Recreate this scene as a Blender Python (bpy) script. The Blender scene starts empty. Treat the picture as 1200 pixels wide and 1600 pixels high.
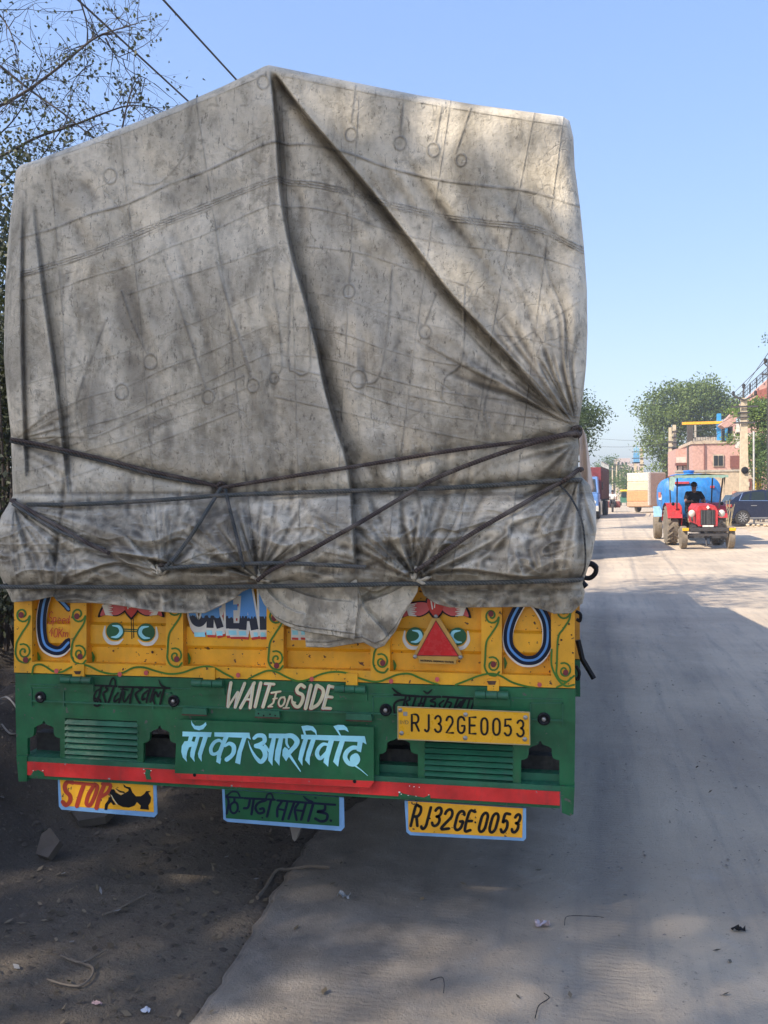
import bpy, math, random
import numpy as np
from mathutils import Vector, Matrix, noise as mnoise
from mathutils.geometry import tessellate_polygon
random.seed(7)
rng = np.random.default_rng(11)
SC = bpy.context.scene
COL = SC.collection
# ------------------------------------------------------------------ camera
YAW, PITCH, ROLL = -0.2062, -0.0197, -0.0108
CAM = np.array([1.1666, -3.4806, 1.65])
FOC = 1450.0
def _rot(yaw, pitch, roll):
    cy, sy = math.cos(yaw), math.sin(yaw); cp, sp = math.cos(pitch), math.sin(pitch)
    f = np.array([sy*cp, cy*cp, sp]); r = np.array([cy, -sy, 0.0]); u = np.cross(r, f)
    cr, sr = math.cos(roll), math.sin(roll)
    return cr*r+sr*u, -sr*r+cr*u, f
RV, UV, FV = _rot(YAW, PITCH, ROLL)
cam = bpy.data.cameras.new('camera'); cam_o = bpy.data.objects.new('camera', cam); COL.objects.link(cam_o)
cam.sensor_fit = 'VERTICAL'; cam.sensor_height = 24; cam.sensor_width = 18
cam.lens = FOC/1600*24
cam.clip_start = 0.05; cam.clip_end = 3000
M = Matrix.Identity(4)
for i in range(3):
    M[i][0] = RV[i]; M[i][1] = UV[i]; M[i][2] = -FV[i]; M[i][3] = CAM[i]
cam_o.matrix_world = M
SC.camera = cam_o
# ------------------------------------------------------------------ light
SUN_DIR = np.array([-0.565, -0.515, 0.645]); SUN_DIR /= np.linalg.norm(SUN_DIR)   # towards the sun
SUN_EL = math.asin(SUN_DIR[2])
SKY_V = 1.43
W = bpy.data.worlds.new('World'); SC.world = W; W.use_nodes = True
nt = W.node_tree; bg = nt.nodes['Background']
sky = nt.nodes.new('ShaderNodeTexSky'); sky.sky_type = 'NISHITA'; sky.sun_disc = False
sky.sun_elevation = SUN_EL; sky.sun_rotation = math.atan2(SUN_DIR[0], SUN_DIR[1])
sky.air_density = 1.0; sky.dust_density = 0.9; sky.ozone_density = 2.0; sky.altitude = 200
gam = nt.nodes.new('ShaderNodeGamma'); gam.inputs[1].default_value = 0.40
hs = nt.nodes.new('ShaderNodeHueSaturation'); hs.inputs['Saturation'].default_value = 1.95; hs.inputs['Hue'].default_value = 0.518; hs.inputs['Value'].default_value = SKY_V
nt.links.new(sky.outputs[0], gam.inputs[0]); nt.links.new(gam.outputs[0], hs.inputs['Color']); nt.links.new(hs.outputs[0], bg.inputs[0]); bg.inputs[1].default_value = 0.15
sl = bpy.data.lights.new('sun', 'SUN'); so = bpy.data.objects.new('sun', sl); COL.objects.link(so)
sl.energy = 2.9; sl.angle = math.radians(0.53); sl.color = (1.0, 0.90, 0.76)
so.rotation_euler = Vector(SUN_DIR).to_track_quat('Z', 'Y').to_euler(); so.location = (-20, -20, 30)
SC.view_settings.view_transform = 'Standard'; SC.view_settings.look = 'None'
SC.view_settings.gamma = 1; SC.view_settings.use_curve_mapping = False
SC.view_settings.exposure = 1.6
SC.cycles.max_bounces = 6; SC.cycles.diffuse_bounces = 4; SC.cycles.transparent_max_bounces = 4
# ------------------------------------------------------------------ picture measurements -> places
def ray(px, py):
    d = ((px-600)/FOC)*RV - ((py-800)/FOC)*UV + FV
    return d
def P(px, py, y):
    d = ray(px, py); t = (y-CAM[1])/d[1]
    return CAM + t*d
def G(px, py, z=0.0):
    d = ray(px, py); t = (z-CAM[2])/d[2]
    return CAM + t*d
def Pa(PX, PY, Yw):                         # arrays
    PX = np.asarray(PX, float); PY = np.asarray(PY, float)
    d = ((PX-600)/FOC)[..., None]*RV - ((PY-800)/FOC)[..., None]*UV + FV
    t = (Yw-CAM[1])/d[..., 1]
    return CAM + t[..., None]*d
# ------------------------------------------------------------------ helpers
def link(o, parent=None):
    COL.objects.link(o)
    if parent is not None: o.parent = parent
    return o
def tag(o, label=None, cat=None, group=None, kind=None):
    if label: o['label'] = label
    if cat: o['category'] = cat
    if group: o['group'] = group
    if kind: o['kind'] = kind
    return o
def empty(name, loc=(0, 0, 0), rz=0.0):
    o = bpy.data.objects.new(name, None); o.location = loc; o.rotation_euler = (0, 0, rz)
    o.empty_display_size = 0.2
    return link(o)
class MB:
    def __init__(s): s.v = []; s.f = []; s.m = []
    def add(s, vs, fs, mi=0):
        n = len(s.v); s.v.extend([tuple(map(float, v)) for v in vs])
        for f in fs: s.f.append(tuple(n+i for i in f)); s.m.append(mi)
    def box(s, x0, x1, y0, y1, z0, z1, mi=0, bev=0.0):
        if bev > 0:
            b = min(bev, abs(x1-x0)*.45, abs(y1-y0)*.45, abs(z1-z0)*.45)
            vs = []; idx = {}
            for sx in (0, 1):
                for sy in (0, 1):
                    for sz in (0, 1):
                        X = (x0, x1)[sx]; Y = (y0, y1)[sy]; Z = (z0, z1)[sz]
                        ix = X+(b if sx == 0 else -b); iy = Y+(b if sy == 0 else -b); iz = Z+(b if sz == 0 else -b)
                        idx[(sx, sy, sz)] = len(vs)
                        vs += [(X, iy, iz), (ix, Y, iz), (ix, iy, Z)]
            I = lambda a, b_, c, k: idx[(a, b_, c)]+k
            fs = []
            for a in (0, 1):
                fs.append([I(a, 0, 0, 0), I(a, 1, 0, 0), I(a, 1, 1, 0), I(a, 0, 1, 0)][::(1 if a else -1)])
                fs.append([I(0, a, 0, 1), I(1, a, 0, 1), I(1, a, 1, 1), I(0, a, 1, 1)][::(-1 if a else 1)])
                fs.append([I(0, 0, a, 2), I(1, 0, a, 2), I(1, 1, a, 2), I(0, 1, a, 2)][::(1 if a else -1)])
            for a in (0, 1):
                for c in (0, 1):
                    fs.append([I(0, a, c, 1), I(1, a, c, 1), I(1, a, c, 2), I(0, a, c, 2)])
                    fs.append([I(a, 0, c, 0), I(a, 1, c, 0), I(a, 1, c, 2), I(a, 0, c, 2)])
                    fs.append([I(a, c, 0, 0), I(a, c, 1, 0), I(a, c, 1, 1), I(a, c, 0, 1)])
            for a in (0, 1):
                for c in (0, 1):
                    for e in (0, 1):
                        fs.append([I(a, c, e, 0), I(a, c, e, 1), I(a, c, e, 2)])
            s.add(vs, fs, mi); return
        vs = [(x0, y0, z0), (x1, y0, z0), (x1, y1, z0), (x0, y1, z0), (x0, y0, z1), (x1, y0, z1), (x1, y1, z1), (x0, y1, z1)]
        s.add(vs, [(0, 3, 2, 1), (4, 5, 6, 7), (0, 1, 5, 4), (1, 2, 6, 5), (2, 3, 7, 6), (3, 0, 4, 7)], mi)
    def bar(s, p, q, w, h=None, mi=0):
        """box-section bar from p to q"""
        h = h or w; p = Vector(p); q = Vector(q); d = (q-p).normalized()
        a = d.cross(Vector((0, 0, 1)))
        if a.length < 1e-3: a = Vector((1, 0, 0))
        a.normalize(); b = a.cross(d)
        a = a*w/2; b = b*h/2
        vs = [p-a-b, p+a-b, p+a+b, p-a+b, q-a-b, q+a-b, q+a+b, q-a+b]
        s.add(vs, [(0, 3, 2, 1), (4, 5, 6, 7), (0, 1, 5, 4), (1, 2, 6, 5), (2, 3, 7, 6), (3, 0, 4, 7)], mi)
    def tube(s, pts, r, n=8, mi=0, caps=True):
        pts = [Vector(p) for p in pts]; m = len(pts)
        rs = r if hasattr(r, '__len__') else [r]*m
        up = None; rings = []
        for i, p in enumerate(pts):
            d = (pts[min(i+1, m-1)]-pts[max(i-1, 0)])
            if d.length < 1e-9: d = Vector((0, 0, 1))
            d.normalize()
            if up is None:
                up = Vector((0, 0, 1)) if abs(d.z) < .9 else Vector((1, 0, 0))
            a = d.cross(up); 
            if a.length < 1e-6: a = d.orthogonal()
            a.normalize(); up = a.cross(d).normalized()
            rings.append([p+(a*math.cos(2*math.pi*k/n)+up*math.sin(2*math.pi*k/n))*rs[i] for k in range(n)])
        vs = [v for rg in rings for v in rg]; fs = []
        for i in range(m-1):
            for k in range(n):
                a0 = i*n+k; a1 = i*n+(k+1) % n
                fs.append((a0, a1, a1+n, a0+n))
        if caps:
            fs.append(tuple(range(n-1, -1, -1))); fs.append(tuple((m-1)*n+k for k in range(n)))
        s.add(vs, fs, mi)
    def lathe(s, c, axis, prof, n=24, mi=0):
        """prof: list of (radius, distance along axis)"""
        c = Vector(c); ax = Vector(axis).normalized(); a = ax.orthogonal().normalized(); b = ax.cross(a)
        vs = []; fs = []
        for r, h in prof:
            for k in range(n):
                t = 2*math.pi*k/n
                vs.append(c+ax*h+(a*math.cos(t)+b*math.sin(t))*r)
        m = len(prof)
        for i in range(m-1):
            for k in range(n):
                a0 = i*n+k; a1 = i*n+(k+1) % n
                fs.append((a0, a1, a1+n, a0+n))
        s.add(vs, fs, mi)
        if prof[0][0] > 1e-4: s.f.append(tuple(len(s.v)-m*n+k for k in range(n-1, -1, -1))); s.m.append(mi)
        if prof[-1][0] > 1e-4: s.f.append(tuple(len(s.v)-n+k for k in range(n))); s.m.append(mi)
    def poly(s, pts3, back=None, mi=0):
        """planar polygon (3D points) triangulated; with `back` (vector) extruded that way"""
        tr = tessellate_polygon([[Vector(p) for p in pts3]])
        n = len(pts3)
        if back is None:
            s.add(pts3, [tuple(t) for t in tr], mi); return
        bk = np.array(back, float)
        vs = [np.array(p) for p in pts3]+[np.array(p)+bk for p in pts3]
        fs = [tuple(t) for t in tr]+[tuple(n+i for i in t[::-1]) for t in tr]
        fs += [(i, (i+1) % n, n+(i+1) % n, n+i) for i in range(n)]
        s.add(vs, fs, mi)
    def build(s, name, mat, parent=None, smooth=False, loc=None, fixn=True):
        me = bpy.data.meshes.new(name); me.from_pydata(s.v, [], s.f)
        for m in (mat if isinstance(mat, (list, tuple)) else [mat]): me.materials.append(m)
        if any(s.m): me.polygons.foreach_set('material_index', s.m)
        if fixn:
            import bmesh
            bm = bmesh.new(); bm.from_mesh(me); bmesh.ops.recalc_face_normals(bm, faces=bm.faces); bm.to_mesh(me); bm.free()
        if smooth:
            me.shade_smooth()
            try: me.set_sharp_from_angle(angle=math.radians(40))
            except Exception: pass
        me.update()
        o = bpy.data.objects.new(name, me)
        if loc is not None: o.location = loc
        return link(o, parent)
def np_mesh(name, V, Fq, mat, parent=None, smooth=False, attrs=None, uv=None):
    """V (n,3), Fq (m,k) numpy arrays"""
    me = bpy.data.meshes.new(name)
    n, (m, k) = len(V), Fq.shape
    me.vertices.add(n); me.vertices.foreach_set('co', np.asarray(V, np.float32).ravel())
    me.loops.add(m*k); me.loops.foreach_set('vertex_index', np.asarray(Fq, np.int32).ravel())
    me.polygons.add(m); me.polygons.foreach_set('loop_start', np.arange(0, m*k, k, dtype=np.int32))
    me.update(calc_edges=True)
    if smooth: me.polygons.foreach_set('use_smooth', np.ones(m, bool))
    for nm, arr in (attrs or {}).items():
        a = me.attributes.new(nm, 'FLOAT', 'POINT'); a.data.foreach_set('value', np.asarray(arr, np.float32).ravel())
    for q in (mat if isinstance(mat, (list, tuple)) else [mat]): me.materials.append(q)
    me.validate(); me.update()
    o = bpy.data.objects.new(name, me)
    return link(o, parent)
def grid_faces(nr, nc, off=0):
    i, j = np.meshgrid(np.arange(nr-1), np.arange(nc-1), indexing='ij')
    a = (i*nc+j).ravel()+off
    return np.stack([a, a+nc, a+nc+1, a+1], 1)
def sm(x, a, b):
    t = np.clip((x-a)/(b-a), 0, 1); return t*t*(3-2*t)
# value noise, vectorised
_perm = rng.random((256, 256))
def vnoise(x, y, seed=0):
    x = np.asarray(x, float)+seed*17.3; y = np.asarray(y, float)+seed*9.7
    xi = np.floor(x).astype(int); yi = np.floor(y).astype(int); fx = x-xi; fy = y-yi
    fx = fx*fx*(3-2*fx); fy = fy*fy*(3-2*fy)
    g = lambda a, b: _perm[a & 255, b & 255]
    return ((g(xi, yi)*(1-fx)+g(xi+1, yi)*fx)*(1-fy)+(g(xi, yi+1)*(1-fx)+g(xi+1, yi+1)*fx)*fy)*2-1
def fbm(x, y, oct=4, seed=0, gain=.5):
    s = 0; a = 1; t = 0
    for k in range(oct):
        s = s+a*vnoise(x*2**k, y*2**k, seed+k); t += a; a *= gain
    return s/t
def catmull(pts, per=8):
    pts = [np.array(p, float) for p in pts]
    if len(pts) < 3:
        return [pts[0]+(pts[-1]-pts[0])*i/per for i in range(per+1)]
    P_ = [2*pts[0]-pts[1]]+pts+[2*pts[-1]-pts[-2]]
    out = []
    for i in range(1, len(P_)-2):
        p0, p1, p2, p3 = P_[i-1:i+3]
        for k in range(per):
            t = k/per
            out.append(.5*((2*p1)+(-p0+p2)*t+(2*p0-5*p1+4*p2-p3)*t*t+(-p0+3*p1-3*p2+p3)*t**3))
    out.append(pts[-1]); return out
# ------------------------------------------------------------------ materials
def new_mat(name):
    m = bpy.data.materials.new(name); m.use_nodes = True
    return m, m.node_tree, m.node_tree.nodes['Principled BSDF']
def N(nt, typ, **kw):
    n = nt.nodes.new(typ)
    for k, v in kw.items():
        if k.startswith('i_'):
            key = k[2:]; key = int(key) if key.isdigit() else key.replace('_', ' ')
            n.inputs[key].default_value = v
        else: setattr(n, k, v)
    return n
def tc(nt, scale=(1, 1, 1), world=False):
    t = nt.nodes.new('ShaderNodeNewGeometry') if world else nt.nodes.new('ShaderNodeTexCoord')
    mp = nt.nodes.new('ShaderNodeMapping'); mp.inputs['Scale'].default_value = scale
    nt.links.new(t.outputs['Position' if world else 'Object'], mp.inputs[0]); return mp.outputs[0]
def noise(nt, vec, scale, detail=4, rough=.55):
    n = N(nt, 'ShaderNodeTexNoise', i_Scale=scale, i_Detail=detail, i_Roughness=rough)
    nt.links.new(vec, n.inputs['Vector']); return n.outputs['Fac']
def ramp(nt, fac, a, b, c0=0.0, c1=1.0):
    r = N(nt, 'ShaderNodeMapRange', interpolation_type='SMOOTHSTEP')
    r.inputs['From Min'].default_value = a; r.inputs['From Max'].default_value = b
    r.inputs['To Min'].default_value = c0; r.inputs['To Max'].default_value = c1
    nt.links.new(fac, r.inputs['Value']); return r.outputs['Result']
def mix(nt, fac, a, b, mode='MIX'):
    m = N(nt, 'ShaderNodeMix', data_type='RGBA', blend_type=mode)
    for s, v in (('Factor', fac), ('A', a), ('B', b)):
        i = [q for q in m.inputs if q.name == s and (q.type == 'RGBA' or s == 'Factor')][0]
        if hasattr(v, 'links'): nt.links.new(v, i)
        elif s == 'Factor': i.default_value = v
        else: i.default_value = (*v, 1) if len(v) == 3 else v
    return [q for q in m.outputs if q.type == 'RGBA'][0]
def mathn(nt, op, a, b=None):
    m = N(nt, 'ShaderNodeMath', operation=op)
    for i, v in enumerate((a, b)):
        if v is None: continue
        if hasattr(v, 'links'): nt.links.new(v, m.inputs[i])
        else: m.inputs[i].default_value = v
    return m.outputs[0]
def bump(nt, bs, h, strength=.3, dist=.01):
    b = N(nt, 'ShaderNodeBump', i_Strength=strength, i_Distance=dist)
    nt.links.new(h, b.inputs['Height']); nt.links.new(b.outputs[0], bs.inputs['Normal'])
def paint(name, col, rough=.45, var=.12, dirt=.35, dirtcol=(.16, .13, .10), chip=0.0, chipcol=(.10, .05, .03), scale=6, metal=0, bumpst=.06):
    m, nt, bs = new_mat(name)
    v = tc(nt, world=False)
    n1 = noise(nt, v, scale, 5, .6); n2 = noise(nt, v, scale*7, 4, .6)
    dark = tuple(c*(1-var*1.6) for c in col); lite = tuple(min(1, c*(1+var)) for c in col)
    c = mix(nt, ramp(nt, n1, .3, .7), dark, lite)
    if dirt > 0:
        st = noise(nt, tc(nt, (5, 5, 1.2)), 3.1, 6, .7)
        c = mix(nt, mathn(nt, 'MULTIPLY', ramp(nt, st, .48, .78), dirt), c, dirtcol)
    if chip > 0:
        c = mix(nt, ramp(nt, n2, .74-chip*.12, .76-chip*.12), c, chipcol)
    nt.links.new(c, bs.inputs['Base Color'])
    rr = ramp(nt, n2, .3, .7, max(.05, rough-.12), min(1, rough+.18)); nt.links.new(rr, bs.inputs['Roughness'])
    bs.inputs['Metallic'].default_value = metal
    if bumpst: bump(nt, bs, n1, bumpst, .02)
    return m
def flat(name, col, rough=.6, metal=0):
    m, nt, bs = new_mat(name)
    v = tc(nt); n1 = noise(nt, v, 9, 4)
    c = mix(nt, ramp(nt, n1, .3, .7), tuple(k*.82 for k in col), tuple(min(1, k*1.1) for k in col))
    if max(col) < .04 and not metal: bs.inputs['Specular IOR Level'].default_value = .22
    nt.links.new(c, bs.inputs['Base Color']); bs.inputs['Roughness'].default_value = rough; bs.inputs['Metallic'].default_value = metal
    return m
# ------------------------------------------------------------------ ground, road, air
RD = np.array([0.036, 1.0])                 # the road's direction
_e0 = G(300, 1600)[:2]; _e1 = G(462, 1352)[:2]
def road_left(y):                           # x of the slab's broken left edge
    if y < 1.0:
        k = (_e1[0]-_e0[0])/(_e1[1]-_e0[1]); return _e0[0]+k*(y-_e0[1])
    k = (_e1[0]-_e0[0])/(_e1[1]-_e0[1]); x1 = _e0[0]+k*(1.0-_e0[1])
    return x1+0.30*min(y-1, 2)+0.036*(y-1)
def soil_material():
    m, nt, bs = new_mat('dry_soil')
    v = tc(nt, world=True)
    n1 = noise(nt, v, .7, 6, .6); n2 = noise(nt, v, 9, 8, .7); n3 = noise(nt, v, 60, 5, .7)
    a = N(nt, 'ShaderNodeAttribute', attribute_name='damp')
    c = mix(nt, ramp(nt, n1, .3, .7), (.12, .096, .070), (.21, .17, .122))
    c = mix(nt, mathn(nt, 'MULTIPLY', ramp(nt, n2, .42, .7), .55), c, (.10, .078, .058))
    c = mix(nt, a.outputs['Fac'], c, (.060, .050, .042))
    c = mix(nt, mathn(nt, 'MULTIPLY', ramp(nt, n3, .60, .68), .5), c, (.27, .24, .20))
    nt.links.new(c, bs.inputs['Base Color']); bs.inputs['Roughness'].default_value = .95
    h = mathn(nt, 'ADD', mathn(nt, 'MULTIPLY', n2, .8), mathn(nt, 'MULTIPLY', n3, .35))
    bump(nt, bs, h, .9, .05)
    return m
def road_material():
    m, nt, bs = new_mat('dusty_road')
    v = tc(nt, world=True)
    n1 = noise(nt, v, .55, 6, .62); n2 = noise(nt, v, 5, 6, .65); n3 = noise(nt, v, 90, 4, .75)
    long = noise(nt, tc(nt, (7, .5, 1), True), 1.4, 6, .6)
    c = mix(nt, ramp(nt, n1, .32, .68), (.46, .365, .265), (.62, .505, .365))
    c = mix(nt, mathn(nt, 'MULTIPLY', ramp(nt, long, .45, .75), .50), c, (.25, .225, .20))
    c = mix(nt, mathn(nt, 'MULTIPLY', ramp(nt, n2, .5, .75), .45), c, (.55, .485, .40))
    c = mix(nt, mathn(nt, 'MULTIPLY', ramp(nt, n3, .60, .70), .5), c, (.12, .11, .10))
    st = noise(nt, v, 2.3, 3, .5)
    c = mix(nt, mathn(nt, 'MULTIPLY', ramp(nt, st, .68, .74), .35), c, (.11, .10, .095))
    a = N(nt, 'ShaderNodeAttribute', attribute_name='wear')
    c = mix(nt, mathn(nt, 'MULTIPLY', a.outputs['Fac'], .7), c, (.17, .15, .13))
    g = N(nt, 'ShaderNodeAttribute', attribute_name='shade_grime')
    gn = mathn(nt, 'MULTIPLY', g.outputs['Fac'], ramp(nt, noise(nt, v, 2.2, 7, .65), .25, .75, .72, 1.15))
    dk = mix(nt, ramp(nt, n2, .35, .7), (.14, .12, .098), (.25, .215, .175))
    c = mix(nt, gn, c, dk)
    c = mix(nt, mathn(nt, 'MULTIPLY', ramp(nt, noise(nt, v, 38, 5, .8), .60, .67), .5), c, (.07, .062, .055))
    c = mix(nt, mathn(nt, 'MULTIPLY', ramp(nt, noise(nt, tc(nt, (1, 1.3, 1), True), 27, 5, .8), .62, .68), .4), c, (.50, .46, .40))
    nt.links.new(c, bs.inputs['Base Color'])
    nt.links.new(ramp(nt, n2, .3, .7, .75, .95), bs.inputs['Roughness'])
    # faint cross tread marks left by tyres
    w = N(nt, 'ShaderNodeTexWave', wave_type='BANDS', bands_direction='Y', i_Scale=11.0, i_Distortion=5.0, i_Detail=4.0, i_Detail_Scale=1.5)
    nt.links.new(v, w.inputs['Vector'])
    tm = mathn(nt, 'MULTIPLY', w.outputs['Fac'], a.outputs['Fac'])
    h = mathn(nt, 'ADD', mathn(nt, 'ADD', mathn(nt, 'MULTIPLY', n2, .7), mathn(nt, 'MULTIPLY', n3, .35)), mathn(nt, 'MULTIPLY', tm, .13))
    bump(nt, bs, h, .8, .03)
    return m
M_SOIL = soil_material(); M_ROAD = road_material()
# soil: a fine patch near the truck, a coarse sheet to the horizon round it
gx = np.arange(-13, 5.001, .055); gy = np.arange(-6, 15.001, .055)
YY, XX = np.meshgrid(gy, gx, indexing='ij')
RL = np.vectorize(road_left)(YY)
side = RL-XX                                 # >0 on the soil side
bank = sm(-1.25-XX, 0, .9)*(.42+.13*np.sin(YY*.9+1))*sm(YY, -1.6, .4) + sm(-2.6-XX, 0, 4)*.8*sm(YY, -2, 2)
lump = fbm(XX*1.1, YY*1.1, 5, 3)*.09+np.maximum(0, fbm(XX*5, YY*5, 4, 8))*.05
ZS = -.022+sm(side, 0, .5)*(.012+lump*(.35+1.3*sm(-1.2-XX, 0, .6)))+bank*(1+.35*fbm(XX*2.5, YY*2.5, 4, 5))
edge_ridge = .03*np.exp(-((side-.06)/.06)**2)*(.5+.5*vnoise(YY*6, YY*0+2))
ZS = ZS+edge_ridge*(YY < 2)
ZS = np.where(side < -.25, -.05, ZS)
bnd = np.minimum(np.minimum(XX+13, 5-XX), np.minimum(YY+6, 15-YY))
ZS = ZS*sm(bnd, 0, .8)+(-.05)*(1-sm(bnd, 0, .8))
damp = np.clip(sm(-.55-XX-.15*YY, 0, 1.2)*.9*sm(YY+2.9, 0, 1.2)+.35*fbm(XX*1.5, YY*1.5, 4, 1)+.15, 0, 1)*(side > 0)
V = np.stack([XX, YY, ZS], -1).reshape(-1, 3)
near_n = len(V)
Fq = grid_faces(*XX.shape)
big = [-600, -13, 5, 600]; bigy = [-200, -6, 15, 1000]
cv = np.array([[x, y, -.05] for y in bigy for x in big]); cf = []
for i in range(3):
    for j in range(3):
        if i == 1 and j == 1: continue
        a = near_n+i*4+j; cf.append([a, a+1, a+5, a+4])
ground = np_mesh('ground', np.vstack([V, cv]), np.vstack([Fq[:, ::-1], np.array(cf)]), M_SOIL, smooth=True,
                 attrs={'damp': np.concatenate([damp.ravel(), np.zeros(len(cv))])})
tag(ground, kind='structure')
# road slab: fine near the camera; goes on to the far end
ys = np.concatenate([np.arange(-6, 9, .045), np.geomspace(9, 400, 90)])
nx = 260
RLs = np.array([road_left(y) for y in ys])+.03*vnoise(ys*3, ys*0)+.012*vnoise(ys*14, ys*0+5)
RR = 6.7+.036*ys+.25*vnoise(ys*.4, ys*0+9)
tt = np.linspace(0, 1, nx)**1.5
XR = RLs[:, None]+(RR-RLs)[:, None]*tt[None]
YR = np.repeat(ys[:, None], nx, 1)
def rut(c, w): return np.exp(-((XR-c-.036*YR)/w)**2)
wear = np.clip(.9*np.exp(-((XR-1.28-.02*YR)/.16)**2)*sm(YR, -2.6, -.6)+.8*np.exp(-((XR-.35-.25*(YR+1))/.18)**2)*sm(1.5-YR, 0, 1)*sm(YR, -2.4, -1)
     + .5*rut(2.0, .22)+.4*rut(3.4, .3), 0, 1)*(.6+.6*fbm(XR*2, YR*1.1, 4, 2))
wear = np.clip(wear, 0, 1)
shade_grime = np.clip((1-sm(XR-.02*YR, .35, 1.7))*(1-sm(YR, 2.5, 9))*.85+.03, 0, 1)  # contact shade round the truck's rear, put into the road colour
shade_grime = np.clip(np.maximum(shade_grime, 1.15*np.exp(-(XR-RLs[:, None])/.10))*(.85+.4*fbm(XR*1.6, YR*1.2, 4, 12)), 0, 1)  # plus real soil spread over the slab's left edge
ZR = .004+.010*fbm(XR*.8, YR*.8, 4, 6)-.010*wear+.004*fbm(XR*9, YR*9, 3, 7)
ZR[:, 0] -= .055; ZR[:, 1] -= .006+.012*np.abs(vnoise(ys*5, ys*0+4)); ZR[:, 2:6] -= .008*np.abs(vnoise(ys*3, ys*0+8))[:, None]
road = np_mesh('road', np.stack([XR, YR, ZR], -1).reshape(-1, 3), grid_faces(*XR.shape)[:, ::-1], M_ROAD, smooth=True, attrs={'wear': wear, 'shade_grime': shade_grime})
tag(road, kind='structure')
# sandy verge on the right-hand side
ys2 = np.geomspace(10, 210, 120)-6; us = np.linspace(0, 1, 60)
XS = (5.9+.036*ys2+.3*vnoise(ys2*.5, ys2*0+3))[:, None]+us[None]*14
YS = np.repeat(ys2[:, None], 60, 1)
ZV = -.02+.10*sm(us, 0, .12)[None]+.10*fbm(XS*.7, YS*.7, 4, 4)*sm(us, .02, .2)[None]
M_SAND, nt, bs = new_mat('pale_sand'); v = tc(nt, world=True)
c = mix(nt, ramp(nt, noise(nt, v, .8, 6), .3, .7), (.44, .34, .23), (.58, .47, .33)); c = mix(nt, mathn(nt, 'MULTIPLY', ramp(nt, noise(nt, v, 7, 6, .7), .5, .72), .5), c, (.28, .21, .14))
nt.links.new(c, bs.inputs['Base Color']); bs.inputs['Roughness'].default_value = .95; bump(nt, bs, noise(nt, v, 12, 6, .7), .6, .05)
verge = np_mesh('sandy_verge', np.stack([XS, YS, ZV], -1).reshape(-1, 3), grid_faces(*XS.shape)[:, ::-1], M_SAND, smooth=True); tag(verge, kind='structure')
# ------------------------------------------------------------------ the loaded truck
M_YEL = paint('yellow_enamel', (.90, .425, .018), .42, .12, .30, (.40, .24, .09), .8, (.09, .035, .02))
M_YEL2 = paint('yellow_enamel_shaded', (.70, .29, .018), .42, .12, .35, (.25, .12, .04), .55, (.09, .035, .02))  # darker copy of the yellow: shade of the post flanks painted in
M_GRN = paint('green_enamel', (.010, .125, .045), .42, .2, .40, (.075, .085, .06), .75, (.10, .10, .08))
M_GRN2 = paint('green_board', (.010, .120, .045), .42, .16, .28, (.07, .09, .065), .4, (.14, .13, .11))
M_GRNS = paint('green_slat', (.020, .135, .070), .42, .18, .4, (.10, .12, .09), .3, (.10, .10, .08))
M_RED = paint('red_enamel', (.72, .028, .026), .42, .16, .40, (.16, .05, .04), .35, (.30, .28, .26))
M_DARK = paint('chassis_black', (.022, .021, .020), .7, .2, .6, (.09, .075, .06))
M_RUST = paint('rusty_steel', (.10, .045, .028), .8, .3, .4)
M_STEEL = flat('dull_steel', (.35, .34, .33), .4, .8)
M_RUB = paint('dusty_rubber', (.030, .028, .027), .85, .2, .5, (.16, .13, .10))
M_PLATE = paint('plate_yellow', (.86, .43, .012), .35, .05, .12, (.4, .25, .1))
M_INK = flat('black_paint', (.010, .010, .012), .45)
M_NAVY = flat('navy_paint', (.006, .012, .035), .4)
M_BLUE = flat('sky_blue_paint', (.10, .30, .68), .4)
M_CYAN = flat('pale_cyan_paint', (.34, .76, .86), .4)
M_WHT = flat('white_paint', (.78, .74, .66), .45)
M_CRM = flat('cream_paint', (.74, .66, .42), .45)
M_VINE = flat('leaf_green_paint', (.05, .17, .012), .42)
M_DGR = flat('deep_green_paint', (.006, .10, .035), .4)
M_PNK = flat('pink_paint', (.62, .10, .10), .45)
M_RPT = flat('red_paint', (.58, .035, .022), .42)
M_LBL = flat('light_blue_border', (.20, .40, .66), .5)
M_MAR = flat('maroon_paint', (.20, .02, .03), .5)
M_REFL = paint('red_reflector', (.66, .018, .022), .22, .08, .15)
truck = empty('cargo_truck', (0, 0, 0))
tag(truck, 'yellow and green painted cargo truck seen from behind with a tarpaulin-covered load', 'truck')
def prism(mb, pts, y0, y1, mi=0):
    """outline measured in the photograph, standing at depth y0, pushed back to y1 along the truck"""
    p3 = [P(x, y, y0) for x, y in pts]
    mb.poly(p3, (0, y1-y0, 0), mi)
def part(name, mat, pts, y0, y1, parent=truck, label=None):
    mb = MB(); prism(mb, pts, y0, y1); o = mb.build(name, mat, parent)
    if label: o['label'] = label
    return o
def xz(px, py, y=0.0):
    q = P(px, py, y); return q[0], q[2]
# lines of the back in picture coordinates (x -> y)
L_top = lambda x: 905+.020*(x-22)
L_rail = lambda x: 1034+.0271*(x-50)
L_split = lambda x: 1052+.0282*(x-24)
L_low = lambda x: 1096.5+.0372*(x-24)        # lip under the green top beam
L_sill = lambda x: 1182+.0555*(x-42.5)
L_redt = lambda x: 1190+.0568*(x-42.5)
L_redb = lambda x: 1211+.0573*(x-42.5)
q = lambda a, b, f, g: [(a, f(a)), (b, f(b)), (b, g(b)), (a, g(a))]
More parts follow.
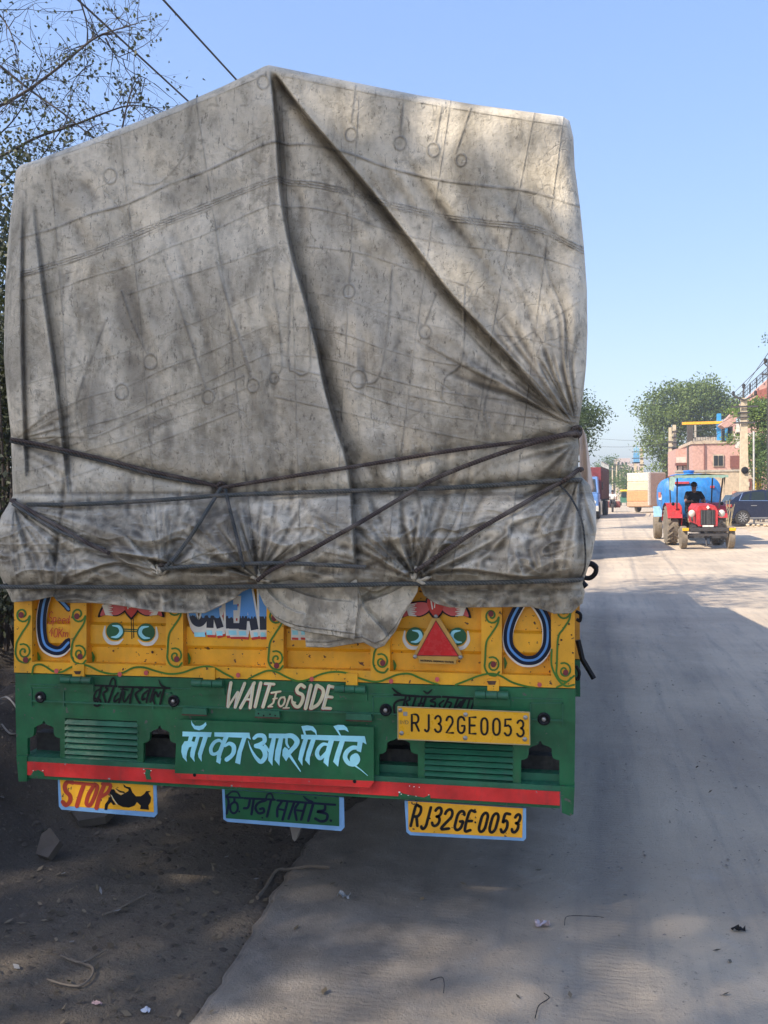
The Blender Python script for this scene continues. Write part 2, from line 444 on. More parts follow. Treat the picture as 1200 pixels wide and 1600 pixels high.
# --- yellow tail board: recessed corrugated panels between raised posts
mb = MB()
PAN = [(50, 110), (143, 259), (293, 416), (449, 579), (612, 752), (786, 861)]
for a, b in PAN:
    rows = [(L_top, .045), (lambda x: L_top(x)+64, .045), (lambda x: L_top(x)+69, .026), (lambda x: L_top(x)+98, .026), (lambda x: L_top(x)+103, .040),
            (lambda x: L_rail(x)-1, .040), (L_rail, .012)]
    vs = []
    for f, d in rows:
        for x in (a-4, b+4): vs.append(P(x, f(x), d))
    mb.add(vs, [(2*i, 2*i+1, 2*i+3, 2*i+2) for i in range(len(rows)-1)])
mb.build('tailboard_panel', M_YEL, truck)
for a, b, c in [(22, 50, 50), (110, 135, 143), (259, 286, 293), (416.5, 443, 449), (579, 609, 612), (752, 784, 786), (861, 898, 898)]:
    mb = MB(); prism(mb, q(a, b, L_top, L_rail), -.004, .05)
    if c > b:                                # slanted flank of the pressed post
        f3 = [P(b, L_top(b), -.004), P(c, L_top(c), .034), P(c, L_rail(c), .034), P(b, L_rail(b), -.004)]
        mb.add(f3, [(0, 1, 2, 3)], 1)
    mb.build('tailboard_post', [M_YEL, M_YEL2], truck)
mb = MB(); prism(mb, q(22, 898.5, L_rail, lambda x: L_split(x)-1.2), -.002, .05); mb.build('tailboard_rail', M_YEL, truck)
# --- green beam
part('rear_beam', M_GRN, q(24, 899, L_split, lambda x: L_low(x)), 0.0, .09)
mb = MB()
for a, b in ((48, 60), (60, 300), (300, 520), (520, 880)):
    prism(mb, q(a, b, lambda x: L_low(x)-3.4, lambda x: L_low(x)-1.0), -.006, .0)
prism(mb, q(46, 880, lambda x: L_split(x)+16, lambda x: L_split(x)+17.4), -.003, .0)
mb.build('beam_lip', M_GRNS, truck)
# dents / pressed boxes round the lamps
for x0, x1, y0, y1 in ((48, 100, 1074, 1104), (582, 640, 1088, 1124), (828, 880, 1098, 1134), (238, 268, 1082, 1108)):
    mb = MB()
    for (a, b, c, d) in ((x0, x1, y0, y0+1.6), (x0, x0+1.6, y0, y1), (x1-1.6, x1, y0, y1)):
        prism(mb, [(a, b2) for a, b2 in ((a, c), (b, c), (b, d), (a, d))], -.004, 0)
    mb.build('pressed_edge', M_GRNS, truck)
# --- bumper board with mosque-arch cut-outs
def arch(x0, x1, ytop, ybot):
    """opening outline from bottom-left up over the arch to bottom-right"""
    w = x1-x0; h = ybot-ytop; s = []
    pr = [(0, 1), (0, .46), (.10, .44), (.17, .40), (.20, .30), (.20, .18), (.28, .13), (.38, .10), (.45, .07), (.48, 0), (.52, 0), (.55, .07), (.62, .10), (.72, .13), (.80, .18), (.80, .30), (.83, .40), (.90, .44), (1, .46), (1, 1)]
    return [(x0+w*a, ytop+h*b) for a, b in pr]
ops = [arch(43, 94, 1127, 1184), arch(224, 275, 1134, 1193), arch(592, 653, 1150, 1212), arch(814, 874, 1158, 1223)]
slo = [(102, 214, 1122, 1190), (664, 801, 1158, 1224)]
out = [(24, L_low(24)), (899, L_low(899))]
x = 897
bot = [(897.5, L_sill(897))]
segs = []
for o_ in ops: segs.append((o_[0][0], [(px, py) for px, py in o_], o_[-1][0]))
for a, b, c, d in slo: segs.append((a, [(a, L_sill(a)), (a, c), (b, c+.045*(b-a)), (b, L_sill(b))], b))
segs.sort()
for a, pts, b in reversed(segs):
    pp = list(pts); pp[0] = (a, L_sill(a)); pp[-1] = (b, L_sill(b)); bot += pp[::-1]
bot.append((26, L_sill(26)))
mb = MB(); prism(mb, out+bot, .004, .022); mb.build('bumper_board', M_GRN, truck)
# inner reveals behind the openings, sills and corner legs
part('bumper_sill', M_GRNS, q(42, 876, L_sill, lambda x: L_redt(x)-.5), -.006, .06)
part('red_strip', M_RED, q(42.5, 874.7, L_redt, L_redb), -.010, .05)
mb = MB(); prism(mb, q(42.5, 874.7, lambda x: L_redb(x)+.2, lambda x: L_redb(x)+4.5), -.002, .05); mb.build('lower_lip', M_GRN, truck)
for pts in ([(25.5, L_sill(25)), (42, L_sill(42)), (42, 1221), (29, 1221)], [(875.5, L_sill(875)), (898, L_sill(898)), (896, 1272), (891, 1275), (878, 1270)]):
    part('corner_leg', M_GRN, pts, -.012, .05)
# red paint knocked off, green showing: small chips proud of the strip
for pts, m_ in (([(224, 1201), (228, 1204), (226, 1209), (229, 1218), (237, 1218), (234, 1210), (236, 1203), (232, 1202)], M_GRN),
                ([(47, 1213), (52, 1205), (60, 1203), (68, 1207), (70, 1213)], M_GRN),
                ([(622, 1245), (624, 1237), (630, 1240), (645, 1243), (662, 1246), (672, 1242), (673, 1250)], M_GRN)):
    mb = MB(); mb.poly([P(a, b, -.0115) for a, b in pts]); mb.build('paint_chip', m_, truck)
mb = MB()
for (x, y, s) in ((224.5, 1202, 1.6), (226, 1208, 1.2), (236, 1204, 1.3), (67, 1204, 1.3), (624, 1238, 1.8), (627, 1241, 1.5), (638, 1243, 1.3), (650, 1244, 1.1), (670, 1242, 1.5), (640, 1228, 1.2), (647, 1229, 1.3), (655, 1230, 1), (52, 1204, 1)):
    n = 7; ph = random.random()*6
    mb = MB(); mb.poly([P(x+s*math.cos(ph+2*math.pi*k/n)*random.uniform(.6, 1.3), y+s*.7*math.sin(ph+2*math.pi*k/n)*random.uniform(.6, 1.3), -.0125) for k in range(n)]); mb.build('primer_spot', M_WHT, truck)
# louvre slats
for a, b, c, d in slo:
    nS = 7; hh = (d-c-3)/nS
    for k in range(nS):
        y0 = c+1.5+k*hh; s_ = .045+.0025*k
        mb = MB()
        vs = [P(a-1, y0, .010), P(b+1, y0+s_*(b-a), .010), P(b+1, y0+hh*.86+s_*(b-a), -.004), P(a-1, y0+hh*.86, -.004)]
        mb.poly(vs, (0, .012, 0)); mb.build('slat', M_GRNS, truck)
# --- dark room behind the openings: cross members, chassis, axle, wheels
part('inner_sill', M_GRNS, [(43, 1176), (275, 1190), (275, 1197), (43, 1184)], .05, .12)
part('inner_sill', M_GRNS, [(592, 1194), (876, 1210), (876, 1226), (592, 1211)], .05, .14)
mb = MB(); mb.box(-1.12, 1.12, .10, .16, .56, .64); mb.build('cross_member', M_DARK, truck)
for sx in (-1, 1):
    mb = MB(); mb.box(.40*sx-.04, .40*sx+.04, .16, 9.8, .66, .86, bev=.005); mb.build('chassis_rail', M_DARK, truck)
mb = MB(); mb.tube([(-.95, 2.1, .50), (.95, 2.1, .50)], .07, 10); mb.lathe((0, 2.1, .5), (0, 1, 0), [(.05, -.22), (.17, -.14), (.2, 0), (.17, .14), (.05, .2)], 14); mb.build('rear_axle', M_DARK, truck)
def wheel(parent, c, r, w, name='wheel', hub=True):
    mb = MB(); mb.lathe((0, 0, 0), (1, 0, 0), [(r*.58, -w/2), (r*.86, -w/2), (r*.97, -w*.40), (r, -w*.3), (r, w*.3), (r*.97, w*.40), (r*.86, w/2), (r*.58, w/2)], 32)
    for k in range(32):
        t = 2*math.pi*k/32
        for s in (-1, 1):
            p0 = Vector((s*w*.08, math.cos(t)*r, math.sin(t)*r)); p1 = Vector((s*w*.42, math.cos(t+.07)*r*.985, math.sin(t+.07)*r*.985))
            mb.bar(p0, p1, r*.07, r*.05)
    ty = mb.build(name, M_RUB, parent, loc=c, smooth=True)
    mb = MB(); mb.lathe((0, 0, 0), (1, 0, 0), [(.0, -w*.30), (r*.2, -w*.3), (r*.25, -w*.12), (r*.5, -w*.14), (r*.6, -w*.42), (r*.6, w*.42), (r*.5, w*.14), (r*.25, w*.12), (r*.2, w*.3), (0, w*.3)], 20)
    mb.build('rim', M_RUST, ty, smooth=True)
    return ty
for y in (2.1, 3.45):
    for x in (-1.0, -.70, .70, 1.0): wheel(truck, (x, y, .50), .50, .25)
for x in (-.98, .98): wheel(truck, (x, 9.0, .50), .50, .26)
mb = MB()
for x in (-.86, .86): mb = MB(); mb.box(x-.28, x+.28, 1.42, 1.435, .20, .80); mb.build('mud_flap', M_RUB, truck)
mb = MB(); mb.bar((-.30, .35, .62), (.30, .35, .62), .06, .08); mb.tube([(0, .3, .62), (0, .3, .50)], .05, 8); mb.build('tow_bar', M_DARK, truck)
mb = MB(); mb.poly([P(453, 1292, .10), P(470, 1293, .10), P(463, 1312, .10), P(460, 1315, .10), P(457, 1311, .10)], (0, .03, 0)); mb.build('hanging_spike', flat('bare_steel', (.22, .2, .18), .5, .3), truck)
# --- body box and cab ahead (hidden from here, seen from a step aside)
M_BED = paint('yellow_side_boards', (.62, .30, .03), .5, .15, .4, (.2, .12, .06), .4)
for sx in (-1, 1):
    mb = MB()
    for k in range(8):
        y0 = .06+k*1.0
        x_in = (1.148-.030*(y0))*sx; x_in2 = (1.148-.030*(y0+1.0))*sx
        for z0, z1, m_ in ((.94, 1.38, 0), (.78, .935, 1)):
            vs = [(x_in, y0, z0), (x_in2, y0+1, z0), (x_in2, y0+1, z1), (x_in, y0, z1)]
            mb.poly(vs, (-.03*sx, 0, 0), m_)
            mb.bar((x_in+.012*sx, y0+.5, z0), (x_in+.012*sx, y0+.5, z1), .025, .07, m_)
    mb.build('side_boards', [M_BED, M_GRN], truck)
mb = MB(); mb.box(-.9, .9, .1, 8.1, .90, .935); mb.build('load_bed', M_DARK, truck)
mb = MB(); mb.box(-.92, .92, 8.2, 10.2, .62, 2.35, bev=.12); mb.build('cab', paint('orange_cab', (.55, .16, .03), .4), truck)
mb = MB(); mb.poly([(-.8, 10.21, 1.45), (.8, 10.21, 1.45), (.8, 10.21, 2.15), (-.8, 10.21, 2.15)], (0, .01, 0)); mb.build('windscreen', flat('dark_glass', (.02, .03, .03), .1), truck)
# --- hinges of the tail board (barrel + strap)
for x0, x1, y in ((96, 144, 1062), (300, 349, 1067), (523, 572, 1076), (742, 795, 1085)):
    h = MB(); a = P(x0, y, -.018); b = P(x1, y+(x1-x0)*.03, -.018); dlt = (b-a)/3
    for k in range(3):
        h.tube([a+dlt*(k+.03), a+dlt*(k+.5), a+dlt*(k+.97)], .0155, 12)
    hg = h.build('hinge', M_GRNS, truck, smooth=True)
    part('hinge_plate', M_GRN, [(x0-2, y+3), (x1+2, y+4), (x1+2, y+19), (x0-2, y+18)], -.007, 0, hg)
    xm = (x0+x1)/2+2
    part('hinge_strap', M_YEL, [(xm-9, y-24), (xm+9, y-23.5), (xm+9, y-4), (xm-9, y-4)], -.012, 0, hg)
mb = MB()
for (x, y, w, h) in ((121, 1051, 12, 5), (768, 1067, 15, 6)):
    mb.poly([P(x-w/2, y-h/2, -.0132), P(x+w/2, y-h/2, -.0132), P(x+w/2-2, y+h/2, -.0132), P(x-w/2+3, y+h/2, -.0132)])
    mb.build('rust_patch', M_RUST, truck); mb = MB()
# small folded tabs over the hanging board
for x0, x1, y, hs in ((285, 322, 1106, 0), (399, 436, 1110, 4), (541, 580, 1115, 0)):
    t = part('board_tab', M_GRNS, [(x0, y), (x1, y+1.5), (x1+1, y+11), (x0-1, y+9.5)], -.020, -.006)
    mb = MB(); mb.poly([P(x0-1, y+10, -.0215), P(x1+1, y+11.4, -.0215), P(x1+1, y+13, -.0215), P(x0-1, y+11.6, -.0215)], (0, .004, 0)); mb.build('rusty_edge', M_RUST, t)
    if hs:
        mb = MB()
        for k, (dx, dy) in enumerate(((5, 5), (13, 8), (23, 6), (31, 8))): mb.lathe(P(x0+dx, y+dy, -.0205), (0, -1, 0), [(.0035, 0), (.0035, .001)], 8)
        mb.build('screw_hole', M_INK, t)
# marker lamps / lock buttons
for x, y in ((64, 1089), (272, 1095), (603, 1109), (850, 1123)):
    c = P(x, y, 0)
    mb = MB(); mb.lathe(c, (0, -1, 0), [(.024, 0), (.024, .006), (.019, .010), (.013, .006), (.0, .006)], 20); l = mb.build('button_lamp', M_INK, truck, smooth=True)
    mb = MB(); mb.lathe(c+np.array([0, -.0062, 0]), (0, -1, 0), [(.0085, 0), (.007, .007), (0, .009)], 14); mb.build('lamp_lens', M_STEEL, l, smooth=True)
# small loose bolts, holes on the panels
mb = MB()
for x, y, yy, r in ((238, 1019, .032, .006), (177, 1017, .032, .004), (860, 985, -.005, .004), (877, 1000, -.005, .004), (873, 1007, -.005, .003), (889, 975, -.005, .004), (893, 992, -.005, .003), (895, 1020, -.005, .0035), (357, 1045, -.003, .0035)):
    mb = MB(); mb.lathe(P(x, y, yy), (0, -1, 0), [(r, 0), (r*.7, .003), (0, .004)], 8); mb.build('bolt_head', M_RUST, truck)
# --- hanging board with blessing
hb = part('hanging_board', M_GRN2, [(277, 1124), (584, 1136), (584, 1222), (577, 1231), (282, 1217), (273, 1209)], -.032, -.026)
mbr = MB(); mbr.poly([P(x, y, -.0328) for x, y in ((273.5, 1209), (584, 1221), (583.6, 1223), (577, 1230.8), (282, 1216.8))]); mbr.poly([P(x, y, -.0326) for x, y in ((273.3, 1208.2), (584, 1220.4), (584, 1222), (273.3, 1210))])
mbr.build('red_border', M_RED, hb)
mb = MB()
for x, y in ((304, 1211), (554, 1221)): mb.lathe(P(x, y, -.0335), (0, -1, 0), [(.007, 0), (.007, .001)], 10)
mb.build('bolt_hole', M_INK, hb)
# ------------------------------------------------------------------ brush lettering
class Brush:
    """flat paint strokes; the outlines are measured on the board they are painted on"""
    def __init__(s, ox=0, oy=0, sc=1.0, y=0.0, sh=(0, 0)): s.mb = MB(); s.o = (ox, oy, sc); s.y = y; s.k = 0; s.sh = sh
    def p(s, x, y, e=0): return P(s.o[0]+x/s.o[2]+s.sh[0], s.o[1]+y/s.o[2]+s.sh[1], s.y-.00006*s.k-e)
    def fill(s, pts, curved=False):
        s.k += 1
        pts = [np.array(a, float) for a in pts]
        if curved: pts = catmull(pts+[pts[0]], 5)[:-1]
        s.mb.poly([s.p(*a) for a in pts])
    def st(s, pts, w, curved=True, caps=True):
        s.k += 1
        n0 = len(pts); ws = list(w) if hasattr(w, '__len__') else None
        pp = catmull(pts, 6) if (curved and n0 > 2) else [np.array(a, float) for a in (pts if n0 > 2 else [pts[0], ((pts[0][0]+pts[1][0])/2, (pts[0][1]+pts[1][1])/2), pts[1]])]
        m = len(pp)
        W_ = [w]*m if ws is None else [float(np.interp(i/(m-1), np.linspace(0, 1, len(ws)), ws)) for i in range(m)]
        L, R_ = [], []
        for i in range(m):
            d = pp[min(i+1, m-1)]-pp[max(i-1, 0)]; l = np.hypot(*d) or 1; nn = np.array([-d[1], d[0]])/l
            L.append(pp[i]+nn*W_[i]/2); R_.append(pp[i]-nn*W_[i]/2)
        vs = [s.p(*a) for a in L]+[s.p(*a) for a in R_]
        s.mb.add(vs, [(i, i+1, m+i+1, m+i) for i in range(m-1)])
        if caps:
            for c, r, e in ((pp[0], W_[0]/2, .00002), (pp[-1], W_[-1]/2, .00004)):
                if r < .2: continue
                s.mb.add([s.p(c[0]+r*math.cos(t*math.pi/4), c[1]+r*math.sin(t*math.pi/4), e) for t in range(8)], [tuple(range(8))])
    def circ(s, x, y, rx, ry=None, rot=0, n=28):
        s.k += 1; ry = ry or rx
        s.mb.add([s.p(x+rx*math.cos(2*math.pi*t/n), y+ry*math.sin(2*math.pi*t/n)) for t in range(n)], [tuple(range(n))])
    def ring(s, x, y, rx, ry, w, a0=0, a1=360):
        s.st([(x+rx*math.cos(math.radians(a0+(a1-a0)*k/14)), y+ry*math.sin(math.radians(a0+(a1-a0)*k/14))) for k in range(15)], w)
    def done(s, name, mat, parent): return s.mb.build(name, mat, parent, fixn=False)
Bp = -.0336
b = Brush(260, 1110, 6.667, Bp)
b.fill([(258, 100), (262, 150), (290, 195), (340, 208), (385, 195), (418, 150), (410, 120), (385, 145), (350, 162), (300, 160), (270, 130)])
b.fill([(168, 220), (472, 228), (462, 278), (166, 270)])
b.fill([(235, 270), (222, 318), (188, 322), (160, 370), (155, 430), (170, 490), (215, 538), (208, 490), (218, 430), (236, 385), (262, 378), (248, 440), (248, 480), (295, 538), (290, 490), (300, 430), (325, 350), (347, 272), (310, 272), (292, 328), (262, 320), (280, 270)])
b.fill([(382, 275), (350, 380), (328, 450), (335, 490), (368, 535), (368, 470), (390, 400), (432, 277)])
b.fill([(500, 228), (865, 232), (872, 275), (880, 305), (850, 288), (500, 272)])
b.st([(625, 270), (578, 380), (548, 470), (545, 520)], [48, 44, 44, 40]); b.fill([(524, 500), (572, 500), (560, 560), (518, 536)])
b.st([(590, 340), (550, 312), (500, 332), (465, 390), (468, 440), (495, 456), (535, 440), (575, 395)], [20, 34, 36, 38, 38, 34, 30, 26])
b.st([(610, 372), (655, 345), (698, 370), (702, 425), (680, 470), (628, 512)], [24, 38, 48, 46, 42, 48])
b.fill([(790, 280), (740, 430), (715, 545), (768, 563), (785, 440), (835, 285)])
b.st([(912, 290), (950, 262), (1010, 268), (1022, 320), (975, 352), (925, 362)], [34, 42, 48, 44, 40, 26])
b.st([(930, 372), (990, 385), (1025, 435), (1025, 490), (985, 535), (940, 500), (900, 440), (872, 380), (853, 318)], [40, 50, 52, 50, 46, 36, 24, 15, 6])
b.st([(1025, 365), (1070, 425)], 26)
b.fill([(1100, 280), (1065, 420), (1060, 520), (1105, 577), (1108, 500), (1140, 290)])
b.fill([(1068, 242), (1212, 243), (1212, 290), (1072, 288)])
b.done('lettering', M_CYAN, hb)
b = Brush(420, 1110, 6.667, Bp-.0009)
b.fill([(0, 240), (180, 243), (180, 292), (0, 288)])
b.fill([(105, 285), (68, 420), (60, 515), (110, 577), (115, 500), (150, 290)])
b.st([(150, 268), (240, 266), (292, 315), (280, 365), (235, 415), (200, 460)], [46, 52, 58, 50, 46, 40])
b.fill([(166, 380), (200, 402), (215, 440), (218, 470), (180, 530), (140, 470), (145, 410)]); b.st([(185, 290), (186, 345), (208, 385)], [26, 26, 20])
b.st([(212, 462), (262, 535), (330, 635)], [30, 24, 10])
b.fill([(335, 252), (1000, 268), (1018, 355), (985, 335), (960, 330), (700, 318), (340, 298)])
b.fill([(362, 295), (322, 420), (305, 510), (350, 577), (352, 500), (408, 300)]); b.fill([(440, 300), (395, 430), (378, 518), (425, 572), (428, 490), (488, 305)])
b.fill([(338, 165), (400, 155), (460, 165), (495, 210), (502, 275), (480, 232), (440, 207), (378, 212), (390, 255), (368, 255)])
b.fill([(625, 305), (590, 430), (568, 540), (618, 587), (630, 490), (680, 310)])
b.st([(628, 360), (568, 352), (520, 395), (502, 455), (535, 500), (585, 455), (618, 405)], [26, 36, 40, 44, 40, 32, 22])
b.fill([(742, 310), (700, 430), (670, 535), (722, 587), (738, 490), (795, 312)])
b.fill([(672, 165), (720, 150), (780, 152), (815, 180), (833, 227), (790, 203), (725, 205), (755, 268), (738, 262)])
b.fill([(925, 325), (915, 420), (960, 438), (978, 330)])
b.st([(930, 390), (870, 390), (815, 430), (795, 490), (830, 548), (890, 560), (928, 515), (910, 465), (868, 478)], [40, 46, 48, 48, 46, 48, 48, 40, 26]); b.circ(890, 510, 46, 56)
b.st([(890, 570), (960, 620), (1030, 680)], [18, 10, 5])
b.done('lettering', M_CYAN, hb)
# WAIT For SIDE
WFS = [([(125, 100), (105, 220), (98, 325)], 30), ([(190, 190), (165, 330)], 26), ([(100, 325), (185, 190)], 20), ([(165, 330), (255, 105)], 28),
       ([(345, 102), (215, 335)], 30), ([(335, 110), (305, 335)], 30), ([(258, 255), (315, 258)], 22), ([(405, 102), (352, 325)], 32),
       ([(445, 108), (530, 114)], 26), ([(492, 112), (425, 328)], 32)]
WFS2 = [([(875, 125), (825, 340)], 34), ([(930, 125), (872, 340)], 32), ([(935, 125), (985, 160), (988, 215), (945, 300), (880, 340)], 32), ([(1045, 130), (990, 340)], 32),
        ([(1040, 132), (1086, 140)], 28), ([(1020, 230), (1075, 236)], 26), ([(985, 338), (1060, 342)], 28), ([(815, 140), (780, 120), (745, 155), (752, 192), (795, 215), (798, 260), (768, 318), (732, 322), (706, 285)], 32)]
FOR = [([(505, 195), (590, 182)], 18), ([(550, 195), (522, 290), (478, 325)], 18), ([(520, 252), (558, 246)], 14), ([(475, 325), (515, 324)], 14), ([(625, 235), (590, 245), (572, 290), (590, 322), (620, 300), (632, 258), (620, 235)], 17),
       ([(678, 225), (642, 330)], 18), ([(615, 337), (672, 336)], 12), ([(665, 265), (695, 228), (700, 290), (730, 285)], 15)]
b = Brush(340, 1050, 6, -.0045, (-1.2, 1.6))
for pts, w in WFS+WFS2+FOR: b.st(pts, w, curved=len(pts) > 3)
b.done('letter_shadow', M_MAR, truck)
b = Brush(340, 1050, 6, -.0062)
for pts, w in WFS+WFS2: b.st(pts, w, curved=len(pts) > 3)
b.done('lettering', M_CRM, truck)
b = Brush(340, 1050, 6, -.0066)
for pts, w in FOR: b.st(pts, w, curved=len(pts) > 3)
b.done('lettering', M_CRM, truck)
b = Brush(340, 1050, 6, -.0078)            # white edge strokes on the letters
for pts, w in WFS+WFS2:
    if len(pts) < 4: b.st([(pts[0][0]-w*.33, pts[0][1]+8), (pts[-1][0]-w*.33, pts[-1][1]-4)], w*.22, False)
b.done('letter_highlight', M_WHT, truck)
# black verse left
b = Brush(130, 1050, 8, -.0045)
for pts, w in [([(150, 168), (415, 178)], 26), ([(445, 185), (750, 192)], 26), ([(775, 192), (1080, 202)], 26), ([(225, 180), (200, 290), (180, 370)], 26),
               ([(205, 215), (155, 250), (132, 330), (150, 368), (195, 300)], 22), ([(150, 330), (210, 350), (215, 395), (180, 425), (140, 415)], 26),
               ([(280, 190), (298, 225), (250, 262), (262, 320), (282, 385)], 26), ([(378, 190), (345, 290), (315, 380)], 26), ([(330, 165), (345, 110), (375, 75), (398, 110), (400, 178)], 20),
               ([(500, 200), (470, 300), (445, 395)], 26), ([(435, 262), (390, 320), (390, 372), (445, 335)], 24), ([(620, 200), (595, 300), (582, 392)], 26), ([(510, 250), (500, 330), (520, 372), (580, 280)], 24), ([(470, 215), (560, 225)], 18),
               ([(695, 200), (718, 220), (655, 270), (668, 330), (705, 388)], 26), ([(835, 205), (805, 300), (790, 378)], 26), ([(805, 235), (748, 282), (735, 345), (785, 330)], 26), ([(885, 208), (855, 300), (838, 375)], 26),
               ([(1012, 210), (985, 310), (960, 400)], 28), ([(965, 250), (935, 310), (908, 250), (872, 330), (890, 395)], 24), ([(1030, 195), (975, 165), (945, 100)], [26, 24, 12])]:
    b.st(pts, w)
b.done('lettering', M_INK, truck)
b = Brush(600, 1060, 7.5, -.0045)
for pts, w in [([(120, 192), (415, 212)], 26), ([(432, 212), (660, 218)], 26), ([(690, 215), (1065, 240)], 26), ([(95, 112), (140, 155), (195, 190)], [14, 24, 24]), ([(255, 215), (232, 300), (215, 360)], 24),
               ([(230, 250), (165, 262), (122, 300), (118, 370), (130, 430)], 24), ([(295, 225), (300, 250), (262, 275), (290, 340)], 22), ([(372, 220), (330, 340)], 24), ([(445, 225), (420, 300), (390, 340)], 22), ([(490, 225), (450, 340)], 24), ([(400, 300), (450, 290)], 18),
               ([(600, 235), (545, 265), (598, 285), (590, 330), (550, 320)], 24), ([(465, 148), (510, 175), (562, 132)], [14, 26, 14]), ([(755, 230), (700, 340)], 24), ([(700, 260), (650, 300), (655, 330)], 22), ([(750, 275), (790, 290), (765, 340)], 22),
               ([(865, 240), (825, 345)], 24), ([(950, 250), (900, 340)], 22), ([(930, 255), (880, 330)], 22), ([(1000, 255), (975, 345)], 22), ([(1060, 250), (1025, 350)], 24), ([(850, 340), (900, 270)], 20)]:
    b.st(pts, w)
b.done('lettering', M_INK, truck)
# ------------------------------------------------------------------ stroke alphabet for plates (unit cell 0..1 x 0..1, y down)
def arc(cx, cy, rx, ry, a0, a1, n=7): return [(cx+rx*math.cos(math.radians(a0+(a1-a0)*k/n)), cy+ry*math.sin(math.radians(a0+(a1-a0)*k/n))) for k in range(n+1)]
GL = {'R': [[(0, 1), (0, 0), (.5, 0)]+arc(.55, .26, .40, .26, -90, 90)+[(0, .52)], [(.5, .52), (1, 1)]], 'J': [[(.8, 0), (.8, .75)]+arc(.45, .78, .35, .22, 0, 150)],
      '3': [arc(.45, .25, .45, .25, 200, 450)[0:]+arc(.45, .74, .5, .26, -90, 160)], '2': [arc(.48, .28, .46, .28, 190, 400)+[(0, 1), (1, 1)]],
      'G': [arc(.5, .3, .5, .3, -20, -180)+arc(.5, .72, .5, .28, 180, 0)+[(1, .55), (.6, .55)]], 'E': [[(.95, 0), (0, 0), (0, 1), (.95, 1)], [(0, .5), (.8, .5)]],
      '0': [arc(.5, .3, .48, .3, -180, 0)+arc(.5, .7, .48, .3, 0, 180)+[(.02, .3)]], '5': [[(.9, 0), (.1, 0), (.05, .45)]+arc(.45, .68, .5, .32, -120, 150)],
      'S': [arc(.5, .25, .45, .25, -30, -260)+arc(.48, .74, .48, .26, -80, 160)], 'T': [[(0, 0), (1, 0)], [(.5, 0), (.5, 1)]], 'O': [arc(.5, .5, .48, .5, -90, 270, 14)],
      'P': [[(0, 1), (0, 0), (.5, 0)]+arc(.5, .28, .46, .28, -90, 90)+[(0, .56)]], 'I': [[(.5, 0), (.5, 1)]], 'N': [[(0, 1), (0, 0), (1, 1), (1, 0)]], 'D': [[(0, 0), (.4, 0)]+arc(.4, .5, .55, .5, -90, 90)+[(0, 1), (0, 0)]],
      'K': [[(0, 0), (0, 1)], [(.9, 0), (0, .6)], [(.3, .45), (1, 1)]], 'm': [[(0, .4), (0, 1)], [(0, .55), (.3, .42), (.48, .55), (.48, 1)], [(.48, .55), (.75, .42), (.95, .55), (.95, 1)]], 'p': [[(0, .4), (0, 1.35)], arc(.4, .68, .4, .28, -180, 180, 10)],
      'e': [[(.05, .7), (.85, .66)]+arc(.45, .7, .42, .3, -10, -300, 9)], 'd': [[(.85, 0), (.85, 1)], arc(.42, .7, .42, .3, 0, 360, 10)], '4': [[(.7, 0), (0, .62), (1, .62)], [(.7, .3), (.7, 1)]], '.': [[(.4, .55), (.5, .6)]], 'A': [[(0, 1), (.5, 0), (1, 1)], [(.2, .65), (.8, .65)]],
      'L': [[(0, 0), (0, 1), (.9, 1)]], 'H': [[(0, 0), (0, 1)], [(1, 0), (1, 1)], [(0, .5), (1, .5)]], 'W': [[(0, 0), (.25, 1), (.5, .3), (.75, 1), (1, 0)]], 'Y': [[(0, 0), (.5, .5), (1, 0)], [(.5, .5), (.5, 1)]], 'C': [arc(.5, .5, .5, .5, -40, -320, 12)]}
def word(br, cells, w, slant=0.0, curved=False):
    """cells: (character, x0, y0, x1, y1) boxes on the board"""
    for ch, x0, y0, x1, y1 in cells:
        for s_ in GL[ch]:
            br.st([(x0+(x1-x0)*a+slant*(1-c)*(y1-y0), y0+(y1-y0)*c) for a, c in s_], w, curved=curved)
# registration plate
pl = part('number_plate', M_PLATE, [(622, 1104.5), (826, 1113.5), (828, 1116), (827, 1163), (623, 1154.5), (621, 1152)], -.052, -.047)
pl['label'] = 'yellow registration plate reading RJ32GE0053'
part('plate_bracket', M_DARK, [(640, 1110), (810, 1118), (810, 1155), (640, 1149)], -.046, -.004, pl)
mb = MB()
rim_ = [(621.6, 1104), (827.4, 1113), (827.8, 1164), (621.8, 1155)]
for i in range(4):
    a = P(*rim_[i], -.0525); c = P(*rim_[(i+1) % 4], -.0525); mb.tube([a, c], .0022, 6)
mb.build('plate_rim', flat('worn_plate_rim', (.5, .38, .18), .5), pl)
br = Brush(600, 1080, 3.75, -.0535)
pc = []
tops = {'R': (160, 207, 136), 'J': (232, 272, 140), '3': (296, 340, 144), '2': (362, 408, 148), 'G': (430, 475, 150), 'E': (498, 542, 153), '0': (566, 610, 158), '00': (636, 682, 161), '5': (704, 750, 165), '33': (778, 824, 170)}
for k, (a, c, t) in tops.items(): pc.append((k[0], a+3, t, c-3, t+96))
word(br, pc, 12.5)
br.done('plate_characters', M_INK, pl)
br = Brush(600, 1080, 3.75, -.0535); word(br, [('I', 92, 172, 98, 190), ('N', 103, 172, 118, 191), ('D', 126, 173, 143, 192)], 4); br.done('plate_characters', flat('grey_print', (.30, .2, .06), .6), pl)
mb = MB()
for x, y in ((625.6, 1109.5), (727.5, 1116.5), (821, 1121), (627.5, 1145.5), (727, 1153), (820, 1155)):
    mb.lathe(P(x, y, -.0525), (0, -1, 0), [(.0085, 0), (.0085, .002), (.005, .0045), (0, .005)], 12)
mb.build('plate_screw', M_STEEL, pl, smooth=True)
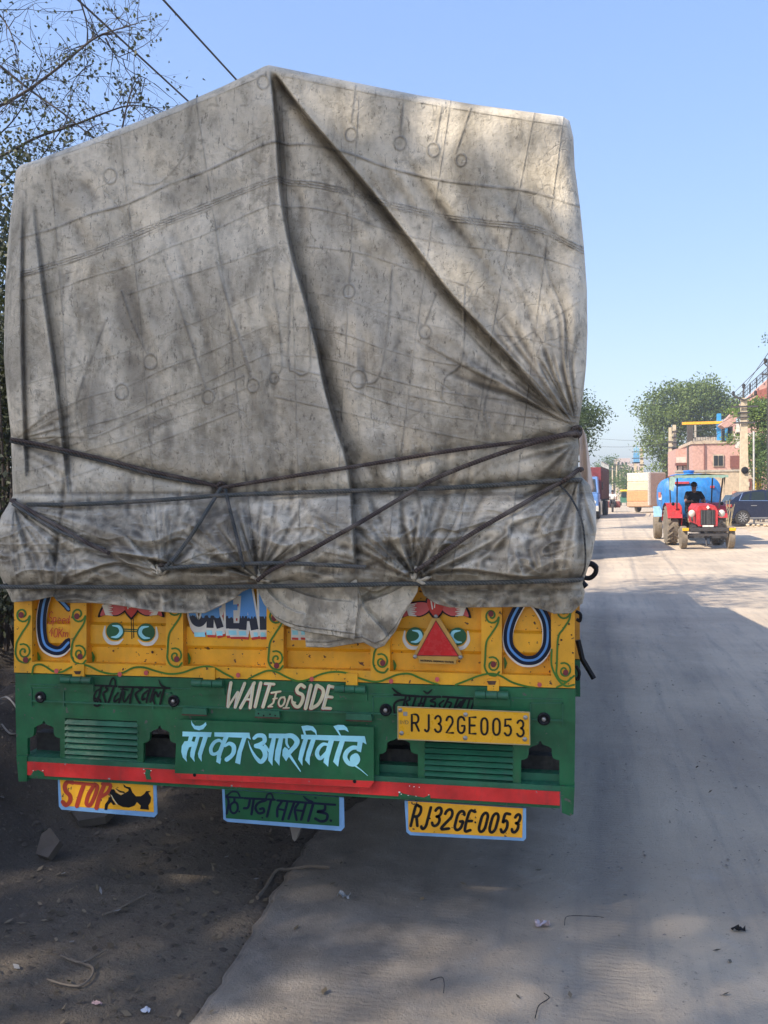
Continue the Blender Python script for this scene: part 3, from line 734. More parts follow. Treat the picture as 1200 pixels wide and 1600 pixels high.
mb = MB(); mb.poly([P(x, y, -.0532) for x, y in ((630, 1112), (636.5, 1112.3), (636.5, 1118.6), (630, 1118.3))]); mb.build('hologram', flat('silver_foil', (.4, .42, .45), .3, .6), pl)
# reflective warning triangle
tb = [(675, 966), (687, 966), (722, 1023), (724, 1028), (713, 1031), (712, 1038), (655, 1036), (654, 1029), (645, 1027), (647, 1022)]
tri = MB(); tri.poly([P(x, y, -.0) for x, y in tb], (0, .012, 0)); TR = tri.build('warning_triangle', flat('amber_plastic', (.60, .33, .07), .45), truck); TR['label'] = 'red reflective triangle in an amber frame'
mb = MB(); mb.poly([P(x, y, -.0016) for x, y in ((681, 970.5), (716, 1024.5), (652, 1023.5))]); mb.build('reflector', M_REFL, TR)
mb = MB()
tq = [P(x, y, -.002) for x, y in ((681, 970), (716.5, 1025), (651.5, 1024))]
for i in range(3): mb.tube([tq[i], tq[(i+1) % 3]], .0016, 6)
mb.build('triangle_edge', flat('maroon_edge', (.25, .02, .02), .5), TR)
mb = MB()
for x, y in ((681, 963), (648.5, 1026), (719.5, 1027)): mb.lathe(P(x, y, -.002), (0, -1, 0), [(.008, 0), (.008, .003), (.004, .006), (0, .006)], 12)
mb.build('screw', M_STEEL, TR, smooth=True)
cu = bpy.data.curves.new('words', 'FONT'); cu.body = 'NATIONAL HIGHWAY PATROL'; cu.size = .0092; cu.offset = .0005; cu.align_x = 'CENTER'
co = bpy.data.objects.new('fine_print', cu); c_ = P(683, 1034.6, -.0012); co.location = c_; co.rotation_euler = (math.pi/2, math.radians(1.5), 0); co.data.materials.append(M_INK)
dg = None
COL.objects.link(co); bpy.context.view_layer.update(); dg = bpy.context.evaluated_depsgraph_get()
me = bpy.data.meshes.new_from_object(co.evaluated_get(dg)); mo = bpy.data.objects.new('fine_print', me); mo.matrix_world = co.matrix_world.copy(); bpy.data.objects.remove(co); link(mo, TR)
# --- the three boards hung below the bumper
def under_board(pts, inner, mat, y=.012):
    o_ = part('mud_board', M_LBL, pts, y, y+.006)
    mb = MB(); mb.poly([P(a, c, y-.0012) for a, c in inner]); mb.build('painted_field', mat, o_); return o_
sb = under_board([(90, 1213), (244, 1223), (245.5, 1272), (241, 1277), (96, 1265), (92, 1260)], [(93, 1213.5), (239, 1223), (240.5, 1269), (97, 1259)], M_YEL)
sb['label'] = 'yellow board reading STOP beside a black painted figure'
br = Brush(0, 1080, 4, .010)
br.st([(455, 572), (425, 566), (405, 590), (412, 625), (438, 655), (436, 690), (412, 712), (392, 692)], 27); br.st([(470, 573), (540, 580), (590, 584)], 20); br.st([(525, 582), (500, 650), (480, 718)], 27)
br.st([(592, 582), (556, 640), (540, 700), (562, 712), (590, 660), (608, 600), (592, 582)], 25); br.st([(652, 585), (622, 660), (602, 730)], 27); br.st([(640, 580), (690, 586), (672, 632), (632, 660)], 22)
br.done('lettering', flat('brick_red_paint', (.42, .045, .02), .45), sb)
br = Brush(130, 1210, 9.23, .010)
br.fill([(500, 285), (545, 300), (600, 270), (650, 240), (655, 215), (590, 185), (578, 140), (590, 148), (620, 175), (680, 185), (710, 260), (760, 315), (830, 315), (880, 280), (910, 240), (975, 240), (940, 265), (980, 330), (970, 400), (940, 450), (950, 510), (820, 500), (830, 450), (775, 400), (740, 450), (660, 480), (570, 470), (500, 435), (420, 330), (370, 245), (400, 212), (445, 215), (470, 260), (520, 300)])
br.fill([(365, 330), (400, 330), (470, 435), (430, 442), (400, 400), (360, 440), (345, 515), (305, 510), (315, 430), (360, 370)]); br.st([(470, 205), (530, 245), (585, 258), (592, 275)], [8, 24, 24, 10])
br.done('painted_figure', M_INK, sb)
br = Brush(130, 1210, 9.23, .0092); br.st([(405, 300), (445, 370), (490, 432)], 10); br.st([(470, 225), (520, 275), (575, 278)], 8); br.done('figure_line', M_CRM, sb)
gb = under_board([(347, 1233), (537, 1246), (538, 1293), (533, 1298.5), (355, 1284), (349, 1280)], [(351, 1233.5), (530, 1245.6), (530, 1291), (353, 1278.5)], M_DGR)
gb['label'] = 'green board with dark hand-painted Hindi lettering'
br = Brush(340, 1230, 5.714, .010)
for pts, w in [([(75, 88), (225, 95)], 18), ([(80, 75), (98, 135), (82, 235)], 22), ([(85, 75), (125, 42), (175, 45), (200, 85)], 16), ([(150, 95), (150, 130)], 20), ([(150, 130), (115, 160), (118, 215), (150, 232), (178, 200), (175, 150), (150, 130)], 20), ([(192, 215), (193, 218)], 16),
               ([(240, 98), (510, 112)], 20), ([(290, 105), (272, 180), (235, 188)], 22), ([(322, 108), (302, 242)], 22), ([(430, 118), (365, 140), (338, 185), (365, 232), (412, 222), (408, 190), (380, 195)], 22), ([(478, 112), (440, 262)], 22), ([(430, 105), (445, 65), (480, 60), (498, 108)], 16), ([(398, 272), (400, 274)], 14),
               ([(532, 118), (1050, 158)], 20), ([(572, 130), (535, 190), (532, 262)], 22), ([(540, 195), (600, 205)], 18), ([(622, 135), (580, 290)], 22), ([(682, 140), (632, 282)], 22), ([(722, 142), (690, 200), (705, 292)], 22), ([(700, 205), (760, 212)], 18), ([(785, 152), (745, 290)], 22), ([(852, 152), (808, 300)], 24), ([(765, 80), (800, 112), (845, 132)], [10, 22, 22]),
               ([(960, 158), (952, 205), (890, 218), (975, 240), (970, 292), (920, 305), (872, 280)], 24), ([(868, 95), (880, 97)], 12), ([(1010, 298), (1012, 300)], 22)]:
    br.st(pts, w)
br.done('lettering', M_NAVY, gb)
rb = under_board([(632, 1251), (822, 1263), (822, 1310), (818, 1314), (641, 1305), (635, 1300)], [(637.5, 1251.6), (817, 1263), (816, 1309), (642, 1300), (638, 1296)], M_YEL)
rb['label'] = 'yellow board with the hand-painted number RJ.32.GE.0053'
br = Brush(620, 1240, 5.4545, .010)
word(br, [('R', 118, 108, 175, 275), ('J', 195, 118, 255, 300), ('3', 295, 120, 355, 275), ('2', 378, 135, 445, 298), ('G', 485, 150, 545, 310), ('E', 580, 155, 630, 312), ('0', 690, 165, 745, 325), ('0', 780, 170, 835, 330), ('5', 880, 175, 930, 330), ('3', 975, 178, 1025, 330)], 25, .26, True)
br.st([(280, 210), (283, 213)], 14); br.st([(460, 215), (463, 218)], 12); br.st([(668, 244), (670, 247)], 16)
br.done('lettering', M_INK, rb)
# ------------------------------------------------------------------ painted ornaments on the yellow board
def spiral(br, cx, cy, r, a0, turns, w, flip=1):
    n = int(14*turns); br.st([(cx+flip*r*(1-.86*k/n)*math.cos(a0+2*math.pi*turns*k/n), cy+1.12*r*(1-.86*k/n)*math.sin(a0+2*math.pi*turns*k/n)) for k in range(n+1)], w, curved=False)
br = Brush(y=-.0055)
for cx, top in ((35, 960), (122, 960), (272, 950), (430, 962), (594, 975), (768, 962), (880, 955)):
    low = 1018+.028*(cx-22)+(6 if cx > 850 else 0)
    spiral(br, cx, top, 11.5, .2, 1.45, 3)
    spiral(br, cx+2, low, 11.5, math.pi*1.35, 1.4, 2.8)
    br.st([(cx+11.5, top+3), (cx+9, top+14), (cx, top+28), (cx-8, top+42), (cx-10, low-8), (cx-10.5, low+4), (cx-5, low+14), (cx+6, low+17), (cx+12, low+11)], 3)
V1 = [(50, 1054), (53, 1041), (62, 1038), (72, 1042), (83, 1049), (96, 1050), (110, 1043), (124, 1039), (138, 1040.5), (156, 1049), (175, 1053), (192, 1051), (208, 1043.5), (225, 1043), (245, 1049), (265, 1053), (285, 1051), (305, 1044), (322, 1041), (336, 1044), (350, 1052), (364, 1059)]
V2 = [(388, 1061), (402, 1054), (418, 1048), (432, 1050), (448, 1058), (466, 1064.5), (484, 1061), (500, 1054), (518, 1050), (538, 1051), (556, 1058), (577, 1064), (592, 1065), (606, 1060), (622, 1054), (640, 1053), (655, 1059), (675, 1067), (684, 1069)]
V3 = [(712, 1070), (730, 1063), (748, 1056), (766, 1052.5), (782, 1056), (800, 1066), (820, 1072), (836, 1074.5)]
for v in (V1, V2, V3): br.st(v, 3)
br.st([(862, 1015), (862, 1040), (872, 1062), (884, 1072), (897, 1070)], 3); br.st([(870, 1074), (882, 1068), (897, 1056)], 3)
br.done('vine_ornament', M_VINE, truck)
br = Brush(y=.030)                          # vine overspray inside the panels
for x, y in ((61, 1028), (146, 1027), (296, 1029), (617, 1040), (790, 1036)): br.st([(x-2, y-8), (x, y), (x-1, y+8)], [2, 5, 2])
br.done('vine_leaf', M_VINE, truck)
br = Brush(y=-.0072)
for x, y in ((40, 1031), (125, 1026), (276, 1030), (432, 1040), (598, 1036), (771, 1038), (884, 1051), (33, 961), (120, 963), (767, 959), (428, 966)): br.circ(x, y, 4.2, 4.8)
br.done('bud_dot', M_MAR, truck)
br = Brush(y=-.0072)
for x, y in ((88, 1048.5), (187, 1053.5), (228, 1051.5), (323, 1056), (372, 1055), (487, 1061), (611, 1064.5), (683, 1061.5), (843, 1070)): br.circ(x, y, 3.4, 3.8)
br.done('berry_dot', M_PNK, truck)
def eye(cx, cy, s=1.0, y=.0245, flip=1):
    br = Brush(y=y); br.ring(cx-flip*2.5*s, cy+3*s, 16.5*s, 15.5*s, 5*s, 20 if flip > 0 else -20, 200 if flip > 0 else 160+0) if False else br.st([(cx-flip*16*s, cy-8*s), (cx-flip*17*s, cy+6*s), (cx-flip*9*s, cy+17*s), (cx+flip*4*s, cy+18*s), (cx+flip*12*s, cy+12*s)], [2, 5, 6, 5, 2]); br.done('eye_white', M_WHT, truck)
    br = Brush(y=y-.0009); br.circ(cx, cy, 14*s); br.done('eye_ball', M_DGR, truck)
    br = Brush(y=y-.0018); br.st([(cx-flip*4*s, cy-9*s), (cx+flip*6*s, cy-7*s), (cx+flip*9*s, cy+1*s), (cx+flip*3*s, cy+8*s), (cx-flip*6*s, cy+9*s)], [1.5*s, 5*s, 6*s, 5*s, 1.5*s]); br.done('eye_crescent', M_CYAN, truck)
eye(180, 986.5, flip=1); eye(228, 988, flip=-1)
eye(649, 994.5, flip=-1.0) if False else eye(648.5, 994, flip=1); eye(715, 994.5, flip=-1)
br = Brush(y=.0245); br.st([(194, 983), (214, 984)], 1.8); br.st([(194, 986), (214, 987)], 1.8); br.done('nose_bar', M_DGR, truck)
br = Brush(y=.0245); br.st([(205, 965), (206, 998)], 1.2); br.st([(208, 966), (209, 996)], 1.2); br.done('nose_line', M_INK, truck)
def petals(cx, cy, s, y=.034):
    LFT = [(cx-5*s, cy-12*s), (cx-14*s, cy-20*s), (cx-30*s, cy-20*s), (cx-42*s, cy-16*s), (cx-50*s, cy+2*s), (cx-38*s, cy-1*s), (cx-24*s, cy+1*s), (cx-13*s, cy-4*s)]
    MID = [(cx, cy+6*s), (cx-9*s, cy-5*s), (cx-14*s, cy-20*s), (cx-8*s, cy-34*s), (cx, cy-38*s), (cx+8*s, cy-34*s), (cx+14*s, cy-20*s), (cx+9*s, cy-5*s)]
    mir = lambda L: [(2*cx-a, c) for a, c in L]
    for k, (S, out_) in enumerate(((LFT, 1), (mir(LFT), 1), (MID, 1))):
        c0 = np.mean(S, 0)
        br = Brush(y=y-.0006*k); br.fill([c0+(np.array(a)-c0)*1.10 for a in S], True); br.done('petal_outline', M_INK, truck)
        br = Brush(y=y-.0024-.0006*k); br.fill([c0+(np.array(a)-c0)*.93 for a in S], True); br.done('petal', M_RPT if k == 2 else M_PNK, truck)
        if k < 2:
            sg = -1 if k == 0 else 1
            br = Brush(y=y-.0050); 
            for t in range(7): br.st([(c0[0]+sg*(17-t*.8)*s, c0[1]+(-6+t*2.2)*s), (c0[0]+sg*(2+2*(t % 2))*s, c0[1]+(-9+t*3)*s)], [3.4, 1.2], False)
            br.done('petal_brush_mark', M_WHT, truck)
        else:
            br = Brush(y=y-.0050); br.st([(cx-7*s, cy-22*s), (cx-5*s, cy-10*s)], 2); br.st([(cx-1*s, cy-26*s), (cx-2*s, cy-12*s)], 1.6); br.done('petal_brush_mark', M_WHT, truck)
petals(205, 961, 1.0); petals(681, 962, 1.06)
# looped garlands left and right
def garland(cl, y, w=1.0):
    br = Brush(y=y); br.st([(a-.5*w, c+2.5*w) for a, c in cl], 16*w); br.done('garland_halo', M_WHT, truck)
    br = Brush(y=y-.0009); br.st(cl, 14.5*w); br.done('garland_band', M_NAVY, truck)
    br = Brush(y=y-.0022); br.st(cl, 3.6*w); br.done('garland_stripe', M_BLUE, truck)
garland([(74, 925), (68, 945), (65, 968), (66, 992), (71, 1008), (84, 1016), (96, 1015), (107, 1004)], .0215)
br = Brush(y=.0225); br.st([(88, 932), (100, 944), (107, 952)], 8); br.done('garland_band', M_NAVY, truck); br = Brush(y=.0210); br.st([(88, 932), (100, 944), (107, 952)], 4); br.done('garland_stripe', M_BLUE, truck)
garland([(824, 925), (810, 948), (799, 970), (794, 992), (797, 1012), (812, 1028), (826, 1032), (841, 1028), (853, 1012), (856, 990), (853, 968), (842, 948), (828, 932)], .0215)
br = Brush(0, 920, 5, .0215)
word(br, [('S', 375, 178, 405, 275), ('p', 415, 195, 440, 262), ('e', 448, 205, 478, 270), ('e', 482, 205, 512, 270), ('d', 515, 210, 540, 268), ('4', 382, 305, 410, 370), ('0', 418, 310, 445, 378), ('K', 455, 312, 485, 378), ('m', 492, 315, 530, 375)], 6, .12)
br.done('lettering', M_RPT, truck)
# GREAT : block letters, blue above, black below, white / cyan / red drop edge
M_TWO, nt, bs = new_mat('two_tone_letter_paint')
g_ = N(nt, 'ShaderNodeNewGeometry'); sp = N(nt, 'ShaderNodeSeparateXYZ'); nt.links.new(g_.outputs['Position'], sp.inputs[0])
zc = xz(370, 964, .025)[1]
wv = N(nt, 'ShaderNodeTexNoise', i_Scale=90.0, i_Detail=2.0); mpn = N(nt, 'ShaderNodeMapping'); mpn.inputs['Scale'].default_value = (1, 1, .12); nt.links.new(g_.outputs['Position'], mpn.inputs[0]); nt.links.new(mpn.outputs[0], wv.inputs['Vector'])
hh = mathn(nt, 'ADD', sp.outputs['Z'], ramp(nt, wv.outputs['Fac'], .4, .6, -.005, .005))
cc = mix(nt, ramp(nt, hh, zc-.001, zc+.001), (.010, .016, .040), (.10, .32, .72)); nt.links.new(cc, bs.inputs['Base Color']); bs.inputs['Roughness'].default_value = .42
GRT = [('G', [([(334, 925), (300, 925), (299, 955), (303, 972), (313, 979), (323, 974), (330, 955)], 12)]), ('R', [([(325, 925), (325, 981)], 0.1)])]
LET = [[([(318, 925), (302, 935), (300, 955), (304, 970), (312, 974), (319, 966), (321, 950)], 11)],
       [([(330, 925), (328, 981)], 11), ([(336, 944), (338, 962), (344, 981)], 11), ([(330, 925), (345, 930), (342, 946), (330, 948)], 10)],
       [([(358, 925), (359, 982)], 12), ([(358, 926), (378, 926)], 10), ([(358, 949), (371, 949)], 9), ([(358, 978), (376, 978)], 9)],
       [([(384, 915), (379, 984)], 12), ([(386, 915), (398, 984)], 12), ([(380, 966), (396, 966)], 9)],
       [([(410, 915), (412, 984)], 12)]]
for off, grow, mat_, y in (((2.5, 15), 2, M_RPT, .0225), ((1.5, 11), 3, M_WHT, .0218), ((1.5, 6), 5, M_WHT, .0211), ((0, 0), 6, M_WHT, .0204)):
    br = Brush(y=y, sh=off)
    for L in LET:
        for pts, w in L: br.st(pts, w+grow, curved=len(pts) > 4, caps=False)
    br.done('letter_outline', mat_, truck)
br = Brush(y=.0198)
for x0, x1, y_ in ((303, 320, 991), (322, 331, 988), (338, 347, 989), (357, 369, 988), (373, 384, 989), (396, 402, 991), (407, 414, 991)): br.fill([(x0, y_-3), (x1, y_-3), (x1+1, y_+4), (x0+1, y_+4)])
br.done('letter_outline', M_CYAN, truck)
br = Brush(y=.0190)
for L in LET:
    for pts, w in L: br.st(pts, w, curved=len(pts) > 4, caps=False)
br.done('lettering', M_TWO, truck)
for x0 in (456, 470):
    br = Brush(y=.0225); br.fill([(x0-2, 965), (x0+12, 965), (x0+13, 1000), (x0-1, 1000)]); br.done('letter_outline', M_WHT, truck)
    br = Brush(y=.0215); br.fill([(x0, 985), (x0+9, 985), (x0+10, 992), (x0+1, 992)]); br.done('letter_outline', M_CYAN, truck)
    br = Brush(y=.0210); br.fill([(x0, 996), (x0+10, 996.5), (x0+10, 1000), (x0, 999.5)]); br.done('letter_outline', M_RPT, truck)
# small straps and ropes' ends hanging down the right flank
for hk in (0, 1, 2):
  mb = MB()
  if hk == 0: mb.tube([P(903, 1000, .25), P(910, 1030, .25), P(928, 1060, .25)], .012, 6)
  if hk == 1: mb.tube(catmull([P(900, 955, .15), P(907, 960, .15), P(906, 970, .15), P(901, 967, .15)], 5), .007, 6)
  if hk == 2: mb.tube(catmull([P(900, 1040, .15), P(905, 1050, .15), P(903, 1061, .15), P(898, 1058, .15)], 5), .007, 6)
  mb.build('flank_hook', M_INK, truck, smooth=True)
# ------------------------------------------------------------------ tarpaulin over the load
def curve_y(pts, x): pts = sorted(pts); return np.interp(x, [a for a, _ in pts], [c for _, c in pts])
def polyd(X, Y, pts):
    """distance, signed side (+ = right of travel direction in the picture), position 0..1 along"""
    best = np.full(X.shape, 1e9); side = np.zeros(X.shape); tpar = np.zeros(X.shape)
    pts = [np.array(p, float) for p in pts]; seg = [np.hypot(*(pts[i+1]-pts[i])) for i in range(len(pts)-1)]; tot = sum(seg); acc = 0
    for i in range(len(pts)-1):
        a = pts[i]; d = pts[i+1]-a; L2 = d@d
        t = np.clip(((X-a[0])*d[0]+(Y-a[1])*d[1])/L2, 0, 1)
        dx = X-(a[0]+t*d[0]); dy = Y-(a[1]+t*d[1]); r = np.hypot(dx, dy)
        cr = d[0]*dy-d[1]*dx
        m = r < best
        best = np.where(m, r, best); side = np.where(m, np.sign(-cr), side); tpar = np.where(m, (acc+t*seg[i])/tot, tpar)
        acc += seg[i]
    return best, side, tpar
def sm_pts(p, per=6): return [tuple(a) for a in catmull(p, per)]
def groove(X, Y, pts, w, a, t0=0.0, t1=1.0, fade=.15):
    d, s, t = polyd(X, Y, sm_pts(pts, 4) if len(pts) > 2 else pts)
    env = 1.0
    if t0 == 0: pass
    tp = sm(t, -.001, fade) if t0 else 1
    te = 1-sm(t, 1-fade, 1.0) if t1 < 1 else 1
    return -a*np.exp(-(d/w)**2)*tp*te
def fold(X, Y, pts, hi, whi, lo, wlo, side_hi=-1, edge=2.5, fin=.12, fout=.12):
    """one layer lapping over the next: raised on one side, sharp edge, dug in on the other"""
    d, s, t = polyd(X, Y, sm_pts(pts, 4))
    sd = d*s*side_hi                               # >0 on the raised side
    env = sm(t, 0, fin)*(1-sm(t, 1-fout, 1))
    up = hi*np.exp(-np.abs(sd)/whi); dn = -lo*np.exp(-(np.abs(sd)/wlo)**1.5)
    k = sm(sd, -edge, edge)
    return env*(up*k+dn*(1-k))
def fan(X, Y, c, ang0, ang1, n, amp, r0, r1, seed=0, pw=1.0):
    """pleats radiating from a tie point"""
    dx = X-c[0]; dy = Y-c[1]; r = np.hypot(dx, dy)+1e-6; th = np.degrees(np.arctan2(dy, dx))
    th = (th-ang0) % 360; span = (ang1-ang0) % 360
    inside = sm(th, 0, span*.15)*(1-sm(th, span*.85, span))*(th < span)
    a_ = th/span*n*1.7+.5*vnoise(r*.012+seed, th*.03)
    w = vnoise(a_+seed*5.1, r*.006+seed)*1.25+.45*vnoise(a_*2.3+seed, r*.012+3)
    w = w-.7*np.exp(-(vnoise(a_*.9+seed*2, r*.004)/.10)**2)*.8
    return amp*w*inside*sm(r, 0, r0)*(1-sm(r, r0, r1))**pw
TOPC = [(25, 266), (32, 258), (60, 249), (120, 226), (200, 196), (290, 160), (350, 134), (396, 112), (412, 104), (420, 101.5), (432, 104), (480, 114), (560, 130), (650, 148), (740, 163), (820, 174), (868, 180), (880, 182), (890, 189)]
LFT = [(266, 25), (300, 21), (360, 14), (430, 9), (500, 7), (560, 6), (620, 11), (680, 17), (740, 19), (775, 20), (790, 12), (806, 2), (830, -5), (865, -8), (890, -5), (908, 4), (918, 8), (925, 12), (934, 16), (945, 20)]
RGT = [(189, 890), (215, 896), (260, 898), (320, 906), (380, 912), (450, 917), (520, 918), (570, 916), (620, 911), (660, 905), (676, 902), (700, 905), (730, 903), (745, 909), (758, 922), (790, 931), (830, 932), (870, 925), (900, 914), (912, 910), (925, 914), (940, 911), (958, 905)]
HEM = [(-10, 925), (20, 940), (50, 938), (84, 931), (88, 938), (105, 941), (145, 941), (170, 943), (200, 947), (235, 953), (275, 957), (320, 957), (345, 945), (365, 935), (377, 924), (400, 914), (655, 912), (660, 928), (680, 942), (702, 948), (760, 948), (830, 947), (850, 952), (866, 958), (893, 957), (908, 942)]
NR, NC = 560, 600
s_ = np.linspace(0, 1, NR); t_ = np.linspace(0, 1, NC)
S_, T_ = np.meshgrid(s_, t_, indexing='ij')
X = np.zeros((NR, NC)); Y = np.zeros((NR, NC))
xc = 20+(900-20)*T_
for it in range(4):
    ytop = curve_y(TOPC, np.clip(X if it else xc, 25, 890)); ybot = curve_y(HEM, np.clip(X if it else xc, -10, 912))
    Y = ytop+(ybot-ytop)*S_
    xl = np.interp(Y, [a for a, _ in LFT], [c for _, c in LFT]); xr = np.interp(Y, [a for a, _ in RGT], [c for _, c in RGT])
    X = xl+(xr-xl)*T_
# ---- relief
D = np.zeros_like(X)
U_ = (X-20)/880
el = X-xl; er = xr-X; et = Y-ytop
D -= .085*(1-np.sqrt(np.clip(1-((38-np.clip(el, 0, 38))/38)**2, 0, 1)))+.075*(1-np.sqrt(np.clip(1-((30-np.clip(er, 0, 30))/30)**2, 0, 1)))
D -= .05*(1-np.sqrt(np.clip(1-((12-np.clip(et, 0, 12))/12)**2, 0, 1)))
D += .030*fbm(X/210, Y/240, 3, 21)*sm(et, 0, 80)
D += .050*np.sin(np.clip((Y-300)/480, 0, 1)*np.pi)*(.6+.4*fbm(X/260, Y/300, 2, 5))
roll = np.clip((Y-772)/150, 0, 1)
D += .105*np.sin(roll*np.pi)**.75*(Y > 772)*(1+.25*fbm(X/110, Y/120, 2, 9))
# the big folds
F1 = [(421, 103), (427, 150), (432, 215), (437, 290), (446, 350), (459, 410), (478, 475), (494, 540), (506, 600), (524, 665), (540, 715), (548, 765), (552, 830), (556, 905)]
D += fold(X, Y, F1, .036, 34, .062, 20, +1 if False else -1, 2.2, .08, .06)
F2 = [(428, 112), (470, 170), (530, 240), (585, 305), (640, 375), (700, 455), (755, 515), (805, 568), (850, 622), (884, 655)]
D += fold(X, Y, F2, .040, 44, .075, 14, 1, 3, .05, .08)
D += groove(X, Y, [(500, 560), (530, 640), (560, 730), (600, 800), (640, 880)], 16, .022)
D += fold(X, Y, [(40, 275), (37, 300), (33, 420), (34, 560), (38, 680), (42, 760)], .016, 14, .030, 8, -1, 1.4, .45)
D += fold(X, Y, [(48, 290), (56, 360), (64, 430), (72, 490), (82, 560), (92, 640), (100, 710), (108, 780)], .024, 22, .036, 13, -1, 1.4, .5)
D += fold(X, Y, [(105, 725), (100, 790), (92, 850), (84, 930)], .012, 20, .020, 8, 1, 1.6)
D += groove(X, Y, [(150, 395), (182, 470), (210, 560), (222, 640)], 26, .016, 1, .9, .3)
D += groove(X, Y, [(75, 300), (120, 360), (150, 420)], 14, .014, 1, .9, .3)
D += groove(X, Y, [(404, 430), (420, 540), (428, 640), (432, 760)], 14, .012, 1, .9, .3)
for k, (a, c, w, am) in enumerate([((560, 260), (700, 400), 22, .014), ((620, 250), (745, 420), 18, .012), ((700, 270), (800, 420), 16, .008), ((660, 300), (720, 380), 10, .006), ((480, 220), (520, 330), 14, .010), ((455, 280), (470, 380), 10, .012), ((150, 330), (120, 280), 12, .008), ((240, 390), (300, 300), 20, .005), ((330, 380), (395, 260), 24, .009), ((395, 300), (414, 160), 14, .007)]):
    D += groove(X, Y, [a, ((a[0]+c[0])/2+6, (a[1]+c[1])/2-4), c], w, am*1.4, 1, .9, .35)
rf = random.Random(21)
for k in range(9):                           # soft drapes in the left half
    x0 = 120+k*34+rf.uniform(-12, 12); y0 = rf.uniform(300, 470); L_ = rf.uniform(140, 330); D += fold(X, Y, [(x0, y0), (x0+L_*.10, y0+L_*.33), (x0+L_*.22+rf.uniform(-8, 8), y0+L_*.66), (x0+L_*.30, y0+L_)], rf.uniform(.004, .011), rf.uniform(20, 34), rf.uniform(.004, .009), rf.uniform(14, 22), rf.choice((-1, 1)), 13, .45, .5)
for k in range(9):                           # slack running parallel to the big diagonal fold
    x0 = 470+k*42+rf.uniform(-12, 12); y0 = 210+k*8+rf.uniform(-30, 70); L_ = rf.uniform(90, 240); D += fold(X, Y, [(x0, y0), (x0+L_*.25, y0+L_*.36), (x0+L_*.5, y0+L_*.70), (x0+L_*.72, y0+L_)], rf.uniform(.005, .012), rf.uniform(16, 28), rf.uniform(.005, .012), rf.uniform(12, 18), rf.choice((-1, 1)), 10, .4, .5)
for k in range(8):
    x0 = 540+k*30+rf.uniform(-12, 12); y0 = 420+k*18; L_ = rf.uniform(100, 200); D += fold(X, Y, [(x0, y0), (x0-L_*.06, y0+L_*.4), (x0+L_*.02, y0+L_)], rf.uniform(.004, .008), 22, rf.uniform(.004, .008), 16, rf.choice((-1, 1)), 11, .45, .5)
# pleats gathered at the ties
D += fan(X, Y, (900, 668), 195, 275, 9, .020, 40, 360, 1)
D += fan(X, Y, (900, 690), 90, 190, 5, .010, 30, 150, 4)
D += fan(X, Y, (904, 742), 60, 175, 7, .022, 30, 220, 2)
D += fan(X, Y, (648, 905), 180, 360, 11, .026, 24, 260, 3)
D += fan(X, Y, (404, 905), 175, 330, 10, .026, 22, 190, 5)
D += fan(X, Y, (255, 893), 170, 370, 9, .018, 20, 150, 6)
D += fan(X, Y, (22, 788), -10, 110, 8, .018, 24, 200, 7)
D += fan(X, Y, (20, 690), -50, 60, 5, .010, 30, 170, 8)
D += fan(X, Y, (648, 915), 0, 120, 5, .014, 10, 140, 9)
# deep soft drape folds of the lower roll
D += fold(X, Y, [(160, 862), (230, 872), (300, 888), (400, 884)], .030, 16, .030, 9, 1, 2.2, .2, .2)
D += fold(X, Y, [(660, 893), (730, 890), (800, 900), (880, 905)], .028, 24, .026, 9, 1 if False else 1, 2, .2, .2)
D += fold(X, Y, [(165, 860), (205, 885), (235, 900), (250, 896)], .020, 12, .020, 7, 1, 2, .15, .15)
D += fold(X, Y, [(100, 905), (180, 880), (240, 893)], .018, 14, .016, 8, 1, 2, .2, .2)
D += groove(X, Y, [(300, 815), (370, 800), (420, 840), (440, 880)], 16, .016, 1, .9, .3)
D += groove(X, Y, [(560, 700), (600, 770), (640, 850), (648, 900)], 9, .020, 1, 1, .2)
D += groove(X, Y, [(480, 900), (540, 893), (620, 900)], 8, .02, 1, .9, .2)
D += groove(X, Y, [(660, 915), (720, 925), (800, 918), (895, 930)], 9, .016, 1, .9, .2)
D += groove(X, Y, [(30, 925), (120, 928), (240, 930), (330, 925)], 8, .012, 1, .9, .2)
# ropes bite into the cloth
ROPES = {
 'R1': [(18, 686), (60, 694), (100, 703), (165, 718), (230, 735), (290, 748), (345, 761)],
 'R1b': [(17, 690), (60, 699), (100, 707), (165, 722), (235, 741), (290, 752), (330, 758), (345, 763)],
 'R2': [(346, 762), (400, 753), (450, 745), (560, 728), (700, 705), (830, 688), (880, 679), (902, 674)],
 'R3': [(44, 788), (120, 788), (240, 782), (350, 774), (450, 770), (540, 767), (640, 764), (700, 762), (800, 756), (870, 751), (903, 750)],
 'R4': [(18, 782), (40, 794), (90, 822), (140, 850), (170, 864)],
 'R4b': [(20, 788), (50, 806), (92, 830), (130, 845), (164, 858)],
 'R5': [(345, 763), (322, 800), (298, 838), (275, 868), (254, 892)],
 'R6': [(352, 765), (360, 800), (370, 840), (380, 886)],
 'R7': [(402, 907), (425, 890), (470, 868), (520, 840), (570, 812), (620, 782), (680, 748), (760, 716), (840, 690), (890, 679), (902, 677)],
 'R8': [(648, 893), (680, 872), (740, 832), (800, 797), (850, 768), (885, 748), (905, 733)],
 'R9': [(252, 889), (300, 885), (380, 881), (450, 880), (510, 883), (572, 886)],
 'R10': [(-2, 917), (100, 917), (200, 917.5), (330, 917), (430, 916), (540, 914), (640, 912), (730, 911), (820, 909), (905, 906)],
 'R11': [(868, 752), (890, 775), (908, 810), (914, 850), (914, 885), (907, 905)],
}
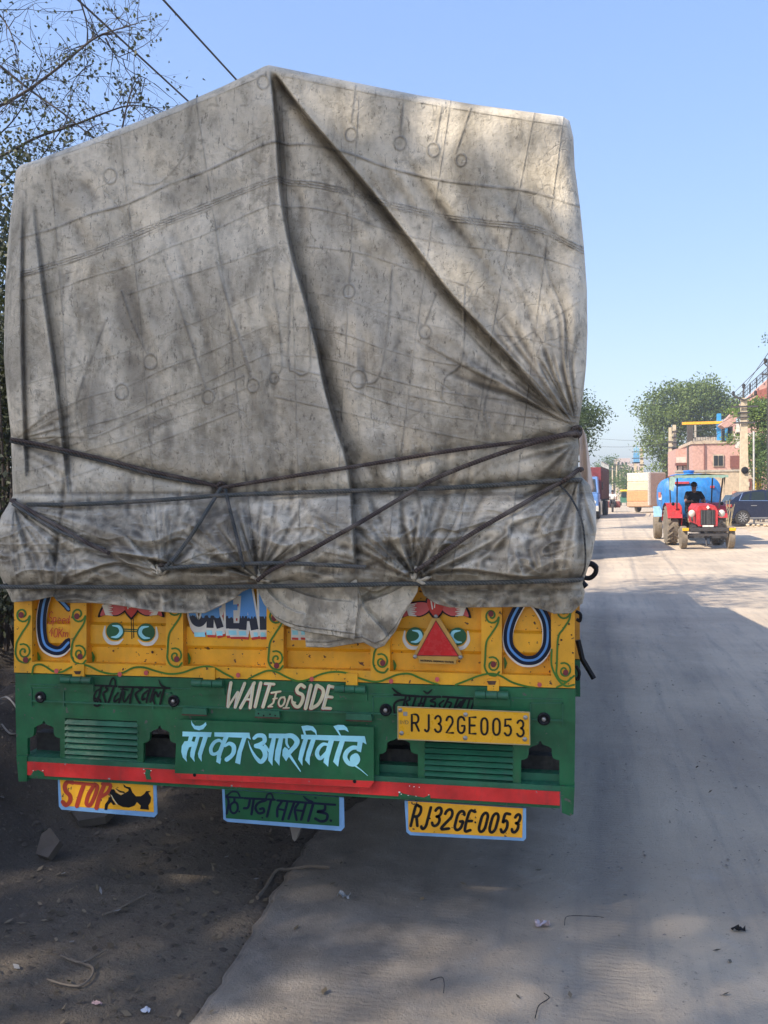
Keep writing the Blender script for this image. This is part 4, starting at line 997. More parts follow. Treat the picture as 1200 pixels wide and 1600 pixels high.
for k, pts in ROPES.items():
    d, s, t = polyd(X, Y, pts)
    D += (-.012 if k not in ('R10', 'R9', 'R3') else -.020)*np.exp(-(d/10)**2)-.006*np.exp(-(d/24)**2)
    if k in ('R10', 'R3', 'R2', 'R9'):
        D += .004*np.sin(X/9+3*vnoise(X/30, Y/200))*np.exp(-(d/26)**2)
# small crumples
cr1 = 1-np.abs(fbm(X/70+.6*fbm(X/50, Y/50, 2, 31), Y/95, 4, 33)); D += .009*(cr1-.7)*sm(Y, 200, 500)
cr2 = 1-np.abs(fbm(X/22, Y/34, 3, 35)); D += .0035*(cr2-.7)*(.5+sm(Y, 640, 860))
rd = 1-2*np.abs(vnoise(X/46+Y/60+.8*vnoise(X/80, Y/50, 4), Y/17+.6*vnoise(X/40, Y/60, 6), 41)); D += .022*(np.clip(rd, 0, 1)**3)*sm(Y, 775, 830)*(.4+.6*sm(vnoise(X/120, Y/90, 8), -.3, .4))
rd = 1-2*np.abs(vnoise(X/18-Y/70, Y/60+.6*vnoise(X/40, Y/60, 6), 43)); D += .010*(np.clip(rd, 0, 1)**3)*sm(Y, 690, 830)*sm(vnoise(X/100, Y/70, 9), -.2, .4)
D += .0030*fbm(X/9, Y/11, 3, 37)*(.5+.6*sm(Y, 600, 850))
D += .0035*fbm(X/11+Y/30+1.5*vnoise(X/60, Y/60), Y/40, 3, 39)*np.exp(-((Y-curve_y([(20, 430), (100, 420), (200, 385), (300, 345), (430, 285), (520, 305), (600, 322), (700, 345), (800, 358), (912, 392)], X)-14)/16)**2)
YB = np.interp(Y, [100, 700, 800, 940], [.035, .0, -.01, -.022])
# keep the lower hem standing just clear of the tail board
D += .045*sm(Y, 855, 905)
rg = 1-2.2*np.abs(fbm(X/120+.5*vnoise(X/90, Y/90, 2), Y/42+.9*vnoise(X/110, Y/70, 3), 2, 47)); D += .028*np.clip(rg, -.4, 1)*sm(Y, 790, 850)
rg = 1-2.4*np.abs(fbm(X/60+Y/110, Y/34+.6*vnoise(X/70, Y/60, 5), 2, 48)); D += .012*np.clip(rg, -.3, 1)*sm(Y, 820, 880)
rg = 1-2.2*np.abs(vnoise(X/58+Y/260+.5*vnoise(X/80, Y/150, 7), Y/210, 49)); D += .012*np.clip(rg, -.2, 1)*sm(Y, 380, 520)*(1-sm(Y, 700, 780))*(.35+.65*sm(vnoise(X/130, Y/160, 11), -.4, .4))
Yd = YB-D
Yd = np.where(Y > 880, np.minimum(Yd, -.022-.02*sm(Y, 880, 930)), Yd)
# ---- printed / worn marks on the cloth (0..1)
line = np.zeros_like(X); dirt = np.zeros_like(X)
def mark(pts, w=1.6, a=.6, cur=True, shift=0):
    global line
    d, s, t = polyd(X, Y, sm_pts(pts, 5) if cur and len(pts) > 2 else pts)
    line = np.maximum(line, a*np.exp(-(d/w)**2)*(.65+.35*vnoise(X/13, Y/13)))
def ringm(cx, cy, r, a=.5):
    global line
    d = np.abs(np.hypot(X-cx, (Y-cy)*.85)-r); line = np.maximum(line, a*np.exp(-(d/1.5)**2))
S1 = [(30, 372), (80, 358), (140, 335), (200, 318), (260, 290), (320, 268), (380, 240), (425, 222), (450, 226), (480, 226), (540, 238), (600, 260), (680, 280), (760, 291), (830, 300), (905, 322)]
S2 = [(35, 428), (90, 412), (150, 392), (200, 370), (260, 345), (320, 322), (380, 298), (430, 280), (450, 285), (500, 290), (560, 305), (620, 322), (700, 340), (760, 348), (840, 358), (912, 392)]
mark(S1, 2.0, .85)
for o in (-4, 0, 4): mark([(a, c+o) for a, c in S2], 1.2, .75)
d, s, t = polyd(X, Y, S2); line = np.maximum(line, .5*np.exp(-(d/5)**2)*(vnoise(X/2.2, Y/2.2) > .25))
for o, a in ((62, .4), (98, .5), (230, .30), (285, .38), (330, .5), (368, .35)): mark([(p, c+o) for p, c in S1], 1.4, a)
for o in (300, 350): 
    mark([(p, c+o-10) for p, c in S2 if p < 430], 1.6, .45); mark([(430, 270+o), (520, 290+o), (650, 320+o), (780, 345+o), (900, 360+o)], 1.6, .45)
for x0, x1 in ((70, 118), (180, 250), (305, 400), (440, 470), (560, 520), (705, 600), (840, 705), (885, 790)):   # panel seams
    mark([(x0, 150), ((x0+x1)/2+3, 480), (x1, 900)], 1.0, .55, False)
mark([(34, 262), (200, 206), (330, 152), (412, 118)], 1.0, .5); mark([(440, 118), (560, 142), (700, 168), (885, 197)], 1.0, .5)
mark([(300, 160), (295, 195), (285, 215), (288, 240), (262, 275), (240, 288), (210, 285)], 1.6, .4); mark([(337, 150), (345, 200), (350, 225), (370, 235), (390, 222), (425, 205)], 1.6, .35)
for p in ([(555, 135), (548, 190)], [(630, 150), (625, 210)], [(690, 165), (680, 225)], [(735, 170), (720, 215), (712, 240)], [(190, 455), (205, 500), (230, 555)], [(338, 410), (355, 470), (382, 560), (392, 592)], [(265, 430), (300, 540), (322, 610)], [(365, 500), (390, 580)], [(425, 420), (440, 560), (430, 590)], [(551, 395), (545, 440)], [(612, 415), (605, 520), (590, 590), (565, 600)], [(680, 460), (664, 505)], [(725, 450), (722, 560), (695, 590), (690, 620)], [(770, 585), (755, 640), (765, 670)], [(130, 590), (118, 640), (128, 690)], [(165, 500), (140, 570)], [(255, 405), (270, 440)], [(455, 410), (450, 560), (460, 580), (475, 585), (485, 560), (478, 430)]):
    mark(p, 1.8, .7)
for p in ((548, 210, 9), (625, 224, 9), (677, 234, 9), (720, 250, 8), (235, 565, 10), (190, 612, 10), (325, 620, 9), (395, 602, 9), (428, 590, 7), (545, 455, 9), (664, 518, 9), (560, 592, 12), (411, 128, 9), (172, 275, 10)): ringm(*p)
mark([(200, 460), (260, 440), (340, 415), (430, 385)], 1.6, .45); mark([(480, 385), (560, 395), (640, 420), (730, 448), (730, 470)], 1.6, .45); mark([(790, 545), (860, 500), (905, 470)], 1.6, .4)
def spot(x, y, rx, ry, a, rot=0):
    global dirt
    c, s = math.cos(math.radians(rot)), math.sin(math.radians(rot)); dx = X-x; dy = Y-y
    u = (dx*c+dy*s)/rx; v = (-dx*s+dy*c)/ry
    r = np.sqrt(u*u+v*v)+.35*fbm(X/38, Y/38, 4, int(x))
    dirt = np.maximum(dirt, a*(1-sm(r, .55, 1.15)))
for args in ((200, 480, 24, 90, .5, -14), (300, 300, 60, 20, .3, -20), (150, 640, 30, 60, .4, -10), (470, 640, 40, 80, .4, -12), (380, 560, 34, 60, .34, -10), (610, 560, 60, 60, .36, -35), (700, 560, 34, 60, .34, -40), (520, 450, 36, 80, .34, -20), (240, 660, 30, 12, .45, -8), (262, 700, 14, 34, .55, 0), (215, 590, 26, 55, .45, -12), (340, 820, 40, 34, .55, 0), (390, 850, 24, 22, .5, 0), (180, 835, 70, 16, .45, 8), (520, 800, 40, 22, .5, -20), (560, 520, 80, 130, .30, -30), (440, 720, 60, 60, .35, 0), (600, 440, 60, 90, .22, -35), (760, 620, 90, 40, .34, 25), (340, 700, 110, 36, .30, -10), (660, 690, 120, 30, .34, -8), (300, 470, 120, 50, .22, -20), (800, 760, 90, 24, .3, -15),
             (505, 350, 60, 50, .26, -30), (820, 860, 50, 12, .30, -14), (770, 655, 40, 24, .35, 30), (120, 300, 40, 30, .30, 40), (870, 240, 30, 60, .24, 0), (545, 930, 60, 30, .25, 0), (870, 930, 36, 20, .25, 0), (425, 300, 8, 90, .4, 0), (200, 960, 60, 10, .3, 0), (330, 760, 160, 22, .25, -3)): spot(*args)
# scuffs
sc = fbm(X/16, Y/9, 4, 51); dirt = np.maximum(dirt, .30*sm(fbm(X/90, Y/60, 4, 53), .12, .5)*sm(Y, 350, 760))
lowd = sm(fbm(X/46, Y/80, 5, 57)+.25*fbm(X/14, Y/20, 3, 58), .02, .34)*sm(Y, 380, 620); dirt = np.maximum(dirt, .34*lowd)
dirt = np.maximum(dirt, .35*sm(sc, .38, .6)*sm(fbm(X/140, Y/110, 3, 55), -.1, .35))
rub = .8*sm(vnoise(X/5, Y/1.7), .55, .8)*np.exp(-((Y-(700+.0*X+14*vnoise(X/90, Y*0)))/10)**2)+.6*sm(vnoise(X/4, Y/1.6), .55, .8)*np.exp(-((Y-662+.03*(X-400))/7)**2)
rub = np.clip(rub+.5*sm(vnoise(X/14, Y/2.4, 3), .6, .85)*sm(Y, 560, 800), 0, 1)
# shade of the folds and creases, painted into the cloth colour
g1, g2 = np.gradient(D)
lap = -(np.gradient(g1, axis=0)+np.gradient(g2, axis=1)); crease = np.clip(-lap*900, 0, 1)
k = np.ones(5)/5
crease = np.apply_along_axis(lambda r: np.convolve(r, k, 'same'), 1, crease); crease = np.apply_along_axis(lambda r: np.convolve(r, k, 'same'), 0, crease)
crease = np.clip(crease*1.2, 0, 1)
fold_shade = 0
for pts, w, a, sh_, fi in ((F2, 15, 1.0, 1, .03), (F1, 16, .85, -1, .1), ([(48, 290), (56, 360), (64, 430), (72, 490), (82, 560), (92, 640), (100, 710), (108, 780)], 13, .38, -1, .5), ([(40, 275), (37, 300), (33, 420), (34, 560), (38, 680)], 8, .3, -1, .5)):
    d, s, t = polyd(X, Y, sm_pts(pts, 4)); sd = d*s*sh_; g_ = np.where(sd < 0, np.exp(-(np.abs(sd)/w)**1.4), np.exp(-(sd/1.8)**2)); fold_shade = np.maximum(fold_shade, a*g_*sm(t, 0, fi)*(1-sm(t, .9, 1))*(.85+.25*vnoise(X/30, Y/20)))
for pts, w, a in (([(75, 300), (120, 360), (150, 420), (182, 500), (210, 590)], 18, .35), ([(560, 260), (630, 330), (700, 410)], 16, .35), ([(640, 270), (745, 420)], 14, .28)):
    d, s, t = polyd(X, Y, pts); fold_shade = np.maximum(fold_shade, a*np.exp(-(d/w)**2)*sm(t, 0, .1)*(1-sm(t, .93, 1))*(.8+.3*vnoise(X/30, Y/20)))
def tarp_material():
    m, nt, bs = new_mat('weathered_canvas')
    A = lambda n: N(nt, 'ShaderNodeAttribute', attribute_name=n).outputs['Fac']
    v = tc(nt, world=True); v2 = tc(nt, (1, 1, .55), True)
    n1 = noise(nt, v2, 2.2, 7, .62); n2 = noise(nt, v, 14, 6, .7); n3 = noise(nt, v, 70, 4, .7)
    c = mix(nt, ramp(nt, n1, .3, .7), (.52, .455, .345), (.87, .765, .60))
    c = mix(nt, mathn(nt, 'MULTIPLY', ramp(nt, n2, .48, .72), .55), c, (.225, .205, .165))
    c = mix(nt, mathn(nt, 'MULTIPLY', ramp(nt, noise(nt, tc(nt, (2.2, 2.2, 1), True), 26, 6, .8), .57, .63), .60), c, (.095, .080, .060))
    c = mix(nt, mathn(nt, 'MULTIPLY', ramp(nt, noise(nt, tc(nt, (1, 1, .35), True), 5.5, 5, .65), .48, .64), .50), c, (.20, .170, .120))
    c = mix(nt, mathn(nt, 'MULTIPLY', ramp(nt, noise(nt, v, 1.15, 5, .6), .52, .70), .22), c, (.24, .205, .155))
    c = mix(nt, mathn(nt, 'MULTIPLY', A('dirt'), 1.0), c, (.075, .060, .044))
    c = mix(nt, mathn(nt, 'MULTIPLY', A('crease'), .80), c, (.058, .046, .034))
    c = mix(nt, mathn(nt, 'MULTIPLY', A('line'), .70), c, (.055, .055, .055))
    c = mix(nt, mathn(nt, 'MULTIPLY', A('rub'), .55), c, (.62, .60, .54))
    wp = N(nt, 'ShaderNodeTexNoise', i_Scale=3.0, i_Detail=4.0); nt.links.new(v, wp.inputs['Vector'])
    va = N(nt, 'ShaderNodeVectorMath', operation='MULTIPLY_ADD'); nt.links.new(wp.outputs['Color'], va.inputs[0]); va.inputs[1].default_value = (.35, .35, .35); nt.links.new(tc(nt, (1, 1, .8), True), va.inputs[2])
    def crack(sc, w):
        vo = N(nt, 'ShaderNodeTexVoronoi', feature='DISTANCE_TO_EDGE', i_Scale=sc); nt.links.new(va.outputs[0], vo.inputs['Vector']); return ramp(nt, vo.outputs['Distance'], 0, w, 1, 0)
    k1 = mathn(nt, 'MULTIPLY', crack(6, .03), ramp(nt, noise(nt, v, 3.3, 3), .52, .68)); k2 = mathn(nt, 'MULTIPLY', crack(13, .06), ramp(nt, noise(nt, v, 5.3, 3), .45, .62))
    kk = mathn(nt, 'MAXIMUM', k1, mathn(nt, 'MULTIPLY', k2, .7))
    c = mix(nt, mathn(nt, 'MULTIPLY', kk, .16), c, (.13, .115, .095))
    sx = ramp(nt, noise(nt, tc(nt, (9, 9, 1.2), True), 9, 5, .8), .59, .66); c = mix(nt, mathn(nt, 'MULTIPLY', sx, .5), c, (.10, .09, .075))
    sy = ramp(nt, noise(nt, tc(nt, (1.2, 1.2, 9), True), 7, 5, .8), .63, .70); c = mix(nt, mathn(nt, 'MULTIPLY', sy, .32), c, (.78, .75, .68))
    nt.links.new(c, bs.inputs['Base Color']); bs.inputs['Roughness'].default_value = .72
    nt.links.new(ramp(nt, n2, .3, .7, .6, .85), bs.inputs['Roughness'])
    h = mathn(nt, 'ADD', mathn(nt, 'MULTIPLY', n2, .40), mathn(nt, 'ADD', mathn(nt, 'MULTIPLY', n3, .35), mathn(nt, 'ADD', mathn(nt, 'MULTIPLY', A('line'), .7), mathn(nt, 'MULTIPLY', kk, -.16))))
    bump(nt, bs, h, .85, .016)
    return m
M_TARP = tarp_material()
tarp = empty('tarpaulin', (0, 0, 1.2)); tag(tarp, 'weathered grey-beige canvas tarpaulin roped over the high load of the truck', 'tarpaulin')
face = Pa(X, Y, Yd)
# sides and roof carry on forward along the truck
dys = np.array([.02, .05, .1, .2, .35, .6, .9, 1.3, 1.8, 2.4, 3.1, 4, 5, 6, 7, 8])
def flank(edge, sgn):
    E_ = edge[:, None, :].repeat(len(dys), 1)
    k_ = np.clip((E_[..., 2]-1.0)/2.0, 0, 1)*.055*dys[None]; E_[..., 2] -= k_
    zz = E_[..., 2]; wob = .03*fbm(zz*3, dys[None]*1.3, 3, 61)
    E_[..., 0] -= sgn*(.036*dys[None]+.03*sm(dys, .5, 2)[None]+wob*sm(dys, .05, .5)[None]*0+.02*np.abs(wob))
    E_[..., 1] += dys[None]
    return E_
Fl, Fr = flank(face[:, 0], -1), flank(face[:, -1], 1)
tp = face[0][None].repeat(len(dys), 0).copy(); tp[..., 1] += dys[:, None]; tp[..., 2] += (.02*fbm(tp[..., 0]*2, dys[:, None]*1.0, 3, 63))*sm(dys, .1, 1)[:, None]-.055*dys[:, None]
tp[..., 0] *= (1-.026*dys[:, None])
hem = face[-1][None].repeat(4, 0).copy(); hem[:, :, 1] += np.array([.002, .010, .022, .040])[:, None]; hem[:, :, 2] += np.array([-.003, -.003, .004, .02])[:, None]
allv = [face.reshape(-1, 3)]; fq = [grid_faces(NR, NC)]; off = NR*NC
def addg(Gd, flip):
    global off
    n0, n1 = Gd.shape[:2]; allv.append(Gd.reshape(-1, 3)); f = grid_faces(n0, n1, off); fq.append(f[:, ::-1] if flip else f); off += n0*n1
Lg = np.concatenate([face[:, :1], Fl], 1); Rg = np.concatenate([face[:, -1:], Fr], 1); Tg = np.concatenate([face[:1], tp], 0); Hg = np.concatenate([face[-1:], hem], 0)
addg(Lg, True); addg(Rg, False); addg(Tg, True); addg(Hg, False)
def ext(a):
    a2 = [a.ravel(), np.repeat(a[:, :1], len(dys)+1, 1).ravel()*.5, np.repeat(a[:, -1:], len(dys)+1, 1).ravel()*.5, np.repeat(a[:1], len(dys)+1, 0).ravel()*.4, np.repeat(a[-1:], 5, 0).ravel()]
    return np.concatenate(a2)
crz = np.clip(np.maximum(crease*1.0, fold_shade), 0, 1)
np_mesh('canvas_cover', np.vstack(allv), np.vstack(fq), M_TARP, tarp, smooth=True, attrs={'line': ext(line), 'dirt': ext(dirt), 'crease': ext(crz), 'rub': ext(rub)}).location = (0, 0, -1.2)
# ---- the two hanging corners of the sheet
def hang(name, top, bottom, left, right, y0, nr, nc, seed, amp, folds=(), push=.02):
    s = np.linspace(0, 1, nr)[:, None]; t = np.linspace(0, 1, nc)[None]
    C = lambda pts, u: np.stack([np.interp(u, np.linspace(0, 1, len(pts)), [p[k] for p in pts]) for k in (0, 1)], -1)
    Tt, Bb = C(top, t[0])[None], C(bottom, t[0])[None]; Ll, Rr = C(left, s[:, 0])[:, None], C(right, s[:, 0])[:, None]
    c00, c01, c10, c11 = Tt[:, :1], Tt[:, -1:], Bb[:, :1], Bb[:, -1:]
    s3 = s[..., None]; t3 = t[..., None]
    XY = (1-s3)*Tt+s3*Bb+(1-t3)*Ll+t3*Rr-((1-s3)*(1-t3)*c00+(1-s3)*t3*c01+s3*(1-t3)*c10+s3*t3*c11)
    x, y = XY[..., 0], XY[..., 1]
    d = amp*fbm(x/34+.5*fbm(x/30, y/40, 2, seed), y/60, 3, seed)+amp*.4*fbm(x/10, y/20, 3, seed+1)+push*np.sin(np.clip(s, 0, 1)*np.pi*.8)
    for pts, hi, whi, lo, wlo, sd in folds: d = d+fold(x, y, pts, hi, whi, lo, wlo, sd, 2, .12, .12)
    ln = np.zeros_like(x)
    e = (1-s)*(y.max()-y.min()); ln = np.maximum(ln, .5*np.exp(-((e-9)/1.3)**2))
    V = Pa(x, y, y0-d)
    rimv = V[-1:].repeat(3, 0).copy(); rimv[:, :, 1] += np.array([.003, .010, .02])[:, None]; rimv[:, :, 2] += np.array([-.003, 0, .01])[:, None]
    rl = V[:, :1].repeat(3, 1).copy(); rl[..., 1] += np.array([.004, .012, .03])[None]
    rr = V[:, -1:].repeat(3, 1).copy(); rr[..., 1] += np.array([.004, .012, .03])[None]; rr[..., 0] -= np.array([0, .002, .01])[None]
    vs = [V.reshape(-1, 3)]; fs = [grid_faces(nr, nc)]; o = nr*nc; at = [ln.ravel()]; z = sm(fbm(x/30, y/24, 4, seed+5), -.1, .4)*.5; dd = [z.ravel()]
    for g, fl in ((np.concatenate([V[-1:], rimv], 0), 0), (np.concatenate([V[:, :1], rl], 1), 1), (np.concatenate([V[:, -1:], rr], 1), 0)):
        vs.append(g.reshape(-1, 3)); f = grid_faces(*g.shape[:2], o); fs.append(f[:, ::-1] if fl else f); n = g.shape[0]*g.shape[1]; o += n; at.append(np.zeros(n)); dd.append(np.full(n, .3))
    ln = np.concatenate(at); dd = np.concatenate(dd)
    ob = np_mesh(name, np.vstack(vs), np.vstack(fs), M_TARP, tarp, smooth=True, attrs={'line': ln, 'dirt': dd, 'crease': dd*.3, 'rub': ln*0}); ob.location = (0, 0, -1.2); return ob
hang('loose_corner', [(470, 905), (560, 900), (655, 905)], [(478, 1010), (514, 1011), (545, 1006), (568, 1003), (587, 1013), (600, 1008), (618, 985), (630, 960), (640, 945)], [(470, 905), (474, 960), (478, 1010)], [(655, 905), (652, 925), (640, 945)], -.045, 110, 140, 71, .014,
     [([(558, 905), (570, 950), (600, 985), (610, 1005)], .02, 16, .02, 10, -1), ([(640, 910), (600, 930), (570, 940), (562, 955)], .018, 14, .018, 7, 1), ([(560, 915), (590, 925), (620, 905)], .014, 10, .016, 6, 1), ([(590, 905), (575, 925), (560, 935)], .014, 9, .016, 5, -1)])['label'] = 'darker corner of canvas hanging behind the folded hem'
hang('hanging_hem', [(400, 900), (440, 892), (500, 896), (558, 900)], [(421, 955), (432, 968), (445, 976), (462, 983), (480, 987), (510, 991), (535, 995), (553, 998)], [(400, 900), (404, 925), (412, 943), (421, 955)], [(558, 900), (559, 950), (553, 998)], -.082, 120, 140, 77, .011,
     [([(408, 905), (425, 930), (450, 950), (480, 960)], .016, 12, .016, 8, -1), ([(404, 903), (440, 915), (500, 935), (556, 940)], .012, 14, .014, 8, -1), ([(404, 900), (450, 898), (500, 905)], .016, 9, .02, 6, 1)])['label'] = 'long stitched hem hanging over the painted board'
# crumpled knots of cloth pulled through the ties
def knot(cx, cy, y0, seed, sx=1.0):
    rs = np.random.default_rng(seed)
    for k in range(6):
        a = rs.uniform(-2.9, .3) if sx > 0 else rs.uniform(-3.4, -.2); L = rs.uniform(14, 34); w = rs.uniform(4, 8)
        pts = [P(cx, cy, y0), P(cx+math.cos(a)*L*.4, cy+math.sin(a)*L*.4*.7, y0-.018), P(cx+math.cos(a)*L*.8, cy+math.sin(a)*L*.6, y0-.006), P(cx+math.cos(a)*L, cy+math.sin(a)*L*.7, y0+.03)]
        mbk.tube(catmull(pts, 6), [.006]+[.005+.002*math.sin(i*.9+k) for i in range(17)]+[.004], 8)
for ka in ((404, 906, -.105, 3), (648, 908, -.105, 5, 1), (253, 897, -.145, 8, -1)):
    mbk = MB(); knot(*ka); mbk.build('gathered_cloth', M_TARP, tarp, smooth=True, loc=(0, 0, -1.2))
# ------------------------------------------------------------------ ropes
from mathutils.bvhtree import BVHTree
def rope_mat(name, c1, c2):
    m, nt, bs = new_mat(name); v = tc(nt, world=True)
    w = N(nt, 'ShaderNodeTexWave', wave_type='BANDS', bands_direction='DIAGONAL', i_Scale=48.0, i_Distortion=1.6); nt.links.new(v, w.inputs['Vector'])
    c = mix(nt, ramp(nt, w.outputs['Fac'], .3, .7), c1, c2); c = mix(nt, mathn(nt, 'MULTIPLY', ramp(nt, noise(nt, v, 12, 4), .45, .7), .5), c, (.20, .17, .14))
    nt.links.new(c, bs.inputs['Base Color']); bs.inputs['Roughness'].default_value = .85; bump(nt, bs, w.outputs['Fac'], .35, .004); return m
M_R1 = rope_mat('dark_rope', (.022, .024, .024), (.065, .068, .066)); M_R2 = rope_mat('brown_rope', (.032, .022, .019), (.085, .058, .05)); M_R3 = rope_mat('grey_strap', (.045, .050, .048), (.10, .105, .10))
Dn = Yd.copy()
def near_y(px, py):
    i = np.argmin((X-px)**2*1.0+(Y-py)**2); i0, j0 = np.unravel_index(i, X.shape)
    return Yd[max(0, i0-5):i0+6, max(0, j0-5):j0+6].min()
LBL = {'R1': ('dark double rope slanting down from the left edge, upper strand', M_R2, .0085), 'R1b': ('lower strand of the double rope slanting down from the left edge', M_R1, .007), 'R2': ('rope rising from the middle knot to the tie at the right edge', M_R2, .0085),
 'R3': ('nearly level rope running across the tarpaulin just above the bulging roll', M_R3, .0095), 'R4': ('thick short rope slanting down over the left end of the roll', M_R2, .010), 'R4b': ('thinner rope beside the thick one at the left end of the roll', M_R3, .007),
 'R5': ('short rope slanting down left from the middle knot', M_R3, .009), 'R6': ('short steep rope dropping straight down from the middle knot', M_R1, .0085), 'R7': ('long diagonal rope from the lower gathered knot up to the right tie', M_R2, .0095), 'R8': ('brown diagonal rope across the right part of the roll, ending at the gather', M_R2, .0095),
 'R9': ('short level rope along the middle of the roll, above the lowest rope', M_R3, .0085), 'R10': ('lowest rope, a straight grey strap across the bottom of the tarpaulin', M_R3, .0095), 'R11': ('thin cord curving down the right end of the roll', M_R1, .004)}
ROPE_PTS = {}
for k, pts in ROPES.items():
    lab, mt, r = LBL[k]
    pp = [p for p in catmull(pts, 6)]
    ys_ = np.array([near_y(*p) for p in pp])
    for _ in range(3): ys_ = np.minimum(ys_, np.convolve(np.pad(ys_, 2, 'edge'), np.ones(5)/5, 'valid'))
    if k in ('R10',): ys_ = np.minimum(ys_, -.105)
    if k in ('R7', 'R9'): ys_ = np.minimum(ys_, -.03)
    r = r*.88
    p3 = [P(p[0], p[1], yy-r*.75-(.006 if k in ('R7', 'R2') else 0)) for p, yy in zip(pp, ys_)]
    ext_ = []
    if pp[0][0] < 60: p3 = [p3[0]+np.array([.0+.01*1, .5, 0]), p3[0]+np.array([-.012, .06, 0])]+p3
    if pp[-1][0] > 895 and k != 'R11': p3 = p3+[p3[-1]+np.array([.010, .05, 0]), p3[-1]+np.array([-.01, .5, 0])]
    c0 = np.mean(p3, 0); mb = MB(); mb.tube([np.array(p)-c0 for p in p3], r, 8)
    o_ = mb.build('rope', mt, None, smooth=True, loc=c0); tag(o_, lab, 'rope', 'ropes lashing the tarpaulin down')
for (x, y, lab) in ((346, 762, 'knot joining four ropes in the left middle of the tarpaulin'), (901, 676, 'thick rope coil wound round the gathered cloth at the right edge'), (254, 890, 'small rope knot at the lower end of the left slanting rope')):
    mb = MB(); c = P(x, y, near_y(x, y)-.012)
    for j in range(3):
        tt_ = [np.array([.016*math.cos(a), .010*math.sin(a*2+j), .013*math.sin(a)+(.004*j)])*(1.0 if x < 890 else 1.05) for a in np.linspace(j*1.1, j*1.1+6.28, 14)]
        mb.tube(tt_, .006, 7)
    tag(mb.build('rope_knot', M_R2, None, smooth=True, loc=c), lab, 'knot')
# black strap hook on the right and its hanging end
mb = MB(); c = P(914, 900, .02)
mb.tube([np.array(p)-c for p in catmull([P(905, 897, .02), P(912, 902, .02), P(922, 903, .02), P(930, 896, .02), P(931, 887, .02), P(924, 881, .02), P(916, 883, .02), P(911, 896, .02), P(909, 908, .02), P(916, 917, .02)], 5)], [.009]*20+[.011]*26, 8)
tag(mb.build('rubber_strap_hook', M_INK, None, smooth=True, loc=c), 'black looped rubber strap sticking out at the right end of the roll', 'strap')
# pale cloth hanging at the right flank, further forward
s = np.linspace(0, 1, 40)[:, None]; t = np.linspace(0, 1, 16)[None]
x = (904+s*3)*(1-t)+t*np.interp(s, [0, .1, .4, .75, .92, 1], [910, 916, 921, 926, 929, 927]); y = (664+s*118)+t*np.interp(s, [0, .5, 1], [4, 6, -14]); y = y+0*x
dd = .05*np.sin(t*9+s*3)*s+.02*fbm(x/4, y/20, 2, 3)
V = Pa(x, y, 2.9-dd); V2 = V+np.array([0, .05, 0])
cl = np_mesh('loose_flap_cloth', np.vstack([V.reshape(-1, 3), V2.reshape(-1, 3)]), np.vstack([grid_faces(40, 16), grid_faces(40, 16, 640)[:, ::-1]]), flat('pale_cotton', (.78, .62, .50), .9), None, smooth=True)
tag(cl, 'pale pinkish-beige loose cloth hanging off the right flank of the load', 'cloth')
# ------------------------------------------------------------------ foliage
def leaf_mat(name, a, b, trans=.35):
    m, nt, bs = new_mat(name)
    at = N(nt, 'ShaderNodeAttribute', attribute_name='tint').outputs['Fac']
    c = mix(nt, at, a, b); nt.links.new(c, bs.inputs['Base Color']); bs.inputs['Roughness'].default_value = .6
    tr = N(nt, 'ShaderNodeBsdfTranslucent'); nt.links.new(mix(nt, .5, c, (.16, .20, .03)), tr.inputs['Color'])
    ms = N(nt, 'ShaderNodeMixShader'); ms.inputs[0].default_value = trans
    nt.links.new(bs.outputs[0], ms.inputs[1]); nt.links.new(tr.outputs[0], ms.inputs[2]); nt.links.new(ms.outputs[0], nt.nodes['Material Output'].inputs[0])
    return m
M_BARK = paint('grey_bark', (.12, .095, .075), .9, .25, .3)
M_LF1 = leaf_mat('leaves_mid_green', (.07, .12, .028), (.20, .26, .06))
M_LF2 = leaf_mat('leaves_dark_green', (.022, .045, .014), (.07, .11, .03))
M_LF6 = leaf_mat('leaves_sunny_green', (.09, .16, .03), (.22, .30, .07))
M_LF5 = leaf_mat('leaves_dark_dusty', (.016, .022, .012), (.045, .055, .028), .12)
M_LF3 = leaf_mat('leaves_fresh_green', (.06, .12, .025), (.15, .22, .05))
M_LF4 = leaf_mat('leaves_dusty_small', (.035, .040, .022), (.09, .10, .05), .2)
def leaf_quads(C, size, r, asp=.5, flat_=0.0):
    n = len(C)
    a = r.normal(size=(n, 3)); a /= np.linalg.norm(a, axis=1)[:, None]
    b = r.normal(size=(n, 3)); b -= (a*b).sum(1)[:, None]*a; b /= np.linalg.norm(b, axis=1)[:, None]
    sz = size*r.uniform(.6, 1.3, n)[:, None]
    nn = np.cross(a, b)
    v = np.stack([C-a*sz*.5, C+b*sz*asp*.5+nn*sz*.08, C+a*sz*.5, C-b*sz*asp*.5+nn*sz*.08], 1)
    return v.reshape(-1, 3), np.arange(n*4).reshape(n, 4)
